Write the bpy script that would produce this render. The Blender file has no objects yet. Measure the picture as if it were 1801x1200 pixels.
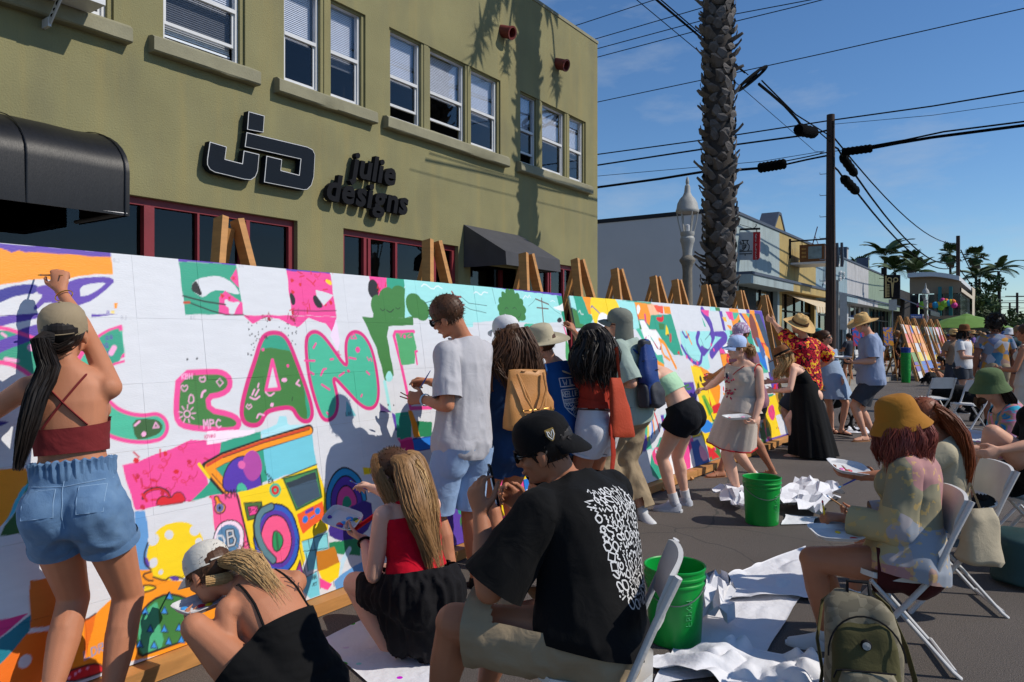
# Street mural painting scene - everything is built in code
import bpy,bmesh,math,random
import numpy as np
from mathutils import Vector as V,Matrix
random.seed(11)
SC=bpy.context.scene
COL=SC.collection
FPX=1300.0;YAW=math.atan(900/1300.0);CY=math.cos(YAW);SY=math.sin(YAW);EYE=1.55
rad=math.radians

# ---------------------------------------------------------------- camera, sky, sun, exposure
cam=bpy.data.cameras.new('camera');cam_o=bpy.data.objects.new('camera',cam);COL.objects.link(cam_o)
cam.sensor_width=36.0;cam.lens=FPX/1801*36;cam.shift_y=-10/1801
cam.clip_start=0.05;cam.clip_end=3000
cam_o.location=(0,0,EYE);cam_o.rotation_euler=(rad(90),0,YAW)
SC.camera=cam_o
SUN_EL=rad(43.0);SUN_AZ=math.atan2(1,.42)  # azimuth clockwise from +Y
world=bpy.data.worlds.new('World');SC.world=world;world.use_nodes=True
wn=world.node_tree.nodes;wl=world.node_tree.links
bg=wn['Background'];bg.inputs['Strength'].default_value=0.097
sky=wn.new('ShaderNodeTexSky');sky.sky_type='NISHITA';sky.sun_disc=False
sky.sun_elevation=SUN_EL;sky.sun_rotation=SUN_AZ;sky.air_density=1.0;sky.dust_density=0.1;sky.ozone_density=2.6
tcw=wn.new('ShaderNodeTexCoord');mpw=wn.new('ShaderNodeMapping');mpw.inputs['Scale'].default_value=(2.2,1.5,7.0)
nzw=wn.new('ShaderNodeTexNoise');nzw.inputs['Scale'].default_value=1.9;nzw.inputs['Detail'].default_value=7;nzw.inputs['Roughness'].default_value=.62
rpw=wn.new('ShaderNodeValToRGB');rpw.color_ramp.elements[0].position=.49;rpw.color_ramp.elements[1].position=.8
rpw.color_ramp.elements[1].color=(.5,.5,.5,1)
mxw=wn.new('ShaderNodeMixRGB');mxw.inputs[2].default_value=(4.6,5.2,6.0,1)
wl.new(tcw.outputs['Generated'],mpw.inputs[0]);wl.new(mpw.outputs[0],nzw.inputs[0]);wl.new(nzw.outputs[0],rpw.inputs[0])
wl.new(rpw.outputs[0],mxw.inputs[0]);hsw=wn.new('ShaderNodeHueSaturation');hsw.inputs['Saturation'].default_value=1.12;wl.new(sky.outputs[0],hsw.inputs['Color']);tin=wn.new('ShaderNodeMixRGB');tin.blend_type='MULTIPLY';tin.inputs[0].default_value=1;tin.inputs[2].default_value=(.82,.97,1.12,1);wl.new(hsw.outputs[0],tin.inputs[1]);wl.new(tin.outputs[0],mxw.inputs[1]);wl.new(mxw.outputs[0],bg.inputs[0])
sun=bpy.data.lights.new('sun','SUN');sun.energy=3.6;sun.angle=rad(.53);sun.color=(1,.93,.825)
sun_o=bpy.data.objects.new('sun',sun);COL.objects.link(sun_o);sun_o.location=(20,5,30)
sd=V((math.sin(SUN_AZ)*math.cos(SUN_EL),math.cos(SUN_AZ)*math.cos(SUN_EL),math.sin(SUN_EL)))
sun_o.rotation_euler=sd.to_track_quat('Z','Y').to_euler()
SC.view_settings.view_transform='Standard';SC.view_settings.look='None'
SC.view_settings.exposure=0.09;SC.view_settings.gamma=1.0;SC.view_settings.use_curve_mapping=False
SC.cycles.use_denoising=True;SC.cycles.max_bounces=6;SC.cycles.transparent_max_bounces=12
SC.cycles.sample_clamp_indirect=6

# ---------------------------------------------------------------- placing: a point of the street from where the lens sees it
def P(px,py,D):
 u=(px-900.5)/FPX
 return V((-(SY-CY*u)*D,(SY*u+CY)*D,EYE+(590-py)/FPX*D))
def G(px,py,z=0.0):return P(px,py,FPX*(EYE-z)/(py-590))
def PN(px,py,n):return P(px,py,n/(SY-CY*(px-900.5)/FPX))  # on the plane x = -n
def PS(px,py,s):return P(px,py,s/(SY*(px-900.5)/FPX+CY))  # on the plane y = s
def VD(lat,dep,z=0):return V((CY*lat-SY*dep,SY*lat+CY*dep,z)).normalized()

# ---------------------------------------------------------------- materials
def lin(c):
 return tuple(((x/255)/12.92 if x<=10 else((x/255+.055)/1.055)**2.4)for x in c)
MATS={}
def mat(name,col,rough=.65,var=.12,vs=7,bump=.12,bs=60,metal=0,spec=.4,stretch=None,col2=None,attr=None,sheen=0,bd=.004,detail=4,fold=0):
 if name in MATS:return MATS[name]
 m=bpy.data.materials.new(name);m.use_nodes=True;N=m.node_tree.nodes;L=m.node_tree.links
 b=N['Principled BSDF'];b.inputs['Roughness'].default_value=rough;b.inputs['Metallic'].default_value=metal
 b.inputs['Specular IOR Level'].default_value=spec
 if sheen:b.inputs['Sheen Weight'].default_value=sheen
 tc=N.new('ShaderNodeTexCoord');src=tc.outputs['Object']
 if stretch:
  mp=N.new('ShaderNodeMapping');mp.inputs['Scale'].default_value=stretch;L.new(src,mp.inputs[0]);src=mp.outputs[0]
 nz=N.new('ShaderNodeTexNoise');nz.inputs['Scale'].default_value=vs;nz.inputs['Detail'].default_value=detail;L.new(src,nz.inputs[0])
 c=lin(col);mx=N.new('ShaderNodeMixRGB');L.new(nz.outputs[0],mx.inputs[0])
 if attr:
  at=N.new('ShaderNodeAttribute');at.attribute_name=attr
  g=N.new('ShaderNodeMath');g.operation='MULTIPLY_ADD';L.new(nz.outputs[0],g.inputs[0]);g.inputs[1].default_value=var*2;g.inputs[2].default_value=1-var
  vm=N.new('ShaderNodeVectorMath');vm.operation='SCALE';L.new(at.outputs['Color'],vm.inputs[0]);L.new(g.outputs[0],vm.inputs['Scale'])
  L.new(vm.outputs[0],b.inputs['Base Color'])
 else:
  if col2:a,e=c,lin(col2)
  else:a,e=[x*(1-2*var)for x in c],[min(1,x*(1+2*var))for x in c]
  mx.inputs[1].default_value=(*a,1);mx.inputs[2].default_value=(*e,1)
  L.new(mx.outputs[0],b.inputs['Base Color'])
 if bump:
  n2=N.new('ShaderNodeTexNoise');n2.inputs['Scale'].default_value=bs;n2.inputs['Detail'].default_value=3;L.new(src,n2.inputs[0])
  bp=N.new('ShaderNodeBump');bp.inputs['Strength'].default_value=min(1,bump*3);bp.inputs['Distance'].default_value=bd
  L.new(n2.outputs[0],bp.inputs['Height']);L.new(bp.outputs[0],b.inputs['Normal'])
  if fold:
   n3=N.new('ShaderNodeTexNoise');n3.inputs['Scale'].default_value=11;n3.inputs['Detail'].default_value=3;n3.inputs['Distortion'].default_value=1.6;L.new(tc.outputs['Object'],n3.inputs[0])
   b3=N.new('ShaderNodeBump');b3.inputs['Strength'].default_value=.75;b3.inputs['Distance'].default_value=fold;L.new(n3.outputs[0],b3.inputs['Height']);L.new(bp.outputs[0],b3.inputs['Normal']);L.new(b3.outputs[0],b.inputs['Normal'])
 MATS[name]=m;return m
def nodes(m):return m.node_tree.nodes,m.node_tree.links,m.node_tree.nodes['Principled BSDF']

# ---------------------------------------------------------------- mesh builder
class MB:
 def __init__(s):s.v=[];s.f=[];s.mi=[];s.m=0
 def add(s,vs,fs):
  o=len(s.v);s.v.extend([tuple(x)for x in vs]);s.f.extend([[i+o for i in f]for f in fs]);s.mi.extend([s.m]*len(fs));return s
 def frame(s,c,X,Y,Z,d):
  c=V(c);hx,hy,hz=X*d[0]/2,Y*d[1]/2,Z*d[2]/2
  vs=[c+hx*a+hy*b+hz*e for a in(-1,1)for b in(-1,1)for e in(-1,1)]
  return s.add(vs,[(0,1,3,2),(4,6,7,5),(0,4,5,1),(2,3,7,6),(0,2,6,4),(1,5,7,3)])
 def box(s,x0,x1,y0,y1,z0,z1):
  return s.frame(((x0+x1)/2,(y0+y1)/2,(z0+z1)/2),V((1,0,0)),V((0,1,0)),V((0,0,1)),(x1-x0,y1-y0,z1-z0))
 def bar(s,a,b,w,h,up=(0,0,1)):
  a,b=V(a),V(b);Z=(b-a).normalized();X=Z.cross(V(up))
  if X.length<1e-4:X=Z.cross(V((1,0,0)))
  X.normalize();Y=Z.cross(X)
  return s.frame((a+b)/2,X,Y,Z,(w,h,(b-a).length))
 def loft(s,rings,cap=True,close=True):
  o=len(s.v);n=len(rings[0]);vs=[p for r in rings for p in r];fs=[]
  for i in range(len(rings)-1):
   for j in range(n if close else n-1):
    k=(j+1)%n;fs.append((i*n+j,i*n+k,(i+1)*n+k,(i+1)*n+j))
  if cap:fs.append(tuple(range(n))[::-1]);fs.append(tuple((len(rings)-1)*n+j for j in range(n)))
  return s.add(vs,fs)
 def tube(s,pts,r,n=8,cap=True,squash=None):
  pts=[V(p)for p in pts];m=len(pts);rs=r if isinstance(r,(list,tuple))else[r]*m
  T=[(pts[min(i+1,m-1)]-pts[max(i-1,0)]).normalized()for i in range(m)]
  X=T[0].cross(V((0,0,1)));
  if X.length<.05:X=T[0].cross(V((1,0,0)))
  X.normalize();rings=[]
  for i in range(m):
   X=X-T[i]*X.dot(T[i]);X.normalize();Y=T[i].cross(X)
   q=squash or 1
   rings.append([pts[i]+(X*math.cos(2*math.pi*j/n)+Y*q*math.sin(2*math.pi*j/n))*rs[i]for j in range(n)])
  return s.loft(rings,cap)
 def limb(s,a,b,rs,n=12):
  """round-ended tapering limb through radii rs, evenly spaced"""
  a,b=V(a),V(b);d=(b-a);L=d.length;d=d/L if L else V((0,0,1));m=len(rs);pts=[];rr=[]
  for t in(80,50,22):pts.append(a-d*rs[0]*math.sin(rad(t)));rr.append(rs[0]*math.cos(rad(t)))
  for i,r in enumerate(rs):pts.append(a+d*L*i/(m-1));rr.append(r)
  for t in(22,50,80):pts.append(b+d*rs[-1]*math.sin(rad(t)));rr.append(rs[-1]*math.cos(rad(t)))
  return s.tube(pts,rr,n)
 def lathe(s,prof,c=(0,0,0),n=16,X=V((1,0,0)),Y=V((0,1,0)),Z=V((0,0,1)),cap=False,sx=1,sy=1,fn=None):
  c=V(c);rings=[]
  for r,z in prof:
   ring=[]
   for j in range(n):
    t=2*math.pi*j/n;rr,zz=(fn(t,r,z)if fn else(r,z))
    ring.append(c+X*(rr*sx*math.cos(t))+Y*(rr*sy*math.sin(t))+Z*zz)
   rings.append(ring)
  return s.loft(rings,cap)
 def ball(s,c,r,n=12,m=8,X=V((1,0,0)),Y=V((0,1,0)),Z=V((0,0,1))):
  r=r if isinstance(r,(tuple,list))else(r,r,r)
  prof=[(math.sin(math.pi*max(.02,min(.98,i/m))),-math.cos(math.pi*max(.02,min(.98,i/m))))for i in range(m+1)]
  return s.lathe([(p[0],p[1]*r[2])for p in prof],c,n,X,Y,Z,True,r[0],r[1])
 def prism(s,poly,fn,d0,d1):
  n=len(poly);vs=[fn(x,y,d0)for x,y in poly]+[fn(x,y,d1)for x,y in poly]
  return s.add(vs,[tuple(range(n))[::-1],tuple(range(n,2*n))]+[(i,(i+1)%n,n+(i+1)%n,n+i)for i in range(n)])
 def quad(s,a,b,c,d):return s.add([a,b,c,d],[(0,1,2,3)])
 def mesh(s,name,mats,M=None,smooth=True,ang=38):
  me=bpy.data.meshes.new(name);v=[tuple(M@V(p))for p in s.v]if M else s.v
  me.from_pydata(v,[],s.f);mats=mats if isinstance(mats,(list,tuple))else[mats]
  for m in mats:me.materials.append(m)
  if any(s.mi):me.polygons.foreach_set('material_index',s.mi)
  finish(me,smooth,ang);return me
 def build(s,name,mats,parent=None,org=None,local=False,smooth=True,ang=38,loc=None,rz=0):
  M=None
  if parent is not None and not local:M=WM[parent.name].inverted()
  if org is not None:M=Matrix.Translation(-V(org))
  o=bpy.data.objects.new(name,s.mesh(name,mats,M,smooth,ang));COL.objects.link(o)
  W=Matrix.Identity(4)
  if parent is not None:o.parent=parent;W=WM[parent.name]
  if org is not None:o.location=org;W=Matrix.Translation(V(org))
  if loc is not None:o.location=loc;o.rotation_euler.z=rz
  WM[o.name]=W;return o
WM={}
def finish(me,smooth=True,ang=38):
 bm=bmesh.new();bm.from_mesh(me);bmesh.ops.recalc_face_normals(bm,faces=bm.faces);bm.to_mesh(me);bm.free()
 if smooth:
  me.polygons.foreach_set('use_smooth',[True]*len(me.polygons))
  if ang:me.set_sharp_from_angle(angle=rad(ang))
 me.update()
def tag(o,label=None,cat=None,group=None,kind=None):
 if label:o['label']=label
 if cat:o['category']=cat
 if group:o['group']=group
 if kind:o['kind']=kind
 return o
def thing(name,label,cat,loc=(0,0,0),rz=0,group=None):
 o=bpy.data.objects.new(name,None);COL.objects.link(o);o.location=loc;o.rotation_euler=(0,0,rz);o.empty_display_size=.1
 WM[o.name]=Matrix.Translation(V(loc))@Matrix.Rotation(rz,4,'Z');return tag(o,label,cat,group)
def dup(root,loc,rz,label,group=None,sc=None):
 def cp(o,par):
  c=o.copy();COL.objects.link(c)
  if par is not None:c.parent=par
  for ch in list(o.children):cp(ch,c)
  return c
 r=cp(root,None);r.location=loc;r.rotation_euler=(0,0,rz);r['label']=label
 if group:r['group']=group
 if sc:r.scale=(sc,sc,sc)
 WM[r.name]=Matrix.Translation(V(loc))@Matrix.Rotation(rz,4,'Z');return r

# ---------------------------------------------------------------- numpy noise, remeshing
_h=np.random.RandomState(5).rand(65536)
def vnoise(p):
 p=np.asarray(p,float);i=np.floor(p).astype(np.int64);f=p-i;f=f*f*(3-2*f);r=0
 for a in(0,1):
  for b in(0,1):
   for c in(0,1):
    h=((i[:,0]+a)*73856093^(i[:,1]+b)*19349663^(i[:,2]+c)*83492791)&65535
    r=r+_h[h]*np.where(a,f[:,0],1-f[:,0])*np.where(b,f[:,1],1-f[:,1])*np.where(c,f[:,2],1-f[:,2])
 return r-.5
TMP=bpy.data.scenes.new('tmp')
def dgT():
 TMP.view_layers[0].update();return TMP.view_layers[0].depsgraph
def remesh(mb,voxel,it=4,cuts=(),wr=0,wf=(9,9,9),extra=None):
 """one continuous skin round all overlapping closed pieces of mb; returns a mesh"""
 me=bpy.data.meshes.new('t');me.from_pydata(mb.v,[],mb.f)
 bm=bmesh.new();bm.from_mesh(me);bmesh.ops.recalc_face_normals(bm,faces=bm.faces);bm.to_mesh(me);bm.free()
 o=bpy.data.objects.new('t',me);TMP.collection.objects.link(o)
 r=o.modifiers.new('r','REMESH');r.mode='VOXEL';r.voxel_size=voxel
 if it:q=o.modifiers.new('s','SMOOTH');q.factor=.5;q.iterations=it
 dg=dgT()
 out=bpy.data.meshes.new_from_object(o.evaluated_get(dg),depsgraph=dg)
 bpy.data.objects.remove(o);bpy.data.meshes.remove(me)
 if wr:
  n=len(out.vertices);co=np.empty(n*3);out.vertices.foreach_get('co',co);co=co.reshape(-1,3)
  nr=np.empty(n*3);out.vertices.foreach_get('normal',nr);nr=nr.reshape(-1,3)
  q=co*np.array(wf);d=vnoise(q)+.5*vnoise(q*2.1+7)
  d=-np.abs(d)*1.6+.3
  co=co+nr*(d*wr)[:,None];out.vertices.foreach_set('co',co.ravel())
 if cuts:
  bm=bmesh.new();bm.from_mesh(out)
  for c,nrm,rr in cuts:
   c=V(c);fs=[f for f in bm.faces if(f.calc_center_median()-c).length<rr]
   g=set(fs)
   for f in fs:g.update(f.edges);g.update(f.verts)
   if g:bmesh.ops.bisect_plane(bm,geom=list(g),plane_co=c,plane_no=V(nrm),clear_outer=True,dist=1e-5)
  bm.to_mesh(out);bm.free()
 return out
def skin(me,name,mats,parent):
 """links a remeshed mesh as a part, moved into its thing's frame"""
 me.name=name;me.transform(WM[parent.name].inverted());me.materials.clear()
 for m in(mats if isinstance(mats,(list,tuple))else[mats]):me.materials.append(m)
 me.polygons.foreach_set('use_smooth',[True]*len(me.polygons));me.update()
 o=bpy.data.objects.new(name,me);COL.objects.link(o);o.parent=parent;WM[o.name]=WM[parent.name];return o
# ================================================================ materials of the place
asphalt=mat('asphalt',(98,91,86),.9,.19,.8,.5,260,bd=.006,detail=8)
def asphalt_extra():
 N,L,b=nodes(asphalt);tc=N['Texture Coordinate']
 src=b.inputs['Base Color'].links[0].from_socket
 v=N.new('ShaderNodeTexNoise');v.inputs['Scale'].default_value=170;v.inputs['Detail'].default_value=2;L.new(tc.outputs['Object'],v.inputs[0])
 r=N.new('ShaderNodeValToRGB');r.color_ramp.elements[0].position=.42;r.color_ramp.elements[0].color=(.6,.6,.6,1)
 r.color_ramp.elements[1].position=.7;r.color_ramp.elements[1].color=(1.55,1.5,1.45,1);L.new(v.outputs[0],r.inputs[0])
 m=N.new('ShaderNodeMixRGB');m.blend_type='MULTIPLY';m.inputs[0].default_value=1;L.new(src,m.inputs[1]);L.new(r.outputs[0],m.inputs[2])
 # old sealed cracks
 c=N.new('ShaderNodeTexVoronoi');c.feature='DISTANCE_TO_EDGE';c.inputs['Scale'].default_value=.33
 n3=N.new('ShaderNodeTexNoise');n3.inputs['Scale'].default_value=2.5;L.new(tc.outputs['Object'],n3.inputs[0])
 vm=N.new('ShaderNodeMixRGB');vm.inputs[0].default_value=.2;L.new(tc.outputs['Object'],vm.inputs[1]);L.new(n3.outputs['Color'],vm.inputs[2]);L.new(vm.outputs[0],c.inputs[0])
 lt=N.new('ShaderNodeMath');lt.operation='LESS_THAN';lt.inputs[1].default_value=.0016;L.new(c.outputs[0],lt.inputs[0])
 m2=N.new('ShaderNodeMixRGB');m2.inputs[2].default_value=(.06,.055,.05,1);L.new(lt.outputs[0],m2.inputs[0]);L.new(m.outputs[0],m2.inputs[1])
 L.new(m2.outputs[0],b.inputs['Base Color'])
asphalt_extra()
concrete=mat('concrete',(150,143,132),.85,.14,3,.2,90,detail=8)
stucco=mat('olive_stucco',(131,126,89),.88,.12,1.3,.3,60,bd=.006,detail=6)
def streaks(m,col,amt,sc=(1,2.6,.16)):
 N,L,b=nodes(m);src=b.inputs['Base Color'].links[0].from_socket
 mp=N.new('ShaderNodeMapping');mp.inputs['Scale'].default_value=sc;L.new(N['Texture Coordinate'].outputs['Object'],mp.inputs[0])
 n=N.new('ShaderNodeTexNoise');n.inputs['Scale'].default_value=1.7;n.inputs['Detail'].default_value=5;L.new(mp.outputs[0],n.inputs[0])
 r=N.new('ShaderNodeValToRGB');r.color_ramp.elements[0].position=.5;r.color_ramp.elements[0].color=(0,0,0,1)
 r.color_ramp.elements[1].position=.74;r.color_ramp.elements[1].color=(amt,amt,amt,1);L.new(n.outputs[0],r.inputs[0])
 x=N.new('ShaderNodeMixRGB');x.inputs[2].default_value=(*lin(col),1);L.new(r.outputs[0],x.inputs[0]);L.new(src,x.inputs[1]);L.new(x.outputs[0],b.inputs['Base Color'])
streaks(stucco,(156,138,84),.34);streaks(stucco,(104,102,82),.4,(1,1.1,.5))
sill_m=mat('painted_sill',(134,130,106),.75,.12,5,.25,50)
vinyl=mat('white_vinyl',(205,206,208),.45,.05)
redframe=mat('red_frame',(126,40,48),.5,.15,4)
dark_in=mat('dark_interior',(30,30,32),.9,.2,3)
blind_m=mat('blind_slat',(214,222,232),.6,.05)
blackcloth=mat('black_awning_cloth',(17,18,22),.44,.25,3,.1,30,spec=.32,stretch=(1,9,1))
greycloth=mat('grey_awning_cloth',(66,66,70),.7,.15,4,.12,90)
navy=mat('sign_navy',(12,22,33),.6,.1,spec=.12)
char=mat('sign_charcoal',(24,25,29),.8,.2,9,spec=.12)
whitep=mat('white_paint',(205,205,205),.55,.06)
woodm=mat('easel_pine',(186,132,74),.6,.2,3,.1,60,stretch=(2,2,12))
def glass_mat(name,tint=.85,boost=1.7,rough=.015):
 m=bpy.data.materials.new(name);m.use_nodes=True;N=m.node_tree.nodes;L=m.node_tree.links;N.remove(N['Principled BSDF'])
 t=N.new('ShaderNodeBsdfTransparent');t.inputs[0].default_value=(tint,tint,tint*1.02,1)
 g=N.new('ShaderNodeBsdfGlossy');g.inputs['Roughness'].default_value=rough
 f=N.new('ShaderNodeLayerWeight');f.inputs[0].default_value=.5;pw=N.new('ShaderNodeMath');pw.operation='POWER';pw.inputs[1].default_value=3.5;L.new(f.outputs['Facing'],pw.inputs[0])
 k=N.new('ShaderNodeMath');k.operation='MULTIPLY_ADD';k.use_clamp=True;k.inputs[1].default_value=boost;k.inputs[2].default_value=.035
 x=N.new('ShaderNodeMixShader');L.new(pw.outputs[0],k.inputs[0]);L.new(k.outputs[0],x.inputs[0]);L.new(t.outputs[0],x.inputs[1]);L.new(g.outputs[0],x.inputs[2])
 L.new(x.outputs[0],N['Material Output'].inputs[0]);MATS[name]=m;return m
glass=glass_mat('window_glass',.62,1.1);glass_up=glass_mat('sky_glass',.97,1.7);glass_dark=glass_mat('shop_glass',.4,.95)
lens_m=mat('dark_lens',(14,15,18),.1,.05,bump=0,spec=.8)
metal=mat('galvanised_metal',(130,132,136),.45,.12,8,metal=.7)
blackm=mat('black_plastic',(16,16,18),.65,.2,spec=.2)

# ================================================================ ground
m=MB();m.quad((-600,-400,0),(700,-400,0),(700,1500,0),(-600,1500,0))
tag(m.build('street',asphalt),kind='structure')
m=MB()
y=-12.0
while y<130:  # sidewalk slabs with open joints, two rows
 for x0,x1 in((-7.38,-5.62),(-5.6,-3.92)):
  if y<16 or y>19.5:m.box(x0,x1,y,y+1.48,-.02,.12+random.uniform(-.004,.004))
 y+=1.5
m.box(-3.9,-3.75,-12,15.9,-.02,.13);m.box(-3.9,-3.75,19.6,130,-.02,.13);m.box(-7.38,-3.75,16,19.5,-.02,.035)
tag(m.build('sidewalk',concrete,smooth=False),kind='structure')
m=MB();m.quad((-60,13.9,.02),(-7.39,13.9,.02),(-7.39,22.9,.02),(-60,22.9,.02));tag(m.build('side_lot',concrete),kind='structure')

# ================================================================ olive building
FX=-7.4
olive=thing('olive_building','two storey olive stucco building with upstairs sash windows behind the painted boards','building',(FX,6,0))
def wall_with(mb,ops,y0,y1,z0,z1,X,dep):
 ys=sorted({y0,y1,*[o[0]for o in ops],*[o[1]for o in ops]});zs=sorted({z0,z1,*[o[2]for o in ops],*[o[3]for o in ops]})
 for a,b in zip(ys,ys[1:]):
  for c,d in zip(zs,zs[1:]):
   if any(o[0]<(a+b)/2<o[1]and o[2]<(c+d)/2<o[3]for o in ops):continue
   mb.quad((X,a,c),(X,b,c),(X,b,d),(X,a,d))
 for a,b,c,d in ops:
  e=X-dep
  mb.quad((X,a,c),(X,a,d),(e,a,d),(e,a,c));mb.quad((X,b,c),(e,b,c),(e,b,d),(X,b,d))
  mb.quad((X,a,d),(X,b,d),(e,b,d),(e,a,d));mb.quad((X,a,c),(e,a,c),(e,b,c),(X,b,c))
WINS=[[(2.45,3.05),(3.1,3.72)],[(4.30,5.22)],[(5.84,6.40),(6.57,7.12)],[(7.68,8.33),(8.53,9.39),(9.54,10.29)],[(11.0,11.51),(11.71,12.54),(12.72,13.30)]]
ZB,ZT=4.66,5.93
ops=[(w[0][0]-.05,w[-1][1]+.05,ZB,ZT)for w in WINS]
SHOP=[(1.2,6.02,.35,2.97),(6.77,9.19,.55,2.97),(9.5,11.1,.1,2.75),(11.3,12.95,.5,2.93)]
m=MB();wall_with(m,ops+SHOP,-6,13.86,0,7.73,FX,.2)
m.quad((FX,13.86,0),(-18,13.86,0),(-18,13.86,7.73),(FX,13.86,7.73));m.quad((FX,-6,0),(-18,-6,0),(-18,-6,7.73),(FX,-6,7.73))
m.quad((-18,-6,0),(-18,13.86,0),(-18,13.86,7.73),(-18,-6,7.73));m.quad((FX,-6,7.73),(-18,-6,7.73),(-18,13.86,7.73),(FX,13.86,7.73))
m.build('wall',stucco,olive,smooth=False)
m=MB();m.box(FX-.25,FX+.015,-6,13.875,7.7,7.76);m.build('parapet_cap',sill_m,olive,smooth=False)
m=MB();m.box(FX-.9,FX-.75,-5,13.5,4.3,6.3);m.box(FX-1.4,FX-1.3,-5,13.5,.1,3.2);m.box(FX-1.3,FX-.22,-5,13.6,3.25,3.3);m.box(FX-.9,FX-.22,-5,13.6,4.3,4.36);m.build('room_backing',dark_in,olive,smooth=False)
def sash(y0,y1,k,opened):
 t=.035;x=FX-.09;m=MB()
 for a,b,c,d in((y0,y0+t,ZB,ZT),(y1-t,y1,ZB,ZT),(y0+t,y1-t,ZT-t,ZT),(y0+t,y1-t,ZB,ZB+t)):m.box(x-.04,x+.02,a,b,c,d)
 m.box(x-.03,x+.024,y0+t,y1-t,5.25,5.295)
 o=.16*opened
 for a,b,c,d in((y0+t,y0+t+.028,ZB+t+o,5.25),(y1-t-.028,y1-t,ZB+t+o,5.25),(y0+t+.028,y1-t-.028,ZB+t+o,ZB+t+o+.035)):m.box(x-.035,x-.002,a,b,c,d)
 w=m.build('window',vinyl,olive,smooth=False)
 g=MB();g.box(x-.012,x-.006,y0+t,y1-t,5.295,ZT-t);g.build('pane',glass_up,w,smooth=False)
 g=MB();g.box(x-.024,x-.018,y0+t+.028,y1-t-.028,ZB+t+o+.035,5.25);g.build('pane',glass,w,smooth=False)
 bl=MB();z=ZT-.05;low=5.27-.12*(k%3==1)if k!=2 else 4.78
 while z>low:
  bl.frame((x-.09,(y0+y1)/2,z),V((.45,0,-.89)),V((0,1,0)),V((.89,0,.45)),(.027,y1-y0-.08,.002));z-=.024
 bl.box(x-.1,x-.075,y0+.04,y1-.04,low-.03,low-.008);bl.build('blind',blind_m,w,smooth=False)
k=0
for w in WINS:
 a,b=w[0][0]-.05,w[-1][1]+.05;m=MB()
 for c,d in((a,a+.05),(b-.05,b)):m.box(FX-.16,FX-.03,c+.002,d-.002,ZB,ZT-.002)
 for p,q in zip(w,w[1:]):m.box(FX-.18,FX-.02,p[1],q[0],ZB,ZT-.002);m.box(FX-.02,FX-.008,p[1]+.05,q[0]-.05,ZB,ZT-.002)
 m.box(FX-.2,FX-.04,a,b,ZT-.03,ZT-.002)
 m.build('window_frame',stucco,olive,smooth=False)
 for y0,y1 in w:sash(y0,y1,k,k in(2,5,6,8));k+=1
 m=MB();r=random.Random(k);N=9;rings=[]
 for i in range(N+1):
  yy=a-.13+(b-a+.26)*i/N;j=lambda:r.uniform(-.006,.006)
  rings.append([(FX-.14,yy,4.46),(FX+.10+j(),yy,4.455+j()),(FX+.115+j(),yy,4.47),(FX+.112+j(),yy,4.60+j()),(FX+.07,yy,4.632+j()),(FX-.14,yy,4.65)])
 m.loft(rings);m.build('sill',sill_m,olive,ang=25)
# shop windows
def shopwin(y0,y1,z0,z1,muls,doors=()):
 x=FX-.12;m=MB();t=.08
 m.box(x-.05,x+.05,y0,y0+t,z0,z1);m.box(x-.05,x+.05,y1-t,y1,z0,z1);m.box(x-.05,x+.05,y0+t,y1-t,z1-t,z1);m.box(x-.05,x+.05,y0+t,y1-t,z0,z0+.12)
 for a,b in muls:m.box(x-.045,x+.055+(.02 if b-a>.09 else 0),a,b,z0+.12,z1-t)
 f=m.build('shop_window',redframe,olive,smooth=False)
 e=[y0+t]+[q for a,b in muls for q in(a,b)]+[y1-t]
 for a,b in zip(e[::2],e[1::2]):
  g=MB();g.box(x-.004,x+.004,a,b,z0+.12,z1-t);g.build('pane',glass_dark,f,smooth=False)
shopwin(1.2,6.02,.35,2.97,[(2.6,2.7),(4.10,4.21),(4.71,4.735),(5.25,5.30),(5.33,5.38)])
shopwin(6.77,9.19,.55,2.97,[(7.20,7.25),(7.28,7.33),(7.82,7.86),(8.66,8.72)])
shopwin(11.3,12.95,.5,2.93,[(11.62,11.66),(11.98,12.02),(12.06,12.10),(12.55,12.6)])
m=MB();x=FX-.55
m.box(x,x+.06,9.5,9.6,.1,2.75);m.box(x,x+.06,11,11.1,.1,2.75);m.box(x,x+.06,9.6,11,2.2,2.28);m.box(x,x+.05,10.28,10.32,.1,2.2);dd=m.build('entry_door',redframe,olive,smooth=False)
m=MB();m.box(x+.01,x+.02,9.6,11,.1,2.75);m.build('pane',glass_dark,dd,smooth=False)
# scuppers
for i,(yy,zz)in enumerate(((10.40,6.80),(12.22,6.79))):
 m=MB();X,Y,Z=V((0,1,0)),V((.35,0,.94)),V((.94,0,-.35))
 m.lathe([(.105,-.05),(.105,.2),(.115,.2),(.115,.225),(.085,.225),(.08,.02)],(FX,yy,zz),18,X,Y,Z,True)
 m.build('roof_drain',mat('red_drain',(108,44,38),.6,.2,12),olive)
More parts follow.
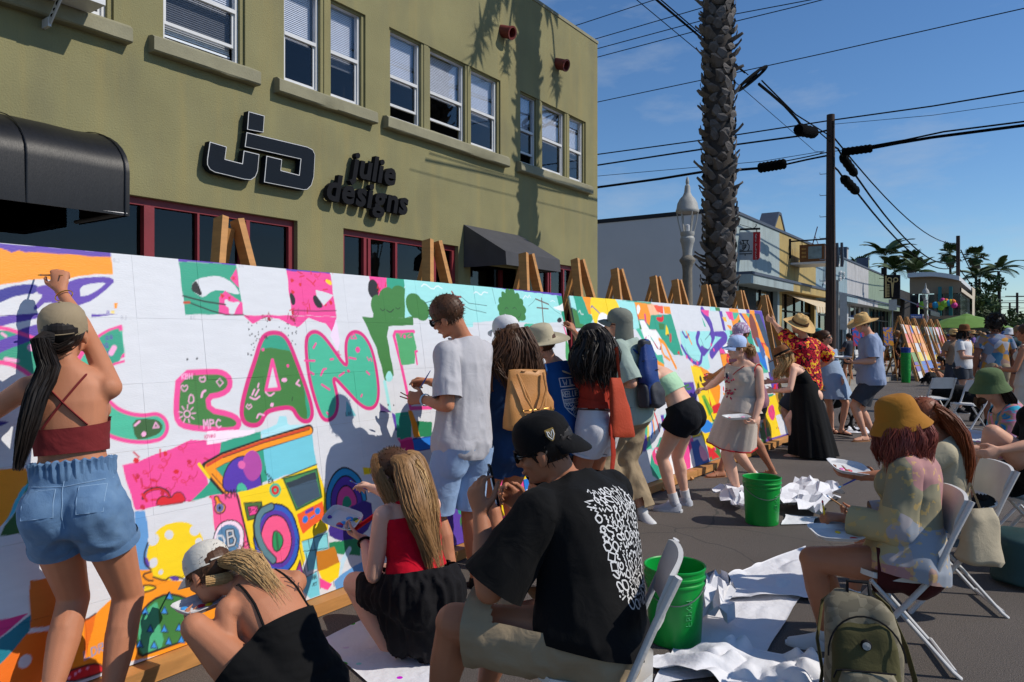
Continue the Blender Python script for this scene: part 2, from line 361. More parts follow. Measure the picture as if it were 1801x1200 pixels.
# awnings
m=MB();rings=[];PJ=.92
for i in range(31):
 yy=-4+7.44*i/30;sag=.018*math.sin((yy+4)/.62*math.pi)**2
 ring=[(FX+.005,yy,3.45)]+[(FX+(PJ-sag)*math.sin(a),yy,2.98+(.47-sag)*math.cos(a))for a in[math.pi/2*q/9 for q in range(1,10)]]+[(FX+PJ+.004*math.sin(yy*5),yy,2.6)]
 rings.append(ring)
m.loft(rings,cap=False,close=False);m.add(rings[-1]+[(FX+.005,3.44,2.6)],[tuple(range(12))])
aw=thing('barrel_awning','long black rounded awning over the left shopfront','awning',(FX,0,2.6))
m.build('cover',blackcloth,aw,ang=50)
for yy in(-1.2,.3,1.18,1.85,2.62,3.40):m=MB();m.tube([(FX+(PJ+.004)*math.sin(a),yy,2.98+.474*math.cos(a))for a in[math.pi/2*q/10 for q in range(11)]]+[(FX+PJ+.004,yy,2.6)],.008,5,squash=.6);m.build('seam',blackcloth,aw)
m=MB()
for yy in(-1.2,.3,1.85,3.40):
 m.tube([(FX+.02,yy,2.62),(FX+PJ-.02,yy,2.62)],.018);m.tube([(FX+(PJ-.02)*math.sin(a),yy,2.98+.45*math.cos(a))for a in[math.pi/2*q/8 for q in range(9)]],.015)
m.tube([(FX+PJ-.02,-4,2.62),(FX+PJ-.02,3.42,2.62)],.018);m.build('frame',metal,aw)
aw=thing('wedge_awning','small charcoal sloped awning over the entry at the right of the olive building','awning',(FX,10,2.6))
a,b,p=9.32,10.94,.82;x=FX+.006
m=MB();m.quad((x,a,3.33),(x+p,a,2.85),(x+p,b,2.85),(x,b,3.33));m.quad((x+p,a,2.85),(x+p+.02,a,2.64),(x+p+.02,b,2.64),(x+p,b,2.85))
m.add([(x,a,3.33),(x+p,a,2.85),(x+p+.02,a,2.64),(x,a,2.64)],[(0,1,2,3)]);m.add([(x,b,3.33),(x+p,b,2.85),(x+p+.02,b,2.64),(x,b,2.64)],[(0,1,2,3)])
m.build('cover',greycloth,aw,smooth=False)
m=MB();m.tube([(x+p-.03,a+.03,2.68),(x+p-.03,b-.03,2.68)],.015);m.tube([(x,a+.03,2.68),(x+p-.03,a+.03,2.68)],.015);m.tube([(x,b-.03,2.68),(x+p-.03,b-.03,2.68)],.015);m.build('frame',metal,aw)
# air conditioner in the first window
ac=thing('air_conditioner','white window air conditioner on a perforated bracket at the top left','air conditioner',(FX,3,4.6))
m=MB();y0,y1=2.55,3.48;m.box(FX+.13,FX+.42,y0,y1,4.60,5.1);m.box(FX-.1,FX+.128,y0+.01,y1-.01,4.69,5.08);m.build('case',vinyl,ac,smooth=False)
m=MB()
for i in range(9):m.box(FX+.421,FX+.43,y0+.05,y1-.05,4.66+i*.04,4.68+i*.04)
m.build('grille',metal,ac,smooth=False)
m=MB();A,B=V((FX+.40,3.13,4.63)),V((FX+.125,3.13,4.40));m.bar(A,B,.075,.012,(0,1,0))
m.bar(B,B+V((-.12,0,0)),.03,.08);m.box(FX+.38,FX+.41,3.08,3.18,4.58,4.598)
br=m.build('bracket',vinyl,ac,smooth=False)
m=MB();d=(B-A).normalized();nn=V((0,1,0)).cross(d)
if nn.x<0:nn=-nn
for t,w in((.42,.05),(.62,.03),(.8,.034)):
 c=A.lerp(B,t)+nn*.007;m.lathe([(.002,0),(.02,0),(.02,.002),(.002,.002)],c,12,V((0,1,0)),d,nn,True,1,w/.03)
m.build('slot',blackm,br)
# JD sign
def off(poly,d):
 n=len(poly);out=[]
 ar=sum(poly[i][0]*poly[(i+1)%n][1]-poly[(i+1)%n][0]*poly[i][1]for i in range(n));sg=1 if ar>0 else-1
 for i in range(n):
  p,q,r=[np.array(poly[j%n],float)for j in(i-1,i,i+1)]
  a=(q-p)/np.linalg.norm(q-p);b=(r-q)/np.linalg.norm(r-q)
  na=np.array((-a[1],a[0]));nb=np.array((-b[1],b[0]));h=na+nb;h=h/max(.3,(1+na@nb))
  out.append(tuple(q+h*d*sg))
 return out
def facepoly(pts):
 r=[]
 for x,y in pts:
  q=PN(x/2.857,y/2.857,7.28);r.append((q.y,q.z))
 return r
jd=thing('logo_sign','large dark blue JD logo sign with thin white edging on the olive wall','sign',(FX,5.5,3.8))
fx=lambda y,z,d:V((FX+d,y,z))
SH={'letter_j':[(1055,712),(1140,738),(1132,800),(1218,822),(1226,757),(1304,776),(1296,862),(1284,890),(1262,905),(1230,902),(1080,866),(1056,852),(1042,828),(1042,800)],
   'dot':[(1250,560),(1330,582),(1324,666),(1243,651)],
   'letter_d':[(1240,665),(1545,738),(1572,752),(1584,778),(1578,890),(1566,932),(1545,953),(1528,955),(1328,916),(1340,783),(1418,802),(1412,856),(1504,880),(1512,800),(1231,738)]}
for nm,pts in SH.items():
 q=facepoly(pts);m=MB();m.prism(q,fx,.035,.118);e=m.build(nm,whitep,jd,smooth=False)
 m=MB();m.prism(off(q,.009),fx,.1185,.122);m.build('face',navy,e,smooth=False)
 m=MB();m.prism(off(q,-.004),fx,.03,.112);m.build('return',navy,e,smooth=False)
def letters(txt,root,mt,place,size,ext,shear=0,bold=.0,track=1.0,each='letter',joined=False,lab=False):
 """flat lettering standing off a surface; place(x, y, d) gives the world point; one part per letter"""
 x=0;M=MB()
 for ch in txt:
  if ch==' ':x+=size*.4;continue
  c=bpy.data.curves.new('t','FONT');c.body=ch;c.size=size;c.offset=bold;c.resolution_u=3;c.fill_mode='BOTH';c.extrude=ext/2
  o=bpy.data.objects.new('t',c);TMP.collection.objects.link(o);dg=dgT()
  me=bpy.data.meshes.new_from_object(o.evaluated_get(dg),depsgraph=dg);bpy.data.objects.remove(o);bpy.data.curves.remove(c)
  vs=[v.co.copy()for v in me.vertices];fs=[tuple(p.vertices)for p in me.polygons];bpy.data.meshes.remove(me)
  if not vs:continue
  mn=min(v.x for v in vs);mxx=max(v.x for v in vs)
  mb=M if joined else MB();mb.add([place(x+v.x-mn+shear*v.y,v.y,v.z+ext/2)for v in vs],fs)
  if not joined:mb.build(each,mt,root,smooth=False)
  x+=(mxx-mn)+size*.075*track
 if joined:M.build(each,mt,root,smooth=False)
 return x
js=thing('name_sign','black raised lettering reading julie designs on the olive wall','sign',(FX,7.2,3.7))
letters('julie',js,char,lambda x,y,d:V((FX+.05+d,6.78+x,3.66+y)),.475,.075,.2,.015,.9)
letters('designs',js,char,lambda x,y,d:V((FX+.05+d,6.36+x,3.285+y)),.475,.075,.2,.015,.85)

# ================================================================ row of shops up the street
SHOPS=[(22.9,28.0,(150,164,166),'pale blue'),(28.0,33.8,(170,148,94),'mustard yellow'),(33.8,40.7,(136,158,168),'dusty blue'),(40.7,47,(176,176,178),'white'),(47,56,(130,148,128),'sage green')]
slate=mat('slate_trim',(70,80,96),.7,.1)
shopblack=mat('shop_dark',(26,27,30),.5,.3,2)
for i,(a,b,c,nm)in enumerate(SHOPS):
 nxt=['nearest the palm trunk','with a hanging television sign','behind the utility pole','past the utility pole','beside the scissors sign'][i]
 o=thing('shop_building',f'{nm} single storey shopfront {nxt}','building',(FX,a,0),group='shops up the street')
 sm=mat('stucco_'+nm.replace(' ','_'),c,.85,.1,2,.25,30,detail=7);streaks(sm,(90,92,90),.4,(1,2,.3))
 top=5.36;m=MB();wall_with(m,[(a+.35,b-.25,.3,3.15)],a,b,0,top,FX,.25)
 e=-22 if i<4 else-18
 m.quad((FX,a,top),(FX,b,top),(e,b,top),(e,a,top));m.quad((FX,a,0),(e,a,0),(e,a,top),(FX,a,top));m.quad((FX,b,0),(FX,b,top),(e,b,top),(e,b,0))
 m.build('wall',sm if i else sm,o,smooth=False)
 m=MB();m.box(FX-.3,FX+.04,a,b,top,top+.09);m.build('parapet_cap',slate,o,smooth=False)
 if i in(1,3,4):  # raised fin where two shops meet
  m=MB();m.prism([(a-.75,top),(a+.75,top),(a+.12,top+.62),(a-.12,top+.62)]if i==1 else[(a-.18,top),(a+.3,top),(a+.3,top+.6),(a-.18,top+.6)],fx,-.5 if i==1 else-.7,.001)
  m.build('parapet_fin',sm,o,smooth=False)
  m=MB();m.prism([(a-.85,top),(a-.75,top),(a-.12,top+.62),(a+.12,top+.62),(a+.75,top),(a+.85,top),(a+.16,top+.72),(a-.16,top+.72)]if i==1 else[(a-.25,top),(a-.18,top),(a-.18,top+.6),(a+.3,top+.6),(a+.3,top+.68),(a-.25,top+.68)],fx,-.6,.03)
  m.build('fin_cap',slate,o,smooth=False)
 m=MB();m.box(FX,FX+.5,a,b-.01,3.16,3.44);m.build('canopy_fascia',sm,o,smooth=False)
 m=MB();m.box(FX-.001,FX+.54,a,b-.01,3.44,3.53);m.build('canopy_edge',slate,o,smooth=False)
 n=int((b-a)/1.35);w=(b-a-.6)/n
 m=MB();m.box(FX-.25,FX-.2,a+.35,b-.25,.3,.75)
 for k in range(n+1):m.box(FX-.26,FX-.16,a+.35+k*w-.03,a+.35+k*w+.03,.3,3.15)
 m.box(FX-.26,FX-.17,a+.35,b-.25,2.45,2.52)
 f=m.build('shop_window',shopblack if i!=3 else vinyl,o,smooth=False)
 for k in range(n):
  g=MB();g.box(FX-.215,FX-.205,a+.38+k*w,a+.32+(k+1)*w,.75,3.14);g.build('pane',glass_dark,f,smooth=False)
 m=MB();m.box(FX-1.6,FX-1.5,a+.05,b-.05,.05,3.3);m.box(FX-1.6,FX-.27,a+.05,b-.05,0.0,.06);m.build('room_backing',shopblack,o,smooth=False)
 if i==0:
  m=MB()
  for k in range(26):m.box(FX-.12,FX-.1,a+.4+k*.085,a+.43+k*.085,.3,3.1)
  m.build('security_gate',shopblack,o,smooth=False)
  m=MB();m.box(-23,FX+.04,a-.05,a+.25,5.44,5.58);m.build('roof_edge',mat('dark_roof_edge',(26,28,34),.7,.1),o,smooth=False)
  m=MB();m.box(-22.9,FX-.01,a-.03,a-.002,0,5.44);m.build('side_wall',mat('pale_side_wall',(196,196,198),.85,.05,.8,.15,30),o,smooth=False)
# striped awning on the yellow shop
o=thing('striped_awning','cream and tan striped scalloped awning under the yellow shopfront','awning',(FX,31,3))
m=MB();m2=MB();a,b,n=28.6,33.6,22
for k in range(n):
 y0,y1=a+(b-a)*k/n,a+(b-a)*(k+1)/n;q=m if k%2 else m2
 q.quad((FX+.03,y0,3.12),(FX+1.15,y0,2.62),(FX+1.15,y1,2.62),(FX+.03,y1,3.12));q.add([(FX+1.15,y0,2.62),(FX+1.17,y0,2.42),(FX+1.17,(y0+y1)/2,2.36),(FX+1.17,y1,2.42),(FX+1.15,y1,2.62)],[(0,1,2,3,4)])
m.build('cream_stripe',mat('cream_cloth',(214,200,174),.8,.08),o,smooth=False);m2.build('tan_stripe',mat('tan_cloth',(188,164,128),.8,.08),o,smooth=False)

# ---- hanging signs
def zf(x,y):return(1290+x/17.15,395+y/17.14)
sg=thing('pottery_sign','grey hanging sign with a hand shaping a pot and a red strip','sign',PS(1330,430,23.4))
D0=PS(1325,430,23.4);sy=23.4
pl=lambda x,y,d=0:(lambda q:V((q.x,sy-d,q.z)))(PS(*zf(x,y),sy))
m=MB();m.prism([(-60,235),(610,235),(600,1070),(-60,1080)],lambda x,y,d:pl(x,y,d),0,.05);m.build('panel',mat('sign_grey',(168,172,178),.6,.05),sg,smooth=False)
m=MB();m.prism([(612,232),(812,228),(795,1010),(740,1066),(600,1070)],lambda x,y,d:pl(x,y,d),0,.05);m.build('red_strip',mat('sign_red',(176,22,34),.5,.08),sg,smooth=False)
m=MB()
for st in([(265,485),(475,485)],[(290,490),(320,530),(320,590)],[(440,490),(425,560),(490,640),(485,740),(445,800)],[(100,655),(235,520),(250,560),(215,595),(385,595),(400,640),(385,690),(350,735),(315,780),(150,775),(105,765)],[(275,650),(405,645)],[(275,690),(390,690)],[(275,735),(350,735)],
     [(180,820),(575,805),(575,885),(180,895),(180,820)],[(368,900),(368,950)]):
 m.tube([pl(x,y,.052)for x,y in st],.014,5)
m.build('line_drawing',blackm,sg)
k=0;M2=MB()
for ch in 'ARTS DISTRICT':
 if ch!=' ':
  c=pl(702,292+k*60,.052);letters(ch,sg,whitep,lambda x,y,d:c+V((CY*0+x-.03,-.004-d,y-.05)),.085,.004)
 k+=1
m=MB();m.tube([pl(-900,190),pl(800,128)],.035,6);m.tube([pl(700,130),pl(705,232)],.012,5);m.tube([pl(150,170),pl(150,240)],.012,5)
m.tube([pl(560,125),pl(640,100),pl(690,40),pl(680,-10)],.014,5);m.tube([pl(120,0),pl(110,70),pl(60,110)],.014,5);m.tube([pl(120,-20),pl(560,110)],.008,5);m.build('hanger',blackm,sg)
# television sign
sg=thing('television_sign','old wooden television hung as a sign on the yellow shopfront','sign',(FX+.5,30.5,4.5))
wd=mat('tv_wood',(112,70,34),.55,.25,3,stretch=(1,1,8));y0,y1,x0,x1,z0,z1=29.5,31.0,FX+.35,FX+1.25,4.35,5.0
m=MB();m.box(x0,x1,y0,y1,z0,z1);m.build('cabinet',wd,sg,smooth=False)
m=MB();m.box(x0+.32,x1-.1,y0-.015,y0-.001,z0+.1,z1-.08);m.build('screen',mat('tv_screen',(120,140,146),.3,.3,6),sg,smooth=False)
m=MB()
for z in(4.5,4.65,4.8):m.box(x0+.08,x0+.24,y0-.02,y0-.001,z,z+.08)
m.build('control',mat('tv_brass',(160,120,60),.4,.2),sg,smooth=False)
m=MB();m.box(FX+.02,x1+.25,y0-.02,y1,z0-.09,z0-.01);m.build('shelf',vinyl,sg,smooth=False)
m=MB();m.tube([(FX+.02,y0-.1,5.15),(x1+.2,y0-.1,5.15)],.03,6);m.box(FX+.001,FX+.06,y0-.15,y0-.05,4.5,5.25);m.tube([(x0+.1,y0,5.0),(x0+.1,y0-.1,5.15)],.012,5);m.build('hanger',blackm,sg)
m=MB();m.tube([(x0+.3,30.2,5.0),(x0+.5,30.2,5.75)],.02,5);m.tube([(x0+.55,30.2,5.0),(x0+.4,30.2,5.4)],.015,5);m.build('antenna',mat('violet_rod',(104,66,92),.6,.1),sg)
m=MB()
for k in range(4):m.tube([(x1+.1+k*.16,y0+.1,5.0),(x1+.12+k*.16,y0+.1,4.45-.05*k),(x1+.1+k*.16,y0+.1,4.1)],[.05,.07,.055],7)
m.build('hanging_bottle',mat('bottle_grey',(60,64,80),.3,.4,9),sg)
# lettering on the dusty blue shop
sg=thing('shop_lettering','white raised script lettering on the dusty blue shopfront','sign',(FX,36.5,4.5))
for ch,px,py,sz in(('J',1447,492,1.15),('g',1475,488,.75),('s',1481,490,.75)):
 q=PN(px,py,7.38);letters(ch,sg,whitep,lambda x,y,d:V((FX+.04+d,q.y+x,q.z+y)),sz,.06,.25)
# scissors sign
sg=thing('scissors_sign','black box sign with brass scissors and comb past the green shopfront','sign',PS(1570,485,46))
sc_=lambda x,y,d=0:(lambda q:V((q.x,46-d,q.z)))(PS(1540+x/8.57,460+y/8.57,46))
m=MB();m.prism([(130,205),(375,205),(375,560),(130,560)],sc_,0,.25);m.build('box',blackm,sg,smooth=False)
br=mat('brass_paint',(176,156,104),.4,.1)
m=MB();m.prism([(155,220),(178,220),(178,545),(155,545)],sc_,.251,.27)
for k in range(9):m.prism([(178,350+k*22),(220,350+k*22),(220,361+k*22),(178,361+k*22)],sc_,.251,.27)
m.build('comb',br,sg,smooth=False)
m=MB();m.prism([(243,330),(288,330),(270,540),(258,540)],sc_,.251,.27)
for cx in(222,313):m.tube([sc_(cx+30*math.cos(t),280+30*math.sin(t),.265)for t in[math.pi*2*q/14 for q in range(15)]],.035,5)
m.tube([sc_(240,300,.265),sc_(255,335,.265)],.04,5);m.tube([sc_(293,300,.265),sc_(275,335,.265)],.04,5);m.build('scissors',br,sg)
m=MB();m.prism([(60,258),(130,258),(130,265),(60,265)],sc_,.1,.14);m.prism([(60,437),(130,437),(130,444),(60,444)],sc_,.1,.14);m.prism([(105,105),(180,105),(180,205),(105,205)],sc_,.2,.5);m.build('mount',blackm,sg,smooth=False)
# ================================================================ palm in front of the building
pboot=mat('palm_boot',(122,117,114),.85,.3,9,.35,40,col2=(58,53,50));bark=mat('bark_brown',(60,54,50),.9,.25,6,.4,30)
frond_m=mat('palm_frond',(62,82,40),.6,.25,3,.05,20);deadf=mat('dry_frond',(96,80,56),.8,.25,3,.05,20)
leaf_m=mat('leaf_green',(54,76,34),.65,.3,2,0);leaf_d=mat('leaf_dark',(34,54,28),.65,.3,2,0)
def fan_frond(L,W,n=9,droop=.35):
 """stalk with a fan of pointed blades, pointing along +X"""
 m=MB();m.tube([(0,0,0),(L*.3,0,.05*L),(L*.55,0,.02*L)],[.02,.016,.012],4)
 for k in range(n):
  a=(k/(n-1)-.5)*2.5;l=L*(.62-.16*abs(a));o=V((L*.5,0,.03*L));d=V((math.cos(a),math.sin(a),.06));s=V((-d.y,d.x,0))*W*.09
  p1=o+d*l*.55-V((0,0,droop*l*.14));p2=o+d*l-V((0,0,droop*l*.75))
  m.add([o-s*.3,o+s*.3,p1+s,p1-s,p1+V((0,0,-.06*l)),p2],[(0,1,2,3),(3,2,5)])
 return m
def feather_frond(L,n=38):
 m=MB();pts=[V((L*t,0,L*(.55*t-.85*t*t)))for t in[q/8 for q in range(9)]];m.tube(pts,[.025-.0027*q for q in range(9)],4)
 for k in range(n):
  t=.12+.86*k/n;p=V((L*t,0,L*(.55*t-.85*t*t)));l=L*.28*math.sin(math.pi*(.12+.8*t))
  for s in(-1,1):
   q=p+V((l*.5,s*l*.7,-l*.35));m.add([p,p+V((.035*L,0,0)),q+V((.03,0,0)),q],[(0,1,2,3)])
 return m
FF={k:fan_frond(1.25,1.5).mesh('frond',frond_m,smooth=False)for k in(0,)}
FD=fan_frond(1.15,1.2,7,.9).mesh('dry_frond',deadf,smooth=False);FE=feather_frond(2.6).mesh('frond',frond_m,smooth=False)
def put(me,name,par,loc,rot,sc=1):
 o=bpy.data.objects.new(name,me);COL.objects.link(o);o.parent=par;o.location=loc;o.rotation_euler=rot;o.scale=(sc,)*3 if not isinstance(sc,tuple)else sc;return o
def palm(label,base,h,r0,r1,n,sc,feather=False,seed=0,group=None,dry=8,skirt=.6):
 t=thing('palm_tree',label,'palm tree',base,0,group);R=random.Random(seed);m=MB();pts=[];rs=[]
 for i in range(13):
  f=i/12;pts.append((.15*math.sin(f*2+seed)*h/9,.1*math.sin(f*1.3+seed*2)*h/9,h*f));rs.append(r0+(r1-r0)*f+.012*(i%2))
 m.tube(pts,rs,8);m.build('trunk',bark,t,local=True);top=V(pts[-1])
 for k in range(n if feather else n+16):
  a=k*2.39996;e=R.uniform(-1.1,1.25)if not feather else R.uniform(-.1,1.0)
  put(FE if feather else FF[0],'frond',t,top+V((0,0,.1)),(0,-e,a),sc*R.uniform(.9,1.2)*(1 if feather else .85))
 for k in range(dry):put(FD,'dry_frond',t,top-V((0,0,skirt*R.random())),(0,R.uniform(.9,1.3),k*2.4),sc*.8)
 return t
# the big trunk
pb=V((-4.32,12.5,0));big=thing('palm_tree','tall palm with a shaggy grey boot covered trunk beside the white street lamp','palm tree',pb)
m=MB();m.tube([(0,0,-.1),(0,0,.3),(.02,.02,1),(.03,.03,2.4),(.0,.0,5),(-.035,0,7.55),(-.04,0,7.95),(-.05,.02,12.6)],[.42,.34,.28,.255,.24,.235,.32,.3],16);m.build('trunk',bark,big,local=True)  # upper trunk, out of view, thickened to widen its shadow on the wall
R=random.Random(3);stubs=MB();k=0;z=1.75
while z<12.4:
 a=k*2.39996+R.uniform(-.2,.2);k+=1;z+=.0195
 d=V((math.cos(a),math.sin(a),0));s=V((-d.y,d.x,0));r=.25-.003*z+(.1 if z>7.8 else 0);w=R.uniform(.075,.12);L=R.uniform(.10,.2);out=R.uniform(.02,.08)if R.random()<.68 else R.uniform(.09,.19)  # unseen upper boots pushed outward too, for the broader wall shadow
 c=V((0,0,z))+d*r;sk=s*R.uniform(-.06,.06);t1=c+V((0,0,L))+d*out+sk;t0=c+V((0,0,L*.45))+d*(out*.35+.035)
 stubs.add([c-s*w-d*.05,c+s*w-d*.05,t0+s*w*.8,t0-s*w*.8,t1+s*w*R.uniform(.25,.55),t1-s*w*R.uniform(.25,.55),t1+d*.012-V((0,0,.03)),c+d*.03-V((0,0,.02))],
     [(0,1,2,3),(3,2,4,5),(0,7,1),(1,7,2),(0,3,7),(3,5,6),(2,6,4),(5,4,6),(3,6,7),(2,7,6)])
tag(stubs.build('leaf_stub',pboot,big,local=True,smooth=False),kind='stuff')
for k in range(30):put(FF[0],'frond',big,(-.05,.02,12.6),(0,-R.uniform(-.7,1.2),k*2.39996),R.uniform(1.15,1.5))
for k in range(12):put(FD,'dry_frond',big,(-.05,.02,12.45-.3*R.random()),(0,R.uniform(1.0,1.4),k*2.39996),1.2)
for ey_,ez_,cl in((-1.57,9.3,.34),(-1.2,9.9,.26),(1.04,9.35,.24),(-.72,9.3,.2),(-.9,10.6,.3),(.75,10.9,.2)):  # hanging seed stalks with frayed ends
 m=MB();pts=[V((.1*math.sin(q),ey_*(q/7)**.75,12.3+(ez_-12.3)*(q/7)**1.25))for q in range(8)];m.tube(pts,[.045-.003*q for q in range(8)],5)
 for q in range(80):
  b=pts[6].lerp(pts[7],R.random());e=b+V((R.uniform(-1,1),R.uniform(-1,1),R.uniform(-1.3,.5)))*cl;s=V((R.uniform(-1,1),R.uniform(-1,1),0))*.05;m.add([b-s,b+s,e],[(0,1,2)])
 m.build('seed_stalk',deadf,big,local=True,smooth=False)

# ================================================================ street lamps
def lamp(label,base,sc=1,group='white street lamps'):
 t=thing('street_lamp',label,'street lamp',base,0,group);h=3.72*sc
 cs=mat('lamp_stone',(120,114,104),.85,.2,20,.2,120)
 m=MB();m.lathe([(.0,0),(.24,0),(.24,.25),(.2,.32),(.17,.5),(.145,.55),(.10,2.42),(.11,2.46),(.12,2.5),(.17,2.56),(.17,2.58),(.1,2.64),(.0,2.64)],(0,0,0),20,fn=lambda a,r,z:(r*(1+(.05*math.cos(a*10)if .5<z<2.5 else 0)),z));m.build('post',cs,t,local=True,ang=60)
 m=MB();m.lathe([(.0,2.64),(.1,2.64),(.105,2.72),(.13,2.82),(.155,2.86),(.155,2.9),(.13,2.93),(.15,2.96),(.15,3.0),(.0,3.0)],n=20);m.build('collar',whitep,t,local=True)
 m=MB();m.lathe([(.0,3.3),(.235,3.29),(.25,3.31),(.25,3.33),(.235,3.35),(.215,3.43),(.165,3.5),(.1,3.55),(.07,3.6),(.055,3.7),(.03,3.72),(.04,3.75),(.035,3.79),(.01,3.84),(.0,3.84)],n=24);m.build('cap',whitep,t,local=True)
 m=MB()
 for k in range(6):
  a=k*math.pi/3+.3;c,s=math.cos(a),math.sin(a);m.tube([(.135*c,.135*s,2.99),(.19*c,.19*s,3.15),(.225*c,.225*s,3.3)],.014,5)
 m.build('cage',whitep,t,local=True)
 m=MB();m.lathe([(.05,3.0),(.06,3.02),(.06,3.1),(.02,3.12)],n=10,cap=True);m.build('bulb',vinyl,t,local=True)
 t.scale=(sc*.7,sc*.7,sc);return t
q=PN(1209,590,4.2);whitep_,whitep=whitep,mat('lamp_grey',(158,158,154),.6,.12,20)
l1=lamp('white globe topped street lamp on a fluted stone post, left of the big palm',(q.x,q.y,.12))
q=PN(1628,590,4.6);l2=lamp('distant white street lamp standing in front of the curved roof building',(q.x,q.y,.12),1.15);whitep=whitep_

# ================================================================ poles and wires
polem=mat('pole_wood',(58,42,36),.85,.3,4,.3,30,stretch=(8,8,.6));wirem=mat('cable_black',(11,11,12),.85,.1,bump=0,spec=.05)
up=PN(1461,590,4.8);UY=up.y
pole=thing('utility_pole','dark brown wooden utility pole carrying the crossing cables','utility pole',(up.x,up.y,0))
m=MB();m.tube([(0,0,0),(0,0,4),(0,0,8.22)],[.16,.14,.115],14);m.build('shaft',polem,pole,local=True)
m=MB();m.tube([(.1,-.09,.2),(.09,-.08,8.0)],.022,6);m.build('conduit',blackm,pole,local=True)
for k in range(7):
 m=MB();z=3.2+.65*k;m.tube([(-.1,0,z),(-.3,-.04,z),(-.3,-.04,z+.05)],.011,5);m.build('climbing_peg',metal,pole,local=True)
m=MB();m.frame((.23,-.2,1.6),V((1,0,0)),V((0,1,0)),V((0,0,1)),(.07,.05,3.2));tag(m.build('sign_post',metal,None,loc=(up.x,up.y,0)),'square galvanised metal post standing right beside the wooden pole','post')
NW=[0]
def wire(lab,pts,r,nm='cable',cat='cable',grp='overhead cables'):
 m=MB();m.tube(pts,r,5,cap=True);c=V(pts[0]);o=m.build(nm,wirem,None,org=c);tag(o,lab,cat,grp);return o
def S(lst,s):return[PS(x,y,s)for x,y in lst]
T=.012
wire('black cable from the building side to the pole top',S([(700,322),(1050,272),(1240,246),(1461,212)],UY),.022)
wire('black cable running from the pole top out of frame to the right',S([(1461,212),(1640,187),(1801,160),(2100,112)],UY),.022)
wire('thin wire just under the pole top going right',S([(1463,219),(1640,203),(1801,180),(2100,140)],UY),.008)
wire('cable passing left of the palm just below the top cable',S([(700,350),(1050,291),(1240,262),(1425,237),(1461,228)],UY),.03)
wire('thick lower cable between building edge and palm',S([(700,378),(1050,330),(1160,315),(1240,302),(1300,299),(1338,296)],UY),.045)
wire('thin messenger wire above the thick lower cable',S([(700,330),(1050,310),(1240,293),(1340,284),(1450,266)],UY),.01)
wire('paired cable from the left splice case to the pole',S([(1380,290),(1420,281),(1455,274)],UY),.03)
wire('second paired cable reaching the pole from the left splice case',S([(1380,284),(1420,276),(1455,268)],UY),.018)
wire('heavy cable from the right splice case towards the frame edge',S([(1533,261),(1580,252),(1640,242),(1801,221),(2100,185)],UY),.045)
wire('upper cable from the right splice case towards the frame edge',S([(1533,258),(1590,247),(1660,232),(1801,214),(2100,172)],UY),.026)
wire('messenger wire above the right splice case',S([(1455,268),(1500,262),(1590,246)],UY),.012)
for lab,pts in(('highest thin wire at the roof corner',[(900,82),(1050,33),(1151,0),(1300,-48)]),('second thin wire above the roof corner',[(900,115),(1050,68),(1235,14),(1351,-20)]),('third thin wire crossing behind the palm top',[(900,130),(1050,86),(1240,35),(1426,0),(1700,-70)]),
     ('fourth thin wire crossing behind the palm top',[(900,146),(1050,101),(1235,52),(1400,12),(1600,-40)]),('long thin wire crossing the sky from the palm to the right edge',[(900,213),(1050,180),(1235,141),(1450,94),(1801,15),(2000,-30)])):
 wire(lab,S(pts,17),.011)
splm=mat('splice_black',(9,9,10),.9,.1,bump=0,spec=.03)
def splice(lab,a,b,r,n=14):
 m=MB();a,b=V(a),V(b);pts=[a.lerp(b,q/n)for q in range(n+1)];m.tube(pts,[r*(.75 if q in(0,n)else 1 if q%2 else .86)for q in range(n+1)],10);o=m.build('splice_case',splm,None,org=a);tag(o,lab,'splice case','cable splice cases')
splice('ribbed black splice case on the cable left of the pole',PS(1334,296,UY),PS(1382,288,UY),.17)
splice('ribbed black splice case on the cable right of the pole',PS(1481,268,UY),PS(1534,261,UY),.13)
N4=4.8
nn=lambda l:[PN(x,y,N4)for x,y in l]
wire('thick cable slanting from the top of the picture to the storage loop',nn([(1080,-60),(1155,0),(1235,68),(1310,128)]),.02)
wire('thinner cable twinned with the slanting thick cable',nn([(1085,-70),(1158,-4),(1235,62),(1316,132)]),.011)
wire('thin guy wire slanting across the palm to the pole',nn([(1060,-52),(1120,0),(1274,128),(1433,266),(1457,270)]),.007)
wire('twisted cable from the storage loop down to the round splice',nn([(1335,148),(1357,166),(1380,186),(1402,210),(1412,225)]),.035)
wire('cable above the twisted cable',nn([(1340,142),(1370,172),(1400,202),(1416,212),(1461,240)]),.018)
wire('sagging cable joining the round splice to the pole',nn([(1425,225),(1440,232),(1461,250)]),.018)
c=PN(1323,138,N4);m=MB();ex=(PN(1343,126,N4)-PN(1304,150,N4))*.5;ey=V((.2,.05,.2))
for q in(1,.86):m.tube([c+ex*math.cos(t)*q+ey*math.sin(t)*q for t in[math.pi*2*k/20 for k in range(21)]],.028,6)
m.tube([c-ex,c+ex],.02,5);m.tube([c-ey,c+ey],.02,5);tag(m.build('cable_loop',wirem,None,org=c),'round black cable storage loop hanging on the slanting cable','cable loop','overhead cables')
splice('stubby black splice case hanging where the slanting cable ends',PN(1404,228,N4),PN(1432,234,N4),.17,8)
splice('upper barrel splice case just right of the pole',PN(1482,276,N4),PN(1503,306,N4),.15,8)
splice('lower barrel splice case just right of the pole',PN(1484,314,N4),PN(1506,337,N4),.16,8)
fp=PN(1685,600,4.35)
ends=[fp+V((0,0,z-fp.z))for z in(9.0,7.6,7.2)]
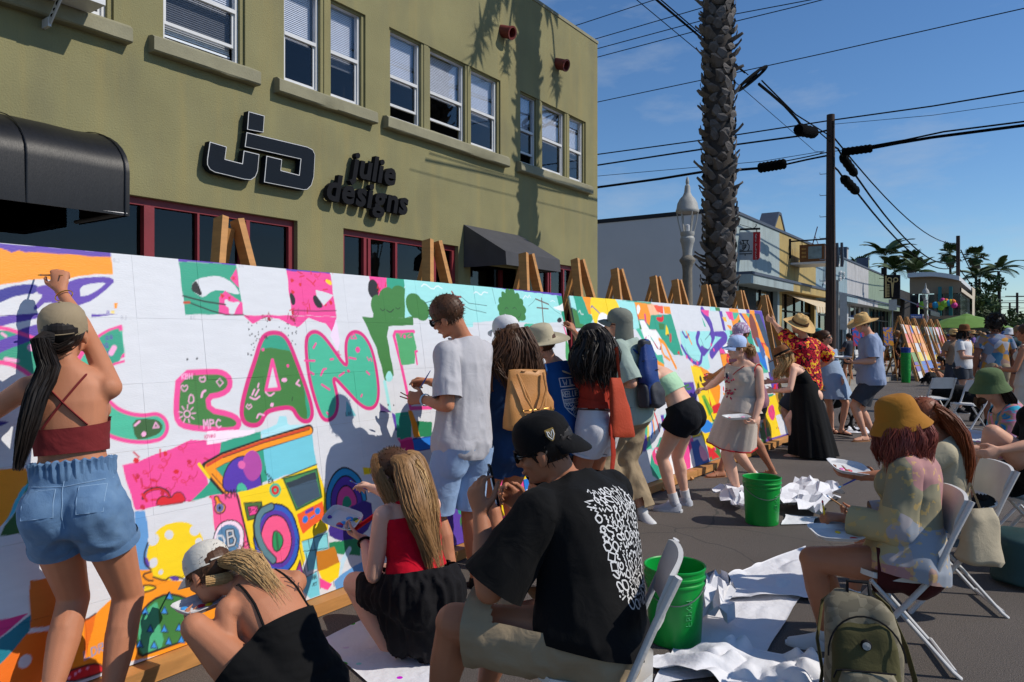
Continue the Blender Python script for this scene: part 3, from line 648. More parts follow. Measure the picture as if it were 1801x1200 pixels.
def sag(a,b,s,n=14):return[a.lerp(b,t/n)-V((0,0,s*4*(t/n)*(1-t/n)))for t in range(n+1)]
wire('long sagging cable from the upper barrel splice to the far pole',sag(PN(1503,306,N4),ends[1],1.3),.035)
wire('long sagging cable from the lower barrel splice to the far pole',sag(PN(1506,337,N4),ends[2],1.2),.035)
wire('topmost long cable dropping from the pole to the far pole',sag(PN(1465,240,N4),ends[0],1.0),.026)
wire('short black link from the pole to the upper barrel splice',nn([(1461,255),(1474,262),(1482,276)]),.03)
wire('short black link from the pole to the lower barrel splice',nn([(1461,288),(1474,300),(1484,314)]),.03)
def farpole(lab,px,top,D,arms=(),r=.14):
 b=P(px,590,D);b.z=0;h=EYE+(590-top)/FPX*D;t=thing('utility_pole',lab,'utility pole',b,0,'distant utility poles');m=MB();m.tube([(0,0,0),(0,0,h)],[r*1.2,r],8);m.build('shaft',polem,t,local=True)
 for z,w in arms:
  m=MB();m.bar((-w*CY,-w*SY,z*h),(w*CY,w*SY,z*h),.12,.15);m.build('crossarm',polem,t,local=True)
 return t
farpole('dark utility pole in front of the curved roof building',1685,415,(fp-V((0,0,0))).dot(V((-SY,CY,0))))
farpole('far utility pole with two crossarms at the right',1789,515,150,((.93,2.4),(.8,3.2)),.22)
farpole('farthest utility pole with one crossarm at the right',1776,533,190,((.9,2.6),),.22)
for k,(a,b)in enumerate((((1685,470),(1789,560)),((1690,440),(1760,540)))):
 wire('cable continuing past the far pole towards the trees' if k else 'lower cable continuing past the far pole',sag(P(*a,66),P(*b,150),1.5),.05)
for k,y in enumerate((523,530,543)):wire(['upper','middle','lower'][k]+' faint wire at the far right near the horizon',[P(1745,y,150),P(1801,y-1,150),P(1900,y-2,150)],.045)

# ================================================================ far buildings
cr=thing('curved_roof_building','far tan two storey building with a curved white roof edge','building',P(1660,590,62)*V((1,1,0))if 0 else(-6,68,0))
tan=mat('far_tan',(150,130,108),.85,.08);tanl=mat('far_cream',(196,184,164),.85,.08);teal=mat('teal_post',(40,110,112),.6,.1)
gl=mat('far_glass',(30,38,42),.12,.2,2,0,spec=.7)
s0=68.0;W0,W1=PS(1600,500,s0).x,PS(1691,500,s0).x
def arc(x):t=(x-W0)/(W1-W0);return 6.25-.25*(t-.3)**2-.75*max(0,t-.4)**1.6
xs=[W0+(W1-W0)*q/12 for q in range(13)]
m=MB();m.quad((W0,s0,0),(W1,s0,0),(W1,s0,2.9),(W0,s0,2.9));m.build('front_wall',tan,cr,smooth=False);m=MB()
for q in range(12):
 a,b=xs[q],xs[q+1];lo=4.6
 m.quad((a,s0,lo+.3),(b,s0,lo+.3),(b,s0,arc(b)),(a,s0,arc(a)))
m.build('gable_wall',tan,cr,smooth=False);m=MB();m.quad((W0,s0+20,0),(W1,s0+20,0),(W1,s0+20,6),(W0,s0+20,6));m.build('rear_wall',tan,cr,smooth=False)
m=MB();m.quad((W1,s0,0),(W1,s0+20,0),(W1,s0+20,2.9),(W1,s0,2.9));m.quad((W1,s0+15,2.9),(W1,s0+20,2.9),(W1,s0+20,6.2),(W1,s0+15,6.2));m.box(W1-.1,W1,s0,s0+15,5.0,5.3);m.build('side_wall',tanl,cr,smooth=False)
m=MB()
for q in range(12):a,b=xs[q]-.1,xs[q+1]-.1;m.loft([[(a,s0-.7,arc(a)),(a,s0+20,arc(a)),(a,s0+20,arc(a)+.35),(a,s0-.7,arc(a)+.35)],[(b,s0-.7,arc(b)),(b,s0+20,arc(b)),(b,s0+20,arc(b)+.35),(b,s0-.7,arc(b)+.35)]])
m.build('roof',vinyl,cr,smooth=False)
for q in range(6):
 a=W0+(W1-W0)*q/6;m=MB();m.box(a+.08,a+(W1-W0)/6-.08,s0+.2,s0+.25,2.95,4.85);m.build('window',gl,cr,smooth=False)
for q in range(7):
 y=s0+q*2.1;m=MB();m.box(W1-.25,W1-.2,y+.1,y+2.0,2.95,5.0);m.build('window',gl,cr,smooth=False)
for q in range(5):m=MB();m.box(W1+.001,W1+.03,s0+3+q*3,s0+4+q*3,.9,2.4);m.build('window',gl,cr,smooth=False)
m=MB();m.box(W0+4.1,W0+5.4,s0-.02,s0-.001,0,2.6);m.build('doorway',gl,cr,smooth=False)
for px in(1653,1672):q=PS(px,560,s0-.5);m=MB();m.box(q.x-.12,q.x+.12,s0-.55,s0-.35,0,5.4);m.build('teal_post',teal,cr,smooth=False)
m=MB();m.box(W0,W1+.1,s0-.8,s0-.7,2.85,3.1);m.build('balcony_rail',tan,cr,smooth=False)
R=random.Random(8)
lanterns=[(1617,537),(1622,537),(1637,537),(1645,537),(1651,535),(1658,529),(1661,534),(1664,530),(1668,533),(1672,532),(1678,537),(1655,541),(1676,531)]
for k,(px,py)in enumerate(lanterns):
 c=[(210,60,140),(150,200,60),(230,120,40),(40,150,190),(220,190,40)][k%5];q=PS(px,py,s0-1.2);m=MB();m.ball(q,.26*R.uniform(.7,1.2),8,6)
 cn=['pink','lime green','orange','blue','yellow'][k%5];nth=['leftmost','middle','rightmost'][sum(1 for a in lanterns if lanterns.index(a)%5==k%5 and a[0]<px)]
 tag(m.build('paper_lantern',mat('lantern_%d'%(k%5),c,.7,.1),None,org=q),nth+' '+cn+' round paper lantern strung along the far balcony','lantern','paper lanterns on the far balcony')
# dark cafe with an awning between the sage shop and the curved roof
cf=thing('cafe_building','dark cafe front with black awnings beyond the scissors sign','building',(FX,57,0))
m=MB();m.box(-16,FX,56.2,66,0,4.9);m.build('wall',mat('cafe_dark',(44,42,42),.8,.3,1.5),cf,smooth=False)
m=MB();m.quad((FX,56.4,4.3),(FX+2.3,56.4,3.2),(FX+2.3,63,3.2),(FX,63,4.3));m.quad((FX+2.3,56.4,3.2),(FX+2.3,56.4,2.9),(FX+2.3,63,2.9),(FX+2.3,63,3.2));m.build('awning',blackcloth,cf,smooth=False)
m=MB();m.box(FX+.01,FX+.06,57,60,3.6,4.9);m.build('notice_board',mat('board_grey',(96,104,98),.7,.3,2),cf,smooth=False)
for k in range(6):m=MB();m.box(FX+.01,FX+.04,56.6+k*1.5,57.7+k*1.5,.5,2.6);m.build('window',gl,cf,smooth=False)
# street name and no-parking signs
def flatsign(nm,lab,box,D,mt,txt=None,tm=None,post=True):
 x0,y0,x1,y1=box;a,b=P(x0,y1,D),P(x1,y0,D);t=thing(nm,lab,'sign',(a.x,a.y,0));X=VD(1,0);w=(b-a).dot(X);h=b.z-a.z;N=VD(0,-1)
 f=lambda x,y,d:a+X*x+V((0,0,y))+N*d
 m=MB();m.prism([(0,0),(w,0),(w,h),(0,h)],f,0,.03);m.build('plate',mt,t,smooth=False)
 if txt:letters(txt,t,tm,lambda x,y,d:f(w*.1+x,h*.22+y,.031+d),h*.62,.004,joined=True,each='lettering')
 if post:m=MB();m.tube([f(w/2,-a.z,-.03),f(w/2,h,-.03)],.035,6);m.build('post',metal,t)
 return t,f,w,h
flatsign('street_sign','small blue street name sign beyond the far easels',(1601,553,1621,560),48,mat('sign_blue',(28,62,128),.5,.05),'Newport',whitep)
t,f,w,h=flatsign('no_parking_sign','small white sign with a red ring and slash beyond the far easels',(1622,553,1633,566),48,vinyl)
m=MB();m.tube([f(w/2+.16*math.cos(t_),h*.55+.16*math.sin(t_),.035)for t_ in[k*math.pi/8 for k in range(17)]],.022,5);m.tube([f(w/2-.11,h*.55+.11,.036),f(w/2+.11,h*.55-.11,.036)],.02,5);m.build('red_ring',mat('ring_red',(180,40,46),.5,.05),t)
m=MB();m.tube([f(w/2-.06,h*.4,.033),f(w/2-.06,h*.7,.033),f(w/2+.06,h*.62,.033),f(w/2-.06,h*.55,.033)],.018,5);m.build('letter',blackm,t)
flatsign('road_sign','grey back of a road sign on a post beside the scissors sign',(1563,527,1577,546),42,metal)
flatsign('road_sign','grey back of a large road sign on a post just right of the utility pole',(1476,516,1489,580),25.5,metal)

# ================================================================ trees far up the street
def gpos(px,D):q=P(px,590,D);q.z=0;return q
for lab,px,top,D,sc,f,n,seed in(('far slim palm left of the far pole with a small tuft',1670,432,95,1.35,0,22,1),('far slim palm right of the far pole',1718,437,95,1.35,0,22,2),('far slim palm behind the cafe roof',1605,443,90,1.3,0,22,3),
            ('feathery palm behind the sage green shop',1558,452,70,.95,1,16,4),('feathery palm left of the curved roof',1612,480,64,.75,1,14,5),('small palm top behind the white shop',1507,453,60,.9,0,16,6),('tall feathery palm at the right of the far trees',1755,477,80,.9,1,15,7),('bushy feathery palm beside the far trees',1725,490,85,1.0,1,16,9),('low palm left of the scissors sign',1575,480,66,.8,1,12,10)):
 b=gpos(px,D);h=EYE+(590-top)/FPX*D-(.0 if f else .9*sc);palm(lab,b,h,.2,.13,n,sc,bool(f),seed,'palms in the distance',0 if f else 6)
def tree(lab,base,h,rx,rz,n,ls,mt,seed,nm='tree',group='trees up the street',trunk=True):
 t=thing(nm,lab,'tree' if nm=='tree' else 'shrub',base,0,group);R=random.Random(seed);m=MB()
 if trunk:
  m.tube([(0,0,0),(.1,0,h*.35),(.05,.1,h*.6)],[.2,.15,.08],6)
  for k in range(5):a=k*1.3;m.tube([(.1,0,h*.4),(rx*.5*math.cos(a),rx*.5*math.sin(a),h*.7)],[.08,.03],4)
  m.build('trunk',bark,t,local=True)
 m=MB();cl=[(V((R.gauss(0,.45)*rx,R.gauss(0,.45)*rx,h-rz+R.gauss(0,.42)*rz)),R.uniform(.3,.6)*min(rx,rz))for _ in range(12)]
 for k in range(n):
  c,r=cl[k%12];d=V((R.gauss(0,1),R.gauss(0,1),R.gauss(0,1))).normalized();p=c+d*r*R.uniform(.6,1.05);q=V((R.gauss(0,1),R.gauss(0,1),R.gauss(0,.6))).normalized()*ls;w=q.cross(d).normalized()*ls*.45
  m.add([p-q,p+w,p+q,p-w],[(0,1,2,3)])
 tag(m.build('crown',mt,t,local=True,smooth=False),kind='stuff');return t
for k,(lab,px,top,D,rx,n)in enumerate((('dense dark tree left of the bushy palm',1712,500,82,2.6,1500),('dark round tree under the far palms',1738,540,90,3.2,1500),('low leafy tree behind the parked cars',1768,560,110,3.5,1000),('dark tree at the right picture edge',1797,552,120,4.5,1200),('leafy tree beside the tan building corner',1722,520,76,2.2,1300),('broad far tree at the end of the street',1785,570,220,9,1000))):
 b=gpos(px,D);h=EYE+(590-top)/FPX*D;tree(lab,b,h,rx,min(h*.42,rx*1.1),n,.32 if D<130 else .8,leaf_d if k%2 else leaf_m,20+k)
for k,(lab,px,D,h,rx)in enumerate((('green shrub near the no parking sign',1650,52,1.7,.9),('green shrub left of the umbrella',1640,47,1.3,.7),('small shrub by the sign post',1445,26,1.7,.35),('shrub behind the lime umbrella',1735,60,2.0,1.3))):
 tree(lab,gpos(px,D),h,rx,h*.5,500,.12,leaf_m,40+k,'shrub','shrubs up the street',False)
# parked cars beyond the crowd, hanging wires' pale loops are left to the cables
def car(lab,px,D,c,rz):
 b=gpos(px,D);t=thing('parked_car',lab,'car',b,rz,'cars parked far up the street');m=MB()
 pr=[(-2.1,.35),(-2.15,.8),(-1.5,.95),(-.9,1.42),(.7,1.45),(1.4,.98),(2.1,.85),(2.15,.35)]
 m.loft([[(x*(.96 if s in(-.86,.86)else 1),s,z)for x,z in pr]for s in(-.86,-.8,.8,.86)]);m.build('body',mat('car_%s'%lab[:5],c,.3,.05,bump=0),t,local=True,ang=30)
 m=MB();m.box(-1.28,1.18,-.87,.87,.98,1.34);m.build('window',gl,t,local=True,smooth=False)
 for x in(-1.35,1.35):
  for y in(-.8,.8):m=MB();m.lathe([(.0,-.1),(.3,-.1),(.33,0),(.3,.1),(.0,.1)],(x,y,.33),14,V((1,0,0)),V((0,0,1)),V((0,1,0)));m.build('wheel',blackm,t,local=True)
car('white car parked beyond the crowd under the trees',1783,70,(200,202,206),1.4);car('dark car parked at the far right',1797,60,(40,42,46),1.4);car('silver car parked far up the street',1762,95,(150,154,160),1.4)
# ================================================================ the painted boards
WHITE=(214,216,221);PUR=(92,62,168);DBL=(44,44,142);ORA=(250,152,22);TEA=(44,158,128);TEL=(70,184,150);PNK=(238,72,150);MAG=(216,42,124);LPK=(244,172,212)
DGR=(62,124,58);DG2=(52,96,48);YEL=(247,212,18);SKY=(160,226,224);SK2=(112,200,218);BLK=(28,27,32);RED=(216,30,42);BLU=(30,120,214);SLB=(96,152,208);BRN=(120,62,34);SLA=(62,84,104);GRN=(30,130,84)
GLY={'A':[[0,0,.5,1,1,0],[.2,.4,.8,.4]],'B':[[0,0,0,1,.7,.95,.75,.6,0,.55],[.75,.55,.95,.3,.7,0,0,0]],'C':[[1,.85,.5,1,0,.6,0,.3,.5,0,1,.15]],'D':[[0,0,0,1,.7,.9,1,.5,.7,.1,0,0]],'E':[[1,1,0,1,0,0,1,0],[0,.5,.8,.5]],'F':[[1,1,0,1,0,0],[0,.5,.8,.5]],'G':[[1,.85,.5,1,0,.6,0,.3,.5,0,1,.2,1,.45,.6,.45]],'H':[[0,0,0,1],[1,0,1,1],[0,.5,1,.5]],'I':[[.5,0,.5,1]],'J':[[.8,1,.8,.2,.4,0,.1,.25]],'K':[[0,0,0,1],[1,1,0,.45,1,0]],'L':[[0,1,0,0,.9,0]],'M':[[0,0,.1,1,.5,.4,.9,1,1,0]],'N':[[0,0,0,1,1,0,1,1]],'O':[[.5,1,0,.5,.5,0,1,.5,.5,1]],'P':[[0,0,0,1,.8,.95,.85,.6,0,.5]],'Q':[[.5,1,0,.5,.5,0,1,.5,.5,1],[.6,.3,1,0]],'R':[[0,0,0,1,.8,.95,.8,.55,0,.5,1,0]],'S':[[1,.85,.5,1,.1,.8,.9,.25,.5,0,0,.15]],'T':[[0,1,1,1],[.5,1,.5,0]],'U':[[0,1,0,.2,.5,0,1,.2,1,1]],'V':[[0,1,.5,0,1,1]],'W':[[0,1,.25,0,.5,.6,.75,0,1,1]],'X':[[0,0,1,1],[0,1,1,0]],'Y':[[0,1,.5,.5,1,1],[.5,.5,.5,0]],'8':[[.5,.5,.1,.75,.5,1,.9,.75,.5,.5,0,.25,.5,0,1,.25,.5,.5]],'-':[[.1,.5,.9,.5]],'2':[[0,.8,.5,1,1,.75,0,0,1,0]],'4':[[.8,0,.8,1,0,.3,1,.3]],'0':[[.5,1,0,.5,.5,0,1,.5,.5,1]],'1':[[.5,0,.5,1]],'9':[[.9,.7,.5,.5,.1,.75,.5,1,.9,.7,.6,0]],'3':[[.1,.9,.8,.8,.4,.55,.9,.3,.1,.05]]}
class Canvas:
 """paint on a plane: origin O, along U, up W (both unit), width w, height h (metres)"""
 def __init__(s,O,U,W,w,h,res):
  s.O,s.U,s.W,s.w,s.h=V(O),V(U),V(W),w,h;s.N=s.U.cross(s.W).normalized();s.nx=int(w/res)+1;s.ny=int(h/res)+1
  s.dx=w/(s.nx-1);s.dy=h/(s.ny-1);s.a=np.empty((s.ny,s.nx,3));s.a[:]=lin(WHITE);s.t=lambda p:p;s.k=1/300
  s.R=random.Random(4)
 def at(s,px,py):
  o=V((0,0,EYE));d=P(px,py,1.0)-o;t=(s.O-o).dot(s.N)/d.dot(s.N);q=o+d*t-s.O;return(q.dot(s.U),q.dot(s.W))
 def pts(s,L):return[s.at(*s.t(p))for p in L]
 def sub(s,xs,ys,pad):
  i0=max(0,int((min(xs)-pad)/s.dx));i1=min(s.nx,int((max(xs)+pad)/s.dx)+2);j0=max(0,int((min(ys)-pad)/s.dy));j1=min(s.ny,int((max(ys)+pad)/s.dy)+2)
  if i1<=i0 or j1<=j0:return None
  X,Y=np.meshgrid(np.arange(i0,i1)*s.dx,np.arange(j0,j1)*s.dy);return(slice(j0,j1),slice(i0,i1)),X,Y
 def smooth(s,q,n,closed=True):
  q=np.array(q)
  for _ in range(n):
   r=np.roll(q,-1,0);a=.75*q+.25*r;b=.25*q+.75*r;z=np.empty((2*len(q),2));z[::2]=a;z[1::2]=b
   if not closed:z=np.vstack([q[:1],z[:-2],q[-1:]])
   q=z
  return q
 def p(s,col,L,sm=0,raw=False):
  q=L if raw else s.pts(L)
  if sm:q=s.smooth(q,sm)
  q=np.array(q);b=s.sub(q[:,0],q[:,1],.01)
  if b is None:return q
  sl,X,Y=b;cov=np.zeros(X.shape);n=len(q)
  for ox,oy in((-.28,-.1),(.1,-.28),(.28,.1),(-.1,.28)):  # four samples a point: clean edges that waver a little, as a brush does
   ins=np.zeros(X.shape,bool);Xw=X+ox*s.dx+.0016*np.sin(Y*47+1)+.0012*np.sin(Y*19);Yw=Y+oy*s.dy+.0016*np.sin(X*43+2)+.0012*np.sin(X*17)
   for i in range(n):
    x0,y0=q[i];x1,y1=q[(i+1)%n]
    if y0==y1:continue
    c=((y0<=Yw)&(y1>Yw))|((y1<=Yw)&(y0>Yw));ins^=c&(Xw<(x1-x0)*(Yw-y0)/(y1-y0)+x0)
   cov+=ins*.25
  cov=cov[...,None];s.a[sl]=s.a[sl]*(1-cov)+np.array(lin(col))*cov;return q
 def s(s,col,L,w,sm=0,raw=False,closed=False):
  q=L if raw else s.pts(L)
  if sm:q=s.smooth(q,sm,closed)
  q=np.array(q);w=w*.27;b=s.sub(q[:,0],q[:,1],w)
  if b is None:return
  sl,X,Y=b;d=np.full(X.shape,9.);n=len(q)
  for i in range(n if closed else n-1):
   a=q[i];e=q[(i+1)%n];v=e-a;L2=v@v+1e-12;t=np.clip(((X-a[0])*v[0]+(Y-a[1])*v[1])/L2,0,1);d=np.minimum(d,np.hypot(X-a[0]-t*v[0],Y-a[1]-t*v[1]))
  k=np.clip((w-d)/s.dx+.5,0,1)[...,None];s.a[sl]=s.a[sl]*(1-k)+np.array(lin(col))*k
 def o(s,col,oc,L,w,sm=0):q=s.p(col,L,sm);s.s(oc,q,w,0,True,True)
 def c(s,col,x,y,r,ry=None,rot=0):
  cx,cy=s.at(*s.t((x,y)));ry=ry or r;t=np.linspace(0,2*math.pi,25)[:-1];u,v=r*np.cos(t),ry*np.sin(t);return s.p(col,list(zip(cx+u*math.cos(rot)-v*math.sin(rot),cy+u*math.sin(rot)+v*math.cos(rot))),0,True)
 def text(s,col,txt,x,y,size,w,slope=0):
  cx,cy=s.at(*s.t((x,y)));size*=.5;w*=1.2
  for ch in txt:
   for st in GLY.get(ch,[]):s.s(col,[(cx+st[i]*size*.6,cy+st[i+1]*size+slope*st[i]*size)for i in range(0,len(st),2)],w,0,True)
   cx+=size*.85;cy+=slope*size
 def confetti(s,box,n,cols,w=.012):
  for _ in range(n):
   x,y=s.R.uniform(box[0],box[2]),s.R.uniform(box[1],box[3]);k=s.R.random();c=s.R.choice(cols);u,v=s.at(*s.t((x,y)))
   if k<.5:a=s.R.uniform(0,3.1);s.s(c,[(u,v),(u+.035*math.cos(a),v+.035*math.sin(a))],w,0,True)
   elif k<.75:t=[i*.8 for i in range(9)];s.s(c,[(u+.018*math.cos(i)+.004*i,v+.018*math.sin(i)+.007*i)for i in t],.006,0,True)
   else:s.p(c,[(u+s.R.uniform(.008,.018)*math.cos(i),v+s.R.uniform(.008,.018)*math.sin(i))for i in np.linspace(0,6.28,7)[:-1]],0,True)
def zt(x0,y0,k):return lambda p:(x0+p[0]/k,y0+p[1]/k)
# ---- near run of boards
LEAN=math.atan2(.30,1.862)
A=Canvas((-3.27,.55,.08),(0,1,0),(-math.sin(LEAN),0,math.cos(LEAN)),5.42,1.886,.0052)
Z3=zt(0,400,3.0);Z4=zt(0,780,2.858);Z5=zt(350,420,3.333);Z6=zt(350,740,2.608);Z7=zt(720,480,3.75);Z8=zt(1000,500,4.5025)
def ground_coat(cv,cols,rows,ok,seed):
 R=random.Random(seed);pal=[TEA,ORA,YEL,SKY,PUR,PNK,DGR,BLU,RED,TEL,(240,240,242)]
 for c in range(cols):
  for r in range(rows):
   if not ok(c,r)or R.random()<.22:continue
   x0,x1,y0,y1=cv.w*c/cols,cv.w*(c+1)/cols,cv.h*r/rows,cv.h*(r+1)/rows;a,b=R.sample(pal,2);cv.p(a,[(x0,y0),(x1,y0),(x1,y1),(x0,y1)],0,True)
   u,v=R.choice([(x0,y0),(x1,y0),(x1,y1),(x0,y1)]);t=R.uniform(.14,.28);q=[(min(x1,max(x0,u+t*math.cos(k)*R.uniform(.7,1.2))),min(y1,max(y0,v+t*math.sin(k))))for k in np.linspace(0,6.28,17)[:-1]];cv.p(b,q,0,True);cv.s(BLK if R.random()<.4 else b,q,.014,1,True)
   if R.random()<.5:cv.s(R.choice(pal),[(R.uniform(x0+.03,x1-.03),R.uniform(y0+.03,y1-.03))for _ in range(4)],.05,2,True)
ground_coat(A,16,6,lambda c,r:c>8 and r<2 or c>10 and r<3,3)
A.t=Z3
A.p(ORA,[(-90,100),(585,155),(596,250),(500,245),(410,262),(330,286),(240,275),(150,278),(80,292),(0,305),(-90,330)])
A.p(PUR,[(-90,78),(585,130),(585,158),(300,140),(130,130),(100,118),(60,132),(0,110),(-90,100)])
A.p(DBL,[(-60,345),(0,330),(100,298),(200,300),(200,350),(100,352),(0,400),(-60,420)],1)
A.p(PUR,[(190,310),(330,300),(440,265),(520,258),(602,268),(602,300),(430,420),(330,420),(250,390),(190,440),(170,430),(230,360),(190,350)],1)
A.p(WHITE,[(425,378),(418,330),(448,300),(540,288),(566,300)],1)
A.p(PUR,[(-60,480),(100,455),(230,452),(230,475),(100,495),(-60,540)],1);A.p(PUR,[(480,455),(620,460),(480,472)])
A.p(PUR,[(-60,600),(60,560),(140,520),(240,505),(240,560),(100,620),(-60,690)],1)
A.p(TEA,[(-60,560),(30,540),(130,565),(230,560),(260,700),(260,830),(140,770),(80,720),(-60,710)],1);A.p(PUR,[(-60,620),(100,560),(230,520),(230,570),(100,620),(-60,690)],1)
A.s(PNK,[(-60,530),(30,532),(110,560),(190,590)],.03,1);A.s(PNK,[(-60,712),(40,715),(110,745),(180,800),(250,770)],.035,1);A.c(LPK,165,632,.016);A.s(LPK,[(30,695),(90,705)],.03);A.s(LPK,[(10,560),(30,575)],.02)
A.p(DBL,[(-60,1020),(60,1025),(0,1050),(-60,1060)],1)
path=[(700,600),(600,610),(500,690),(455,800),(480,920),(560,1010),(660,1055),(760,1065),(815,1055)]
A.s(PNK,path,.27,2);A.s(TEL,path,.20,2)
A.t=lambda p:Z3(p);A.p(TEA,[(480,610),(560,545),(640,528),(656,695),(560,740),(500,700)],1);A.s(PNK,[(480,615),(550,550),(638,520)],.02,1);A.s(PNK,[(555,760),(590,725),(656,706)],.02,1)
A.p(WHITE,[(642,500),(720,500),(720,770),(668,790)]);A.p(WHITE,[(700,500),(800,520),(800,900),(700,900)])
A.text(PUR,'MQ',530,650,.05,.006,.3);A.text(PUR,'EJ',560,690,.05,.006,.3);A.text(PUR,'RQ',560,600,.04,.006,.3);A.s(LPK,[(585,665),(602,635)],.045)
A.p(DG2,[(700,1012),(780,1012),(840,1018),(862,1050),(835,1095),(770,1118),(708,1116)],1);A.s(LPK,[(712,1045),(735,1025)],.02);A.c(LPK,757,1092,.012);A.s(LPK,[(808,1058),(820,1030),(838,1055)],.012,0,False,True)
A.o(DGR,PNK,[(943,770),(926,960),(938,1030),(985,1055),(1120,1068),(1225,1072),(1262,1050),(1258,1012),(1210,985),(1105,965),(1095,895),(1170,882),(1212,850),(1215,800),(1180,768),(1130,760)],.055,1)
A.s(DG2,[(1026,770),(1050,1060)],.006)
A.text(LPK,'KBH',960,800,.048,.008);A.text(LPK,'MPC',1075,1062,.085,.012,-.04)
for hx,hy in((972,852),(1315,950)):A.s(LPK,[(hx,hy+18),(hx-20,hy-5),(hx-10,hy-22),(hx,hy-8),(hx+10,hy-22),(hx+20,hy-5)],.01,1,False,True)
A.s(LPK,[(992,930),(1000,880),(1020,890),(1022,925)],.012,1,False,True);A.s(LPK,[(1065,795+0),(1082,785),(1082,815),(1055,815),(1052,790)],.012,1,False,True);A.s(LPK,[(1142,815),(1158,798),(1178,820),(1160,840)],.01,0,False,True);A.s(LPK,[(1062,895),(1068,870),(1082,862)],.022,1)
c=A.at(*Z3((986,985)))
A.s(LPK,[(c[0]+.017*math.cos(t),c[1]+.017*math.sin(t))for t in np.linspace(0,6.2,12)],.012,0,True,True)
for k in range(9):t=k*.7;A.s(LPK,[(c[0]+.028*math.cos(t),c[1]+.028*math.sin(t)),(c[0]+.045*math.cos(t),c[1]+.045*math.sin(t))],.011,0,True)
# top row tiles
A.p(PUR,[(935,140),(1243,160),(1246,200),(942,180)]);A.p(TEA,[(942,180),(1246,200),(1283,462),(978,460)])
A.p(PNK,[(1212,268),(1246,215),(1262,320)]);A.text(RED,'SK',1222,275,.03,.006)
A.p(WHITE,[(1010,330),(1022,285),(1080,260),(1160,258),(1230,290),(1266,345),(1255,355),(1180,335),(1120,335),(1075,370),(1050,365)],1);A.p(BLK,[(1008,330),(1022,290),(1042,285),(1072,366),(1030,350)],1)
A.p(PNK,[(1155,372),(1190,335),(1278,400),(1282,462),(1155,460)]);A.p(RED,[(1160,350),(1185,362),(1170,380)]);A.p(RED,[(1200,362),(1218,368),(1208,385)]);A.p(WHITE,[(1185,375),(1215,395),(1270,390),(1245,425),(1235,462),(1205,455),(1210,425),(1182,412)],1)
A.s(BLK,[(965,362),(1080,392),(1188,408)],.015);A.s(BLK,[(1000,398),(1110,440),(1190,462),(1282,462)],.013);A.s((190,70,40),[(972,398),(998,396)],.025)
A.p(ORA,[(602,400),(620,400),(618,428),(604,428)])
A.text(PUR,'JX',560,453,.02,.004);A.text(YEL,'GE',586,453,.02,.004)
for x,y in((597,185),(1258,212),(637,487),(1003,487)):A.text((178,180,190),'8'+'KJMR'[x%4],x,y,.04,.003)
A.c(BLK,990,694,.006);A.c(BLK,1041,693,.006)
# A N and the rest of the top
A.t=Z5
A.p(PUR,[(505,140),(765,165),(768,208),(510,188)]);A.p(PNK,[(512,186),(770,206),(806,458),(545,448)])
A.confetti((530,200,785,440),26,[RED]);A.p(YEL,[(736,238),(775,245),(778,275),(745,262)],1);A.p(BLK,[(530,318),(550,318),(565,350),(560,388),(540,388)],1)
A.p(BLK,[(668,335),(690,330),(730,400),(700,410),(672,380)],1);A.p(WHITE,[(685,300),(735,315),(790,330),(730,395),(690,335)]);A.s(BLK,[(550,420),(690,425),(803,422)],.009)
A.p(PUR,[(990,180),(1100,192),(1500,238),(1500,252),(1100,216),(994,206)]);A.p(PNK,[(994,208),(1100,216),(1100,372),(1022,368)]);A.c(BLK,1022,296,.05,.066);A.confetti((1040,220,1095,350),8,[RED])
A.p(TEA,[(1098,216),(1205,226),(1215,345),(1100,345)]);A.p(SKY,[(1200,226),(1560,250),(1560,480),(1215,440)])
A.s((240,244,246),[(1205,285),(1225,272),(1232,283),(1248,262)],.014);A.s((240,244,246),[(1302,282),(1330,262),(1362,298),(1382,278),(1420,288)],.014,1)
for x,y,r in((1055,398,.075),(1110,362,.088),(1175,352,.09),(1255,352,.1),(1320,400,.08)):A.c(DGR,x,y,r,r*1.05)
A.p(DGR,[(1025,380),(1340,380),(1340,465),(1020,465)]);A.p(DGR,[(955,460),(1255,465),(1255,508),(1110,512),(1102,570),(1142,800),(1090,838),(1040,640)])
A.s(BLK,[(1062,410),(1076,425),(1090,412)],.008,1);A.s(BLK,[(1100,420),(1120,434),(1140,415)],.012,1);A.s(BLK,[(1152,405),(1166,415),(1178,404)],.008,1)
A.p(PNK,[(258,450),(540,450),(806,460),(776,546),(740,500),(640,465),(580,515),(540,510),(470,470),(380,462),(310,500)]);A.p((236,214,238),[(800,470),(826,600),(812,660),(770,570)])
for i in range(90):x,y=A.R.uniform(285,575),A.R.uniform(480,700);A.c((70,70,74),x,y,.0042)
A.confetti((270,455,560,480),10,[(150,40,60)],.008)
LA=[(360,600),(390,560),(440,548),(492,560),(530,610),(580,740),(635,890),(668,1010),(655,1066),(615,1075),(575,1045),(545,985),(440,1000),(390,1020),(360,1090),(300,1098),(255,1070),(246,990),(290,820),(325,720)]
q=A.p(TEA,LA,2);A.p(DGR,[(345,655),(400,640),(480,648),(545,660),(590,770),(612,850),(640,1066),(600,1065),(575,1045),(545,985),(440,1000),(390,1020),(360,1088),(300,1093),(258,1066),(250,990),(290,830)],1)
A.s(MAG,q,.048,0,True,True);A.o(WHITE,PNK,[(430,712),(392,888),(472,880)],.038)
for st in([(300,930),(330,945),(355,925)],[(312,915),(325,885)],[(330,920),(350,885)],[(345,870),(350,850)],[(390,900),(415,925),(440,905)],[(340,1050),(350,1025),(380,1035)]):A.s(LPK,st,.018,1)
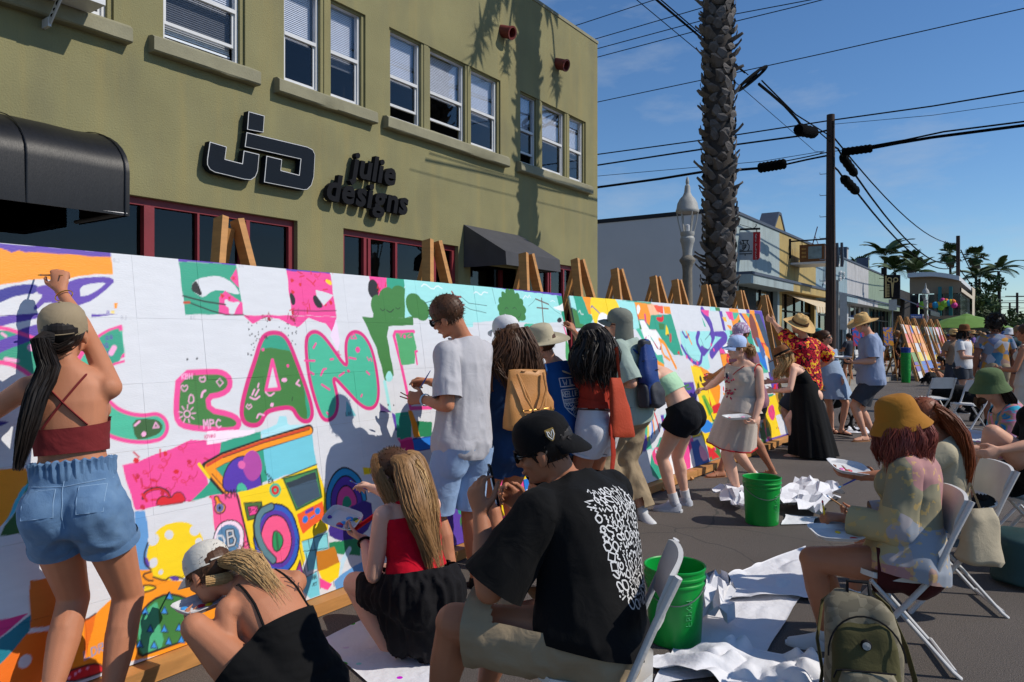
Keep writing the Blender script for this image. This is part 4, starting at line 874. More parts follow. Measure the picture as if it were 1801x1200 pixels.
A.s(LPK,[(292,1000),(276,985),(284,970),(293,980),(302,970),(310,985)],.01,0,False,True);A.c(LPK,500,828,.02,.012);A.c(PNK,375,650,.01);A.c(PNK,520,745,.01);A.c(LPK,430,975,.012);A.s(LPK,[(585,830),(570,850),(590,862)],.02);A.s(BLK,[(548,930),(545,950)],.008);A.text(BLK,'UL',385,585,.03,.006)
q=A.p(TEL,[(622,600),(650,548),(700,545),(755,600),(872,775),(856,640),(870,568),(915,540),(968,565),(1020,660),(1053,850),(1050,955),(1015,1000),(955,988),(860,885),(778,795),(815,930),(808,1025),(768,1066),(725,1060),(690,980),(640,800)],2);A.s(MAG,q,.045,0,True,True);A.s(MAG,[(872,775),(878,778)],.03)
for a,b,c_,d in((670,640,684,615),(620,715,676,716),(648,780,672,795),(715,800,730,765),(720,855,765,885),(822,805,850,785),(880,698,918,705),(982,780,998,795),(950,925,955,915),(770,708,785,706),(750,1020,758,1030)):A.s(PNK,[(a,b),(c_,d)],.024)
A.c(PNK,930,650,.02);A.s(PNK,[(715,800),(722,770),(745,762)],.018,1);A.s(PNK,[(985,695),(995,715),(1005,700),(1012,718)],.014);A.s(PNK,[(890,585),(905,555),(922,585)],.016,0,False,True);A.text(MAG,'ML',806,682,.05,.008)
A.s(SKY,[(1088,840),(1100,900),(1118,1000)],.05);A.p(SKY,[(1092,805),(1115,765),(1140,810),(1120,840),(1098,838)],1);A.p((84,58,112),[(1058,962),(1130,1020),(1062,1018)]);A.c(BLK,1140,975,.006);A.c(BLK,1108,975,.006)
A.s(PNK,[(1258,545),(1150,548),(1142,570),(1185,740),(1240,995),(1360,990)],.05);A.p((80,168,108),[(1152,555),(1256,552),(1275,640),(1262,735),(1185,742)]);A.s(PNK,[(1278,660),(1268,662),(1278,735)],.03);A.confetti((1160,560,1240,580),5,[PNK],.01)
A.p((110,188,196),[(866,945),(922,1040),(858,1040)]);A.text((60,60,66),'LOF',862,1038,.04,.005)
A.p(PUR,[(1130,1020),(1150,1030),(1160,1105),(1185,1115),(1150,1128),(1140,1080)]);A.p(TEA,[(1150,1020),(1240,1015),(1245,1165),(1160,1165)]);A.p(GRN,[(1260,1070),(1365,1075),(1365,1165),(1270,1165)]);A.p(ORA,[(1232,1005),(1250,1010),(1300,1160),(1265,1165)]);A.o(BLU,(40,60,150),[(1255,1172),(1380,1158),(1380,1215),(1262,1225)],.012);A.p(PNK,[(1160,1168),(1250,1165),(1262,1215),(1200,1230)]);A.s((240,240,246),[(1285,1170),(1350,1166)],.02)
A.p((160,222,232),[(455,1090),(470,1045),(510,1040),(520,1085),(560,1105),(360,1150),(365,1125)])
# lower left
A.t=Z4
A.p(PNK,[(612,110),(680,95),(880,20),(960,-20),(1110,-10),(1120,30),(1090,100),(1040,170),(1055,250),(960,290),(690,335),(680,330)]);A.confetti((660,40,1080,330),36,[RED,(200,30,60)],.014)
A.p((246,226,240),[(1040,-60),(1280,-70),(1280,-20),(1110,-5),(1040,10)],0);A.text(MAG,'KPHOS',1030,-70+45,.03,.005)
A.p(TEA,[(1110,-5),(1310,-60),(1320,200),(1260,240),(1060,262),(960,290),(1050,200),(1095,90)])
A.s(BLK,[(720,275),(730,245),(790,222),(840,240),(855,275)],.03,1);A.s(RED,[(722,270),(735,245),(790,225),(838,243),(853,275)],.016,1);A.s(RED,[(715,255),(738,290)],.022);A.o(RED,BLK,[(785,320),(790,280),(825,262),(858,278),(880,245),(915,245),(938,290),(900,300)],.008,1)
A.p(SLB,[(677,342),(728,336),(770,640),(655,640),(672,500)]);A.p((206,110,34),[(150,690),(420,640),(400,800),(340,900),(150,930)]);A.p(ORA,[(640,640),(770,632),(860,690),(960,690),(1100,780),(1100,1000),(680,1090),(420,1130),(330,1150),(330,930),(480,860),(640,700)])  # darker orange patch: shade between the woman's legs painted into the mural colour
A.p(WHITE,[(728,336),(1060,275),(1085,560),(900,640),(770,640)]);q=A.c(YEL,885,540,.145,.135);A.p(YEL,[(760,620),(900,560),(900,690),(830,690),(770,672)])
for x,y,r in((850,460,.022),(770,485,.028),(978,438,.026),(998,492,.018),(772,600,.022),(808,650,.012)):A.c(WHITE,x,y,r)
A.p(PUR,[(720,565),(750,580),(756,632),(725,610)],1);A.s(BLK,[(768,690),(740,690),(712,660),(760,645)],.014,1);A.s(BLK,[(742,500),(722,560),(728,610),(758,634)],.014,1);A.s(BLK,[(640,635),(665,625),(688,645),(665,668),(640,655)],.012,1);A.s(BLK,[(770,672),(830,692),(850,672),(890,668),(940,690),(1000,740)],.014,1);A.o(YEL,BLK,[(690,725),(740,710),(790,722),(760,740),(710,752),(690,740)],.014,1);A.c(PUR,718,728,.006);A.p(PUR,[(845,672),(890,668),(905,690),(860,690)],1)
A.o(DGR,BLK,[(682,920),(700,860),(760,790),(840,755),(920,770),(960,800),(975,900),(970,975),(880,1010),(760,1050),(700,1075),(684,1000)],.018,1);A.p((76,176,128),[(692,930),(712,860),(770,800),(790,800),(800,900),(830,1020),(760,1040),(705,1065)],1)
for x,y in((728,842),(826,840),(906,822),(755,930),(826,932),(900,925),(702,1008),(774,1012),(848,995),(912,985),(852,768)):A.o((60,150,236),BLK,[(x,y-20),(x+18,y+18),(x-18,y+16)],.008)
A.p((236,112,20),[(-60,1160),(120,960),(340,920),(480,860),(420,1130),(330,1150),(300,1300),(-60,1300)]);A.p(ORA,[(340,930),(420,900),(430,1120),(340,1130)]);A.s(BLK,[(345,915),(430,890),(480,855)],.012,1);A.p((20,120,140),[(-60,1010),(0,980),(155,860),(150,940),(0,1110),(-60,1170)]);A.p(MAG,[(-60,900),(140,855),(0,975),(-60,1000)]);A.c(WHITE,126,1095,.025)
A.text(SLB,'LDRC',425,1088,.07,.007,.1);A.o(RED,BLK,[(330,1150),(430,1115),(490,1105),(530,1130),(520,1150),(330,1210)],.014,1)
for x,y in((380,1160),(400,1145),(440,1130),(350,1180)):A.c(LPK,x,y,.006)
A.p(ORA,[(-60,130),(130,125),(150,180),(100,300),(0,420),(-60,420)]);A.p(GRN,[(140,150),(200,150),(120,260)]);A.p((70,190,214),[(110,225),(150,190),(70,350),(20,410)]);A.p(DG2,[(20,420),(80,340),(140,260),(140,450),(0,465)]);A.text(SLB,'DE',640,700,.03,.005)
# lower middle
A.t=Z6
A.p(SK2,[(290,110),(512,30),(540,205),(315,280)]);A.p((176,228,238),[(285,60),(340,45),(400,20),(512,20),(505,55),(300,110)]);A.p(TEA,[(85,190),(120,170),(290,105),(315,275),(165,330),(120,320)])
A.s(BLK,[(505,42),(290,108),(110,172),(35,215),(140,335)],.115);A.s(ORA,[(505,46),(290,110),(112,176),(45,215),(142,330)],.085);A.s((212,66,36),[(505,34),(290,98),(108,164),(38,205)],.03);A.s(BLK,[(505,42),(290,104),(110,170)],.008);A.s(YEL,[(0,200),(45,260)],.03);A.s(BLK,[(60,245),(135,330)],.009)
A.o((84,52,168),BLK,[(110,320),(108,260),(140,190),(190,160),(240,168),(275,210),(288,290),(292,340),(262,372),(232,360),(218,310),(195,285),(175,300),(168,335)],.012,1);A.c((176,70,160),245,205,.06,.08);A.c((226,100,170),197,203,.022);A.p(TEL,[(172,320),(180,292),(200,285),(220,305),(220,322),(200,320)],1)
A.p((246,90,150),[(55,345),(165,330),(185,345),(240,640),(140,640),(70,500)]);A.text(BLK,'RM',122,358,.075,.01);A.o(ORA,BLK,[(68,350),(85,345),(98,375),(122,390),(115,420),(85,430),(68,405),(80,380)],.012,1);A.c((96,110,160),93,402,.022);A.c(BLK,93,402,.007)
A.c(BLK,138,545,.092,.1);A.c((244,220,236),138,545,.086,.094);A.c((84,130,168),134,548,.07,.078);A.text(BLK,'B',134,575,.15,.03);A.text(WHITE,'B',134,575,.15,.012);A.text(WHITE,'D',88,588,.13,.014);A.text(BLK,'NIKS',172,612,.05,.007,.35)
A.p(YEL,[(178,330),(215,320),(310,290),(385,262),(540,200),(585,350),(592,500),(530,530),(440,745),(350,640),(240,620)]);A.s(BLK,[(172,335),(205,470),(245,640)],.02);A.text(BLK,'EA',320,288,.04,.007);A.s(BLK,[(380,265),(540,200)],.012);A.text(BLK,'MODY',302,240,.03,.005,-1)
A.o((70,140,84),(46,90,50),[(388,268),(540,222),(562,350),(446,410)],.02);A.p(SLA,[(400,290),(532,250),(556,345),(452,400)]);A.p((44,58,70),[(400,288),(534,232),(540,265),(410,310)])
A.p((240,92,36),[(448,430),(565,368),(578,440),(475,520)]);A.c(BLU,488,453,.02);A.c(BLU,543,413,.02);A.s(BLU,[(512,448),(528,436)],.02);A.s((90,60,170),[(492,420),(520,405)],.035);A.c(TEL,348,318,.038);A.c(RED,348,318,.025);A.c(TEL,348,318,.01)
A.o((72,110,56),BLK,[(205,378),(285,372),(300,440),(222,458)],.01);A.o(PNK,BLK,[(222,395),(268,390),(272,428),(230,436)],.008);A.text(BLK,'8-24',228,424,.05,.007)
for c_,sx,sy in((BLK,1.06,1.05),((44,90,190),1.0,1.0),((90,52,160),.84,.84),(BLK,.7,.72),((244,90,140),.66,.68)):A.c(c_,352+6*sx,542,.14*sx,.185*sy,.12)
A.s(BLK,[(330,395),(275,420),(258,500),(290,590),(340,640)],.085,1);A.s((92,130,140),[(330,395),(278,420),(262,500),(292,590),(340,640)],.06,1);A.o((40,150,90),BLK,[(345,500),(378,520),(388,560),(362,605),(338,590),(335,540)],.012,1);A.s((40,110,70),[(355,520),(362,590)],.03)
A.p(SK2,[(440,745),(530,700),(540,690),(556,800),(510,815)]);A.p((128,208,216),[(470,555),(520,540),(545,520),(590,510),(592,590),(540,600),(545,680),(500,690)]);
for L in([(470,555),(585,518)],[(478,600),(590,585)],[(500,545),(510,600)],[(525,540),(555,770)],[(585,515),(620,760)],[(452,545),(492,720)],[(490,610),(500,690)],[(440,745),(540,690)]):A.s(BLK,L,.008)
A.o((150,40,130),BLK,[(462,640),(478,705),(428,735)],.012);A.c(TEL,458,698,.012);A.text(BLK,'MR',520,730,.04,.006);A.text(BLK,'JET',518,760,.03,.005)
for c_,k in((BLK,.165),((40,150,200),.157),(BLK,.128),((90,52,160),.121),(BLK,.085),((222,70,150),.078),((30,140,110),.036)):A.p(c_,[(x,y)for x,y in[(lambda o:(o[0]+k*math.cos(t),o[1]+(k*1.35 if math.sin(t)>0 else .02)*math.sin(t)))(A.at(*Z6((678,385))))for t in np.linspace(0,6.283,40)[:-1]]],0,True)
A.p((60,36,130),[(590,490),(640,430),(790,345),(800,480),(700,560),(600,540)],1);A.p(GRN,[(595,560),(740,540),(740,620),(600,610)]);A.p((196,120,24),[(535,600),(620,580),(650,660),(590,690),(545,690)]);A.s((190,220,236),[(640,770),(650,660),(690,590)],.06,1);A.p(YEL,[(548,690),(650,650),(640,720),(575,760)]);A.p(PNK,[(552,720),(610,748),(590,775),(556,765)]);A.p(SLB,[(620,740),(660,700),(760,640),(760,770),(630,775)]);A.p(YEL,[(750,215),(800,215),(800,240),(755,250)]);A.p(PNK,[(900,130),(950,100),(990,100),(990,165),(955,175)])
A.p(GRN,[(1100,400),(1130,430),(1150,520),(1120,560)]);A.p(PUR,[(1060,420),(1180,380),(1230,640),(1120,620)]);A.p(WHITE,[(960,180),(1060,180),(1060,400),(980,380)])
# right end
A.t=Z7
A.p(PUR,[(-30,15),(533,66),(537,82),(370,70),(350,58),(-30,36)]);A.p(SKY,[(-30,38),(360,72),(545,86),(580,90),(985,145),(1010,260),(1000,320),(860,340),(600,310),(420,330),(418,360),(330,356),(120,300),(40,280),(-30,300)])
A.p(PUR,[(548,82),(1080,145),(1080,162),(548,98)]);A.s((60,90,90),[(540,85),(568,205)],.007)
A.s((240,244,246),[(78,90),(100,70),(155,115),(180,82),(215,105)],.014,1);A.s((240,244,246),[(425,135),(440,122),(473,152),(485,125),(515,132)],.014,1);A.s((240,244,246),[(752,170),(765,150),(782,165),(790,148),(800,165)],.013)
A.c(DGR,35,215,.09);A.c(DGR,80,245,.08)
for a,r0 in((150,1),(125,1),(100,1.1),(80,1.15),(55,1),(30,.95),(5,1),(-20,.9),(-170,.95),(175,1.05)):
 cx,cy=A.at(*Z7((680,250)));ra=rad(a);A.p(DGR,[(cx+.09*r0*math.cos(ra)*1.2+.105*math.cos(t)*math.cos(ra)-.052*math.sin(t)*math.sin(ra),cy+.085*r0*math.sin(ra)+.105*math.cos(t)*math.sin(ra)+.052*math.sin(t)*math.cos(ra))for t in np.linspace(0,6.28,20)[:-1]],0,True)
A.c(DGR,680,262,.13,.1);A.s(BLK,[(630,240),(640,226),(652,240)],.008,1);A.s(BLK,[(682,236),(695,226),(708,242)],.008,1);A.s(BLK,[(735,268),(730,290),(715,295)],.008,1)
A.p(TEL,[(752,335),(830,335),(862,372),(860,400),(760,380)],1)
A.s((110,66,56),[(872,168),(885,345)],.026);A.s((110,66,56),[(832,172),(918,208)],.022);A.s((110,66,56),[(842,230),(916,238)],.02);A.s((150,60,50),[(280,125),(300,160)],.03);A.s((150,60,50),[(300,155),(340,160)],.028);A.s((150,60,50),[(340,212),(360,212)],.03)
A.s(BLK,[(335,152),(390,200),(510,218)],.008);A.s(BLK,[(355,215),(400,240),(505,265)],.008);A.s((60,90,90),[(918,212),(960,250),(1000,275)],.005);A.s((60,90,90),[(785,220),(815,195),(832,172)],.005);A.s(BLK,[(100,200),(140,188),(160,180)],.008)
A.p(TEA,[(970,150),(1080,162),(1120,330),(1020,330),(990,230)]);A.p((238,240,242),[(942,222),(985,222),(1020,192),(1055,195),(1068,218),(1060,240),(1020,255),(975,245)],1);A.s((238,240,242),[(1000,250),(1000,270)],.016);A.s((238,240,242),[(1022,250),(1025,268)],.016);A.s(YEL,[(1068,210),(1080,190)],.02);A.s((240,244,246),[(930,190),(945,182),(960,192)],.01)
A.s(PUR,[(1080,160),(1125,335)],.022);A.p((44,44,50),[(970,310),(995,290),(1010,320),(985,332)],1)
A.o((80,168,108),PNK,[(760,420),(820,430),(862,470),(872,520),(820,530),(780,500)],.03,1);A.c(WHITE,800,455,.012);A.s(PNK,[(1020,360),(1060,480),(1120,640)],.035);A.p((80,168,108),[(1030,430),(1060,500),(1110,640),(1060,640),(1030,560)])
A.p(PNK,[(860,370),(850,400),(880,385)]);A.p(DGR,[(515,880),(560,860),(560,960),(515,960)])
A.p(ORA,[(-10,905),(20,920),(80,1080),(30,1085)]);A.p(TEA,[(-60,1000),(-10,960),(10,1080),(-60,1100)]);A.p(GRN,[(45,985),(140,980),(140,1080),(70,1080)]);A.o(BLU,(40,60,150),[(20,1100),(140,1080),(140,1160),(30,1180)],.012);A.p(MAG,[(-60,1110),(20,1100),(40,1200),(-60,1200)])
# ---- second run of boards
LB=math.atan2(.42,1.83);ub=V((.20,4.56,0)).normalized();nb=V((-ub.y,ub.x,0))
ob=V((-3.085,5.985,.09))
B=Canvas(ob,ub,nb*math.sin(LB)+V((0,0,math.cos(LB))),5.38,1.88,.011)
ground_coat(B,16,6,lambda c,r:(c+r)%5!=1 and not(r>2 and 4<c<10),9)
B.t=Z8
B.p(TEA,[(35,85),(120,92),(160,230),(200,270),(160,330),(90,310)]);B.s((240,244,246),[(78,222),(88,208),(98,235),(115,238)],.014)
B.p(ORA,[(105,92),(170,98),(250,225),(215,250),(160,235)]);B.p(BLU,[(170,98),(265,110),(270,150),(230,200),(205,180)]);B.p((244,120,30),[(262,108),(375,122),(390,180),(300,150)]);B.p(SKY,[(370,125),(520,140),(560,330),(560,380),(480,330),(380,200)]);B.c(YEL,300,230,.3,.26);B.s(PUR,[(178,185),(185,172),(230,215),(320,310)],.025);B.s(RED,[(270,330),(275,305),(310,310)],.03);B.c((240,240,244),300,380,.16,.2)
B.p(ORA,[(520,142),(670,160),(690,240),(650,250),(640,330),(600,280),(560,280)]);B.p((240,240,244),[(535,170),(560,165),(570,210),(545,250)],1);B.s((214,66,130),[(605,245),(612,330),(610,420)],.07);B.s((214,66,130),[(612,340),(632,405)],.035);B.p((247,190,150),[(620,160),(700,168),(720,240),(650,250)]);B.p((240,84,50),[(670,165),(745,172),(750,235),(700,220)]);B.p(ORA,[(748,175),(800,180),(812,235),(760,235)])
B.p(TEA,[(650,245),(812,238),(905,565),(830,560),(740,440),(690,360),(640,360)]);B.p(RED,[(690,260),(735,265),(745,235),(755,275),(735,305),(700,290)],1);B.p(DGR,[(712,310),(760,312),(755,360),(718,362)]);B.p(YEL,[(770,320),(785,350),(795,400),(765,400)]);B.p((190,80,70),[(800,380),(818,400),(812,470),(795,450)],1);B.p((90,80,30),[(775,395),(795,395),(790,420)])
B.p((240,240,242),[(560,285),(600,290),(640,360),(690,362),(735,430),(720,520),(640,400),(600,430)]);B.p(TEL,[(530,355),(565,350),(600,430),(640,480),(700,560),(740,560),(760,640),(700,600),(620,500)]);B.s(ORA,[(720,440),(760,470),(800,560),(850,660)],.09,1);B.s(ORA,[(725,450),(745,560),(800,600)],.06,1);B.p(RED,[(860,545),(875,525),(880,565)])
B.p(SKY,[(880,370),(1020,375),(1090,370),(1250,380),(1265,420),(1100,560),(1120,660),(1090,690),(960,600),(905,560)]);B.p(TEL,[(1020,240),(1060,270),(1090,340),(1070,330)])
B.s(PUR,[(1062,215),(1110,290),(1150,380),(1110,470),(1062,530)],.24,1);B.s(PUR,[(1150,380),(1210,390),(1255,420),(1180,490),(1130,560)],.2,1);B.s(PUR,[(1030,380),(1010,450),(1050,530)],.13,1);B.s(PUR,[(895,490),(940,570),(1000,630),(1045,630),(1055,560)],.09,1);B.s(PUR,[(900,375),(930,430),(950,400)],.06,1);B.p(PNK,[(1042,200),(1110,208),(1110,260),(1075,240)]);B.p(SKY,[(1045,430),(1080,410),(1135,400),(1120,520),(1060,500)],1);B.s(ORA,[(930,375),(975,475)],.05)
for L in([(1062,240),(1100,300),(1135,380),(1080,440)],[(1045,430),(1080,520),(1140,520)],[(920,500),(960,580),(1030,615)]):B.s(BLK,L,.012,1)
for x,y in((935,575),(975,605),(1020,622),(1130,480),(1150,520)):B.c(PNK,x,y,.025)
B.p(PUR,[(1185,215),(1215,215),(1245,370),(1225,370)]);B.p((244,190,40),[(1215,260),(1245,260),(1255,300),(1230,290)]);B.p(PNK,[(1240,215),(1295,220),(1310,290),(1275,280)]);B.p(TEL,[(1295,222),(1350,228),(1330,270),(1310,285)]);B.p(ORA,[(1250,320),(1290,330),(1290,370),(1270,350)])
B.p(PUR,[(1345,228),(1370,230),(1480,370),(1460,380)]);B.p(ORA,[(1368,230),(1450,232),(1530,360),(1560,470),(1520,480),(1420,320)]);B.p(TEL,[(1400,232),(1440,234),(1480,300),(1460,310)]);B.c((130,60,40),1470,365,.14,.25);B.p((56,72,96),[(1470,234),(1510,234),(1620,520),(1640,720),(1600,740),(1560,480)]);B.p(SKY,[(1540,236),(1600,236),(1720,470),(1640,480)]);B.p(TEL,[(1590,236),(1650,237),(1700,350),(1690,470),(1640,400)]);B.s((30,100,90),[(1610,290),(1640,400),(1640,460)],.04);B.p(RED,[(1640,237),(1690,238),(1760,480),(1720,500),(1690,400)]);B.p(ORA,[(1625,260),(1660,300),(1690,300),(1680,350)]);B.confetti((1600,260,1740,480),30,[RED,ORA,DGR],.03);B.s(PUR,[(1690,238),(1730,360)],.03);B.p(RED,[(1520,460),(1560,470),(1590,560),(1570,560)])
B.p(ORA,[(1540,470),(1580,500),(1600,600),(1560,560)]);B.p(YEL,[(1640,640),(1680,600),(1700,680),(1660,740)]);B.p((70,100,160),[(1480,420),(1510,430),(1560,560),(1540,600)])
B.p(WHITE,[(810,182),(1035,200),(1085,372),(865,370)]);B.p(WHITE,[(1115,210),(1190,215),(1225,372),(1150,375)])
B.t=zt(1040,440,2.609)
B.p(WHITE,[(0,400),(200,400),(500,400),(520,900),(300,1060),(250,1000)],0)if 0 else None
B.p(ORA,[(450,520),(520,540),(570,590),(600,640),(560,800),(500,680)],1);B.p(YEL,[(455,530),(500,540),(570,700),(600,780),(520,800)]);B.p(BLK,[(497,570),(508,590),(506,612),(496,595)],1);B.p(RED,[(515,565),(530,575),(545,720),(590,700),(590,750),(560,750)]);B.s(PUR,[(530,570),(545,610)],.05);B.p((120,180,40),[(505,670),(520,665),(560,740),(540,760)]);B.s((40,120,60),[(520,690),(550,760),(560,790),(600,770)],.06,1);B.p(SKY,[(590,540),(640,560),(660,640),(620,640)]);B.p(SKY,[(470,790),(560,790),(510,830),(480,850)])
B.p(YEL,[(500,780),(560,800),(580,860),(560,920),(510,880)],1);B.p((40,130,220),[(500,780),(545,780),(570,830),(505,845)],1);B.p(RED,[(545,820),(572,850),(560,880)]);B.p((36,90,170),[(455,880),(490,870),(520,940),(550,970),(480,1000)]);B.p((244,160,190),[(490,890),(520,910),(540,960),(505,970)],1);B.p(RED,[(540,900),(590,950),(555,962)]);B.s(PUR,[(300,1065),(450,1012),(600,955),(760,890)],.03)
B.p(TEA,[(300,900),(318,850),(345,880),(355,980),(360,1035),(285,1060),(265,960)],1);B.p((232,64,130),[(275,940),(290,905),(322,905),(335,950),(330,985),(295,990)],1);B.c(WHITE,298,925,.025);B.c(WHITE,316,925,.025);B.c(BLK,299,926,.01);B.c(BLK,317,926,.01);B.s(BLK,[(308,955),(316,945),(324,955)],.02)
for L,c_ in(([(255,760),(262,830),(258,870)],YEL),([(270,750),(282,820),(275,860)],(60,130,220)),([(290,750),(302,790),(312,830)],RED),([(330,780),(340,810)],RED),([(280,770),(290,840)],(240,140,40))):B.s(c_,L,.05,1)
B.p(YEL,[(780,690),(900,640),(925,840),(820,870)]);B.p((232,64,130),[(812,720),(835,705),(845,760),(830,790),(810,750)],1);B.p((60,120,60),[(800,770),(825,850),(805,860)]);B.p(WHITE,[(845,760),(890,745),(910,840),(870,850)]);B.p((30,90,110),[(870,720),(915,740),(918,800),(880,790)],1);B.p((190,140,40),[(840,650),(900,640),(910,740),(860,720)]);B.s(PUR,[(800,875),(920,840)],.05);B.confetti((790,680,900,830),14,[RED,ORA,GRN,BLU],.04)
B.confetti((600,600,780,880),40,[ORA,RED,YEL,TEA,PNK],.06)

paint=mat('painted_panel',(255,255,255),.5,.085,3.2,.14,30,attr='paint',bd=.002,stretch=(1,2.2,9),detail=7)
def make_boards(cv,root,cols,rows,skip=()):
 """every panel is a board of its own: painted front grid, returned edges, its own small setback"""
 R=random.Random(cols);W,H=cv.w,cv.h
 for c in range(cols):
  for r in range(rows):
   i0,i1=round(c*(cv.nx-1)/cols),round((c+1)*(cv.nx-1)/cols);j0,j1=round(r*(cv.ny-1)/rows),round((r+1)*(cv.ny-1)/rows)
   a=cv.a[j0:j1+1,i0:i1+1];ny,nx=a.shape[:2];white=np.ptp(a.reshape(-1,3),axis=0).max()<.003
   if white:ii,jj=np.array([0,nx-1]),np.array([0,ny-1])
   else:ii,jj=np.arange(nx),np.arange(ny)
   g=.00035;out=R.uniform(0,.0022)
   X=(i0+ii)*cv.dx;Y=(j0+jj)*cv.dy;X[0]+=g;X[-1]-=g;Y[0]+=g;Y[-1]-=g
   XX,YY=np.meshgrid(X,Y);n=len(ii);k=len(jj);base=np.array(cv.O);F=np.array(cv.N)*(-1 if False else 1)
   co=base+XX[...,None]*np.array(cv.U)+YY[...,None]*np.array(cv.W)+F*out
   cl=a[np.ix_(jj,ii)].reshape(-1,3);co=co.reshape(-1,3)
   idx=np.arange(n*k).reshape(k,n);f=np.stack([idx[:-1,:-1],idx[:-1,1:],idx[1:,1:],idx[1:,:-1]],-1).reshape(-1,4)
   ring=np.concatenate([idx[0,:],idx[1:,-1],idx[-1,-2::-1],idx[-2:0:-1,0]]);bk=co[ring]-F*.012;m0=n*k;q=np.arange(len(ring));q2=np.roll(q,-1)
   f2=np.stack([ring[q2],ring[q],m0+q,m0+q2],-1)
   me=bpy.data.meshes.new('panel');vs=np.vstack([co,bk])-np.array(root.location);me.from_pydata(vs.tolist(),[],np.vstack([f,f2]).tolist())
   at=me.color_attributes.new('paint','FLOAT_COLOR','POINT');col=np.ones((len(vs),4));col[:m0,:3]=cl;col[m0:,:3]=cl[ring if False else np.searchsorted(np.arange(m0),ring)]*1.0;at.data.foreach_set('color',col.ravel())
   me.materials.append(paint);me.update();o=bpy.data.objects.new('panel',me);COL.objects.link(o);o.parent=root
mA=thing('mural_board','long white gridded mural board with giant green and pink letters','mural',(-3.27,.55,0),0,'mural boards')
A.N=V((1,0,.15)).normalized()if A.N.x<0 else A.N
make_boards(A,mA,16,6)
mB=thing('mural_board','mural board with purple octopus arms and a pink face, farther along','mural',ob,0,'mural boards')
B.N=-B.N if B.N.x<0 else B.N
make_boards(B,mB,16,6)
# backing, ledges and A-frame easels
edge=mat('board_edge',(96,60,160),.6,.1)
ply=mat('plywood',(176,140,92),.7,.15,3,stretch=(1,1,6))
for cv,rt,pts in((A,mA,1),(B,mB,1)):
 N=cv.N;m=MB();a,b=cv.O-N*.02,cv.O+cv.U*cv.w-N*.02;up=cv.W
 m.frame(cv.O+cv.U*cv.w/2+up*cv.h/2-N*.0225,cv.U,up,N,(cv.w-.01,cv.h-.008,.018));m.build('backing_board',ply,rt,smooth=False)
 n=3
 for k in range(n):
  s0,s1=cv.w*k/n,cv.w*(k+1)/n-.01;m=MB();m.frame(cv.O+cv.U*(s0+s1)/2+V((.035,0,-.04)),cv.U,V((1,0,0)),V((0,0,1)),(s1-s0,.11,.07));m.build('ledge',woodm,rt,smooth=False)
def easel(lab,base,rz,lean,topz=2.3,group='wooden easels behind the murals',sc=1):
 """local: board side is +X, the three legs meet at the top"""
 t=thing('easel',lab,'easel',base,rz,group);tx=-math.tan(lean)*topz
 for s in(-1,1):
  m=MB();m.bar((.0,s*.46,0),(tx,s*.05,topz),.04,.082,(1,0,0));m.build('leg',woodm,t,local=True,smooth=False)
 m=MB();m.bar((tx-.72,0,0),(tx-.02,0,topz-.05),.04,.08,(0,1,0));m.build('leg',woodm,t,local=True,smooth=False)
 m=MB();m.bar((-.18,-.36,.5),(-.18,.36,.5),.04,.07);m.build('crossbar',woodm,t,local=True,smooth=False)
 return t
EA=[(403,385,'A',0),(760,424,'A',0),(926,447,'A',1),(1016,457,'B',0),(1085,474,'B',0),(1152,487,'B',0),(1190,493,'B',1),(1241,502,'B',0),(1301,512,'B',0),(1344,520,'B',0)]
NMS=['nearest easel, behind the big letters','second easel, its tip left of the wedge awning','easel tip in front of the wedge awning','easel tip at the right corner of the olive building','easel tip against the pale side wall','easel tip left of the white lamp post','crossed easel tip just left of the lamp','easel tip at the foot of the palm','easel tip right of the palm','last easel tip behind the far board end']
for(px,py,w,cr_),lab in zip(EA,NMS):
 cv=A if w=='A' else B
 # top point lies on a plane a little behind the boards
 o=V((0,0,EYE));d=P(px,py,1)-o;tt=(cv.O-cv.N*.075-o).dot(cv.N)/d.dot(cv.N);q=o+d*tt;L=LEAN if w=='A' else LB
 rz=math.atan2(cv.U.y,cv.U.x)-math.pi/2
 base=V((q.x,q.y,0))+Matrix.Rotation(rz,3,'Z')@V((math.tan(L)*q.z,0,0));easel(lab,base,rz,L,q.z)
# short front stubs under the far ledge
for k in range(8):
 m=MB();p=B.O+B.U*(.25+.68*k)+V((.05,0,0));m.bar(V((p.x+.05,p.y,0)),V((p.x-.01,p.y,.06)),.045,.045,(0,1,0));m.build('foot',woodm,mB,smooth=False)
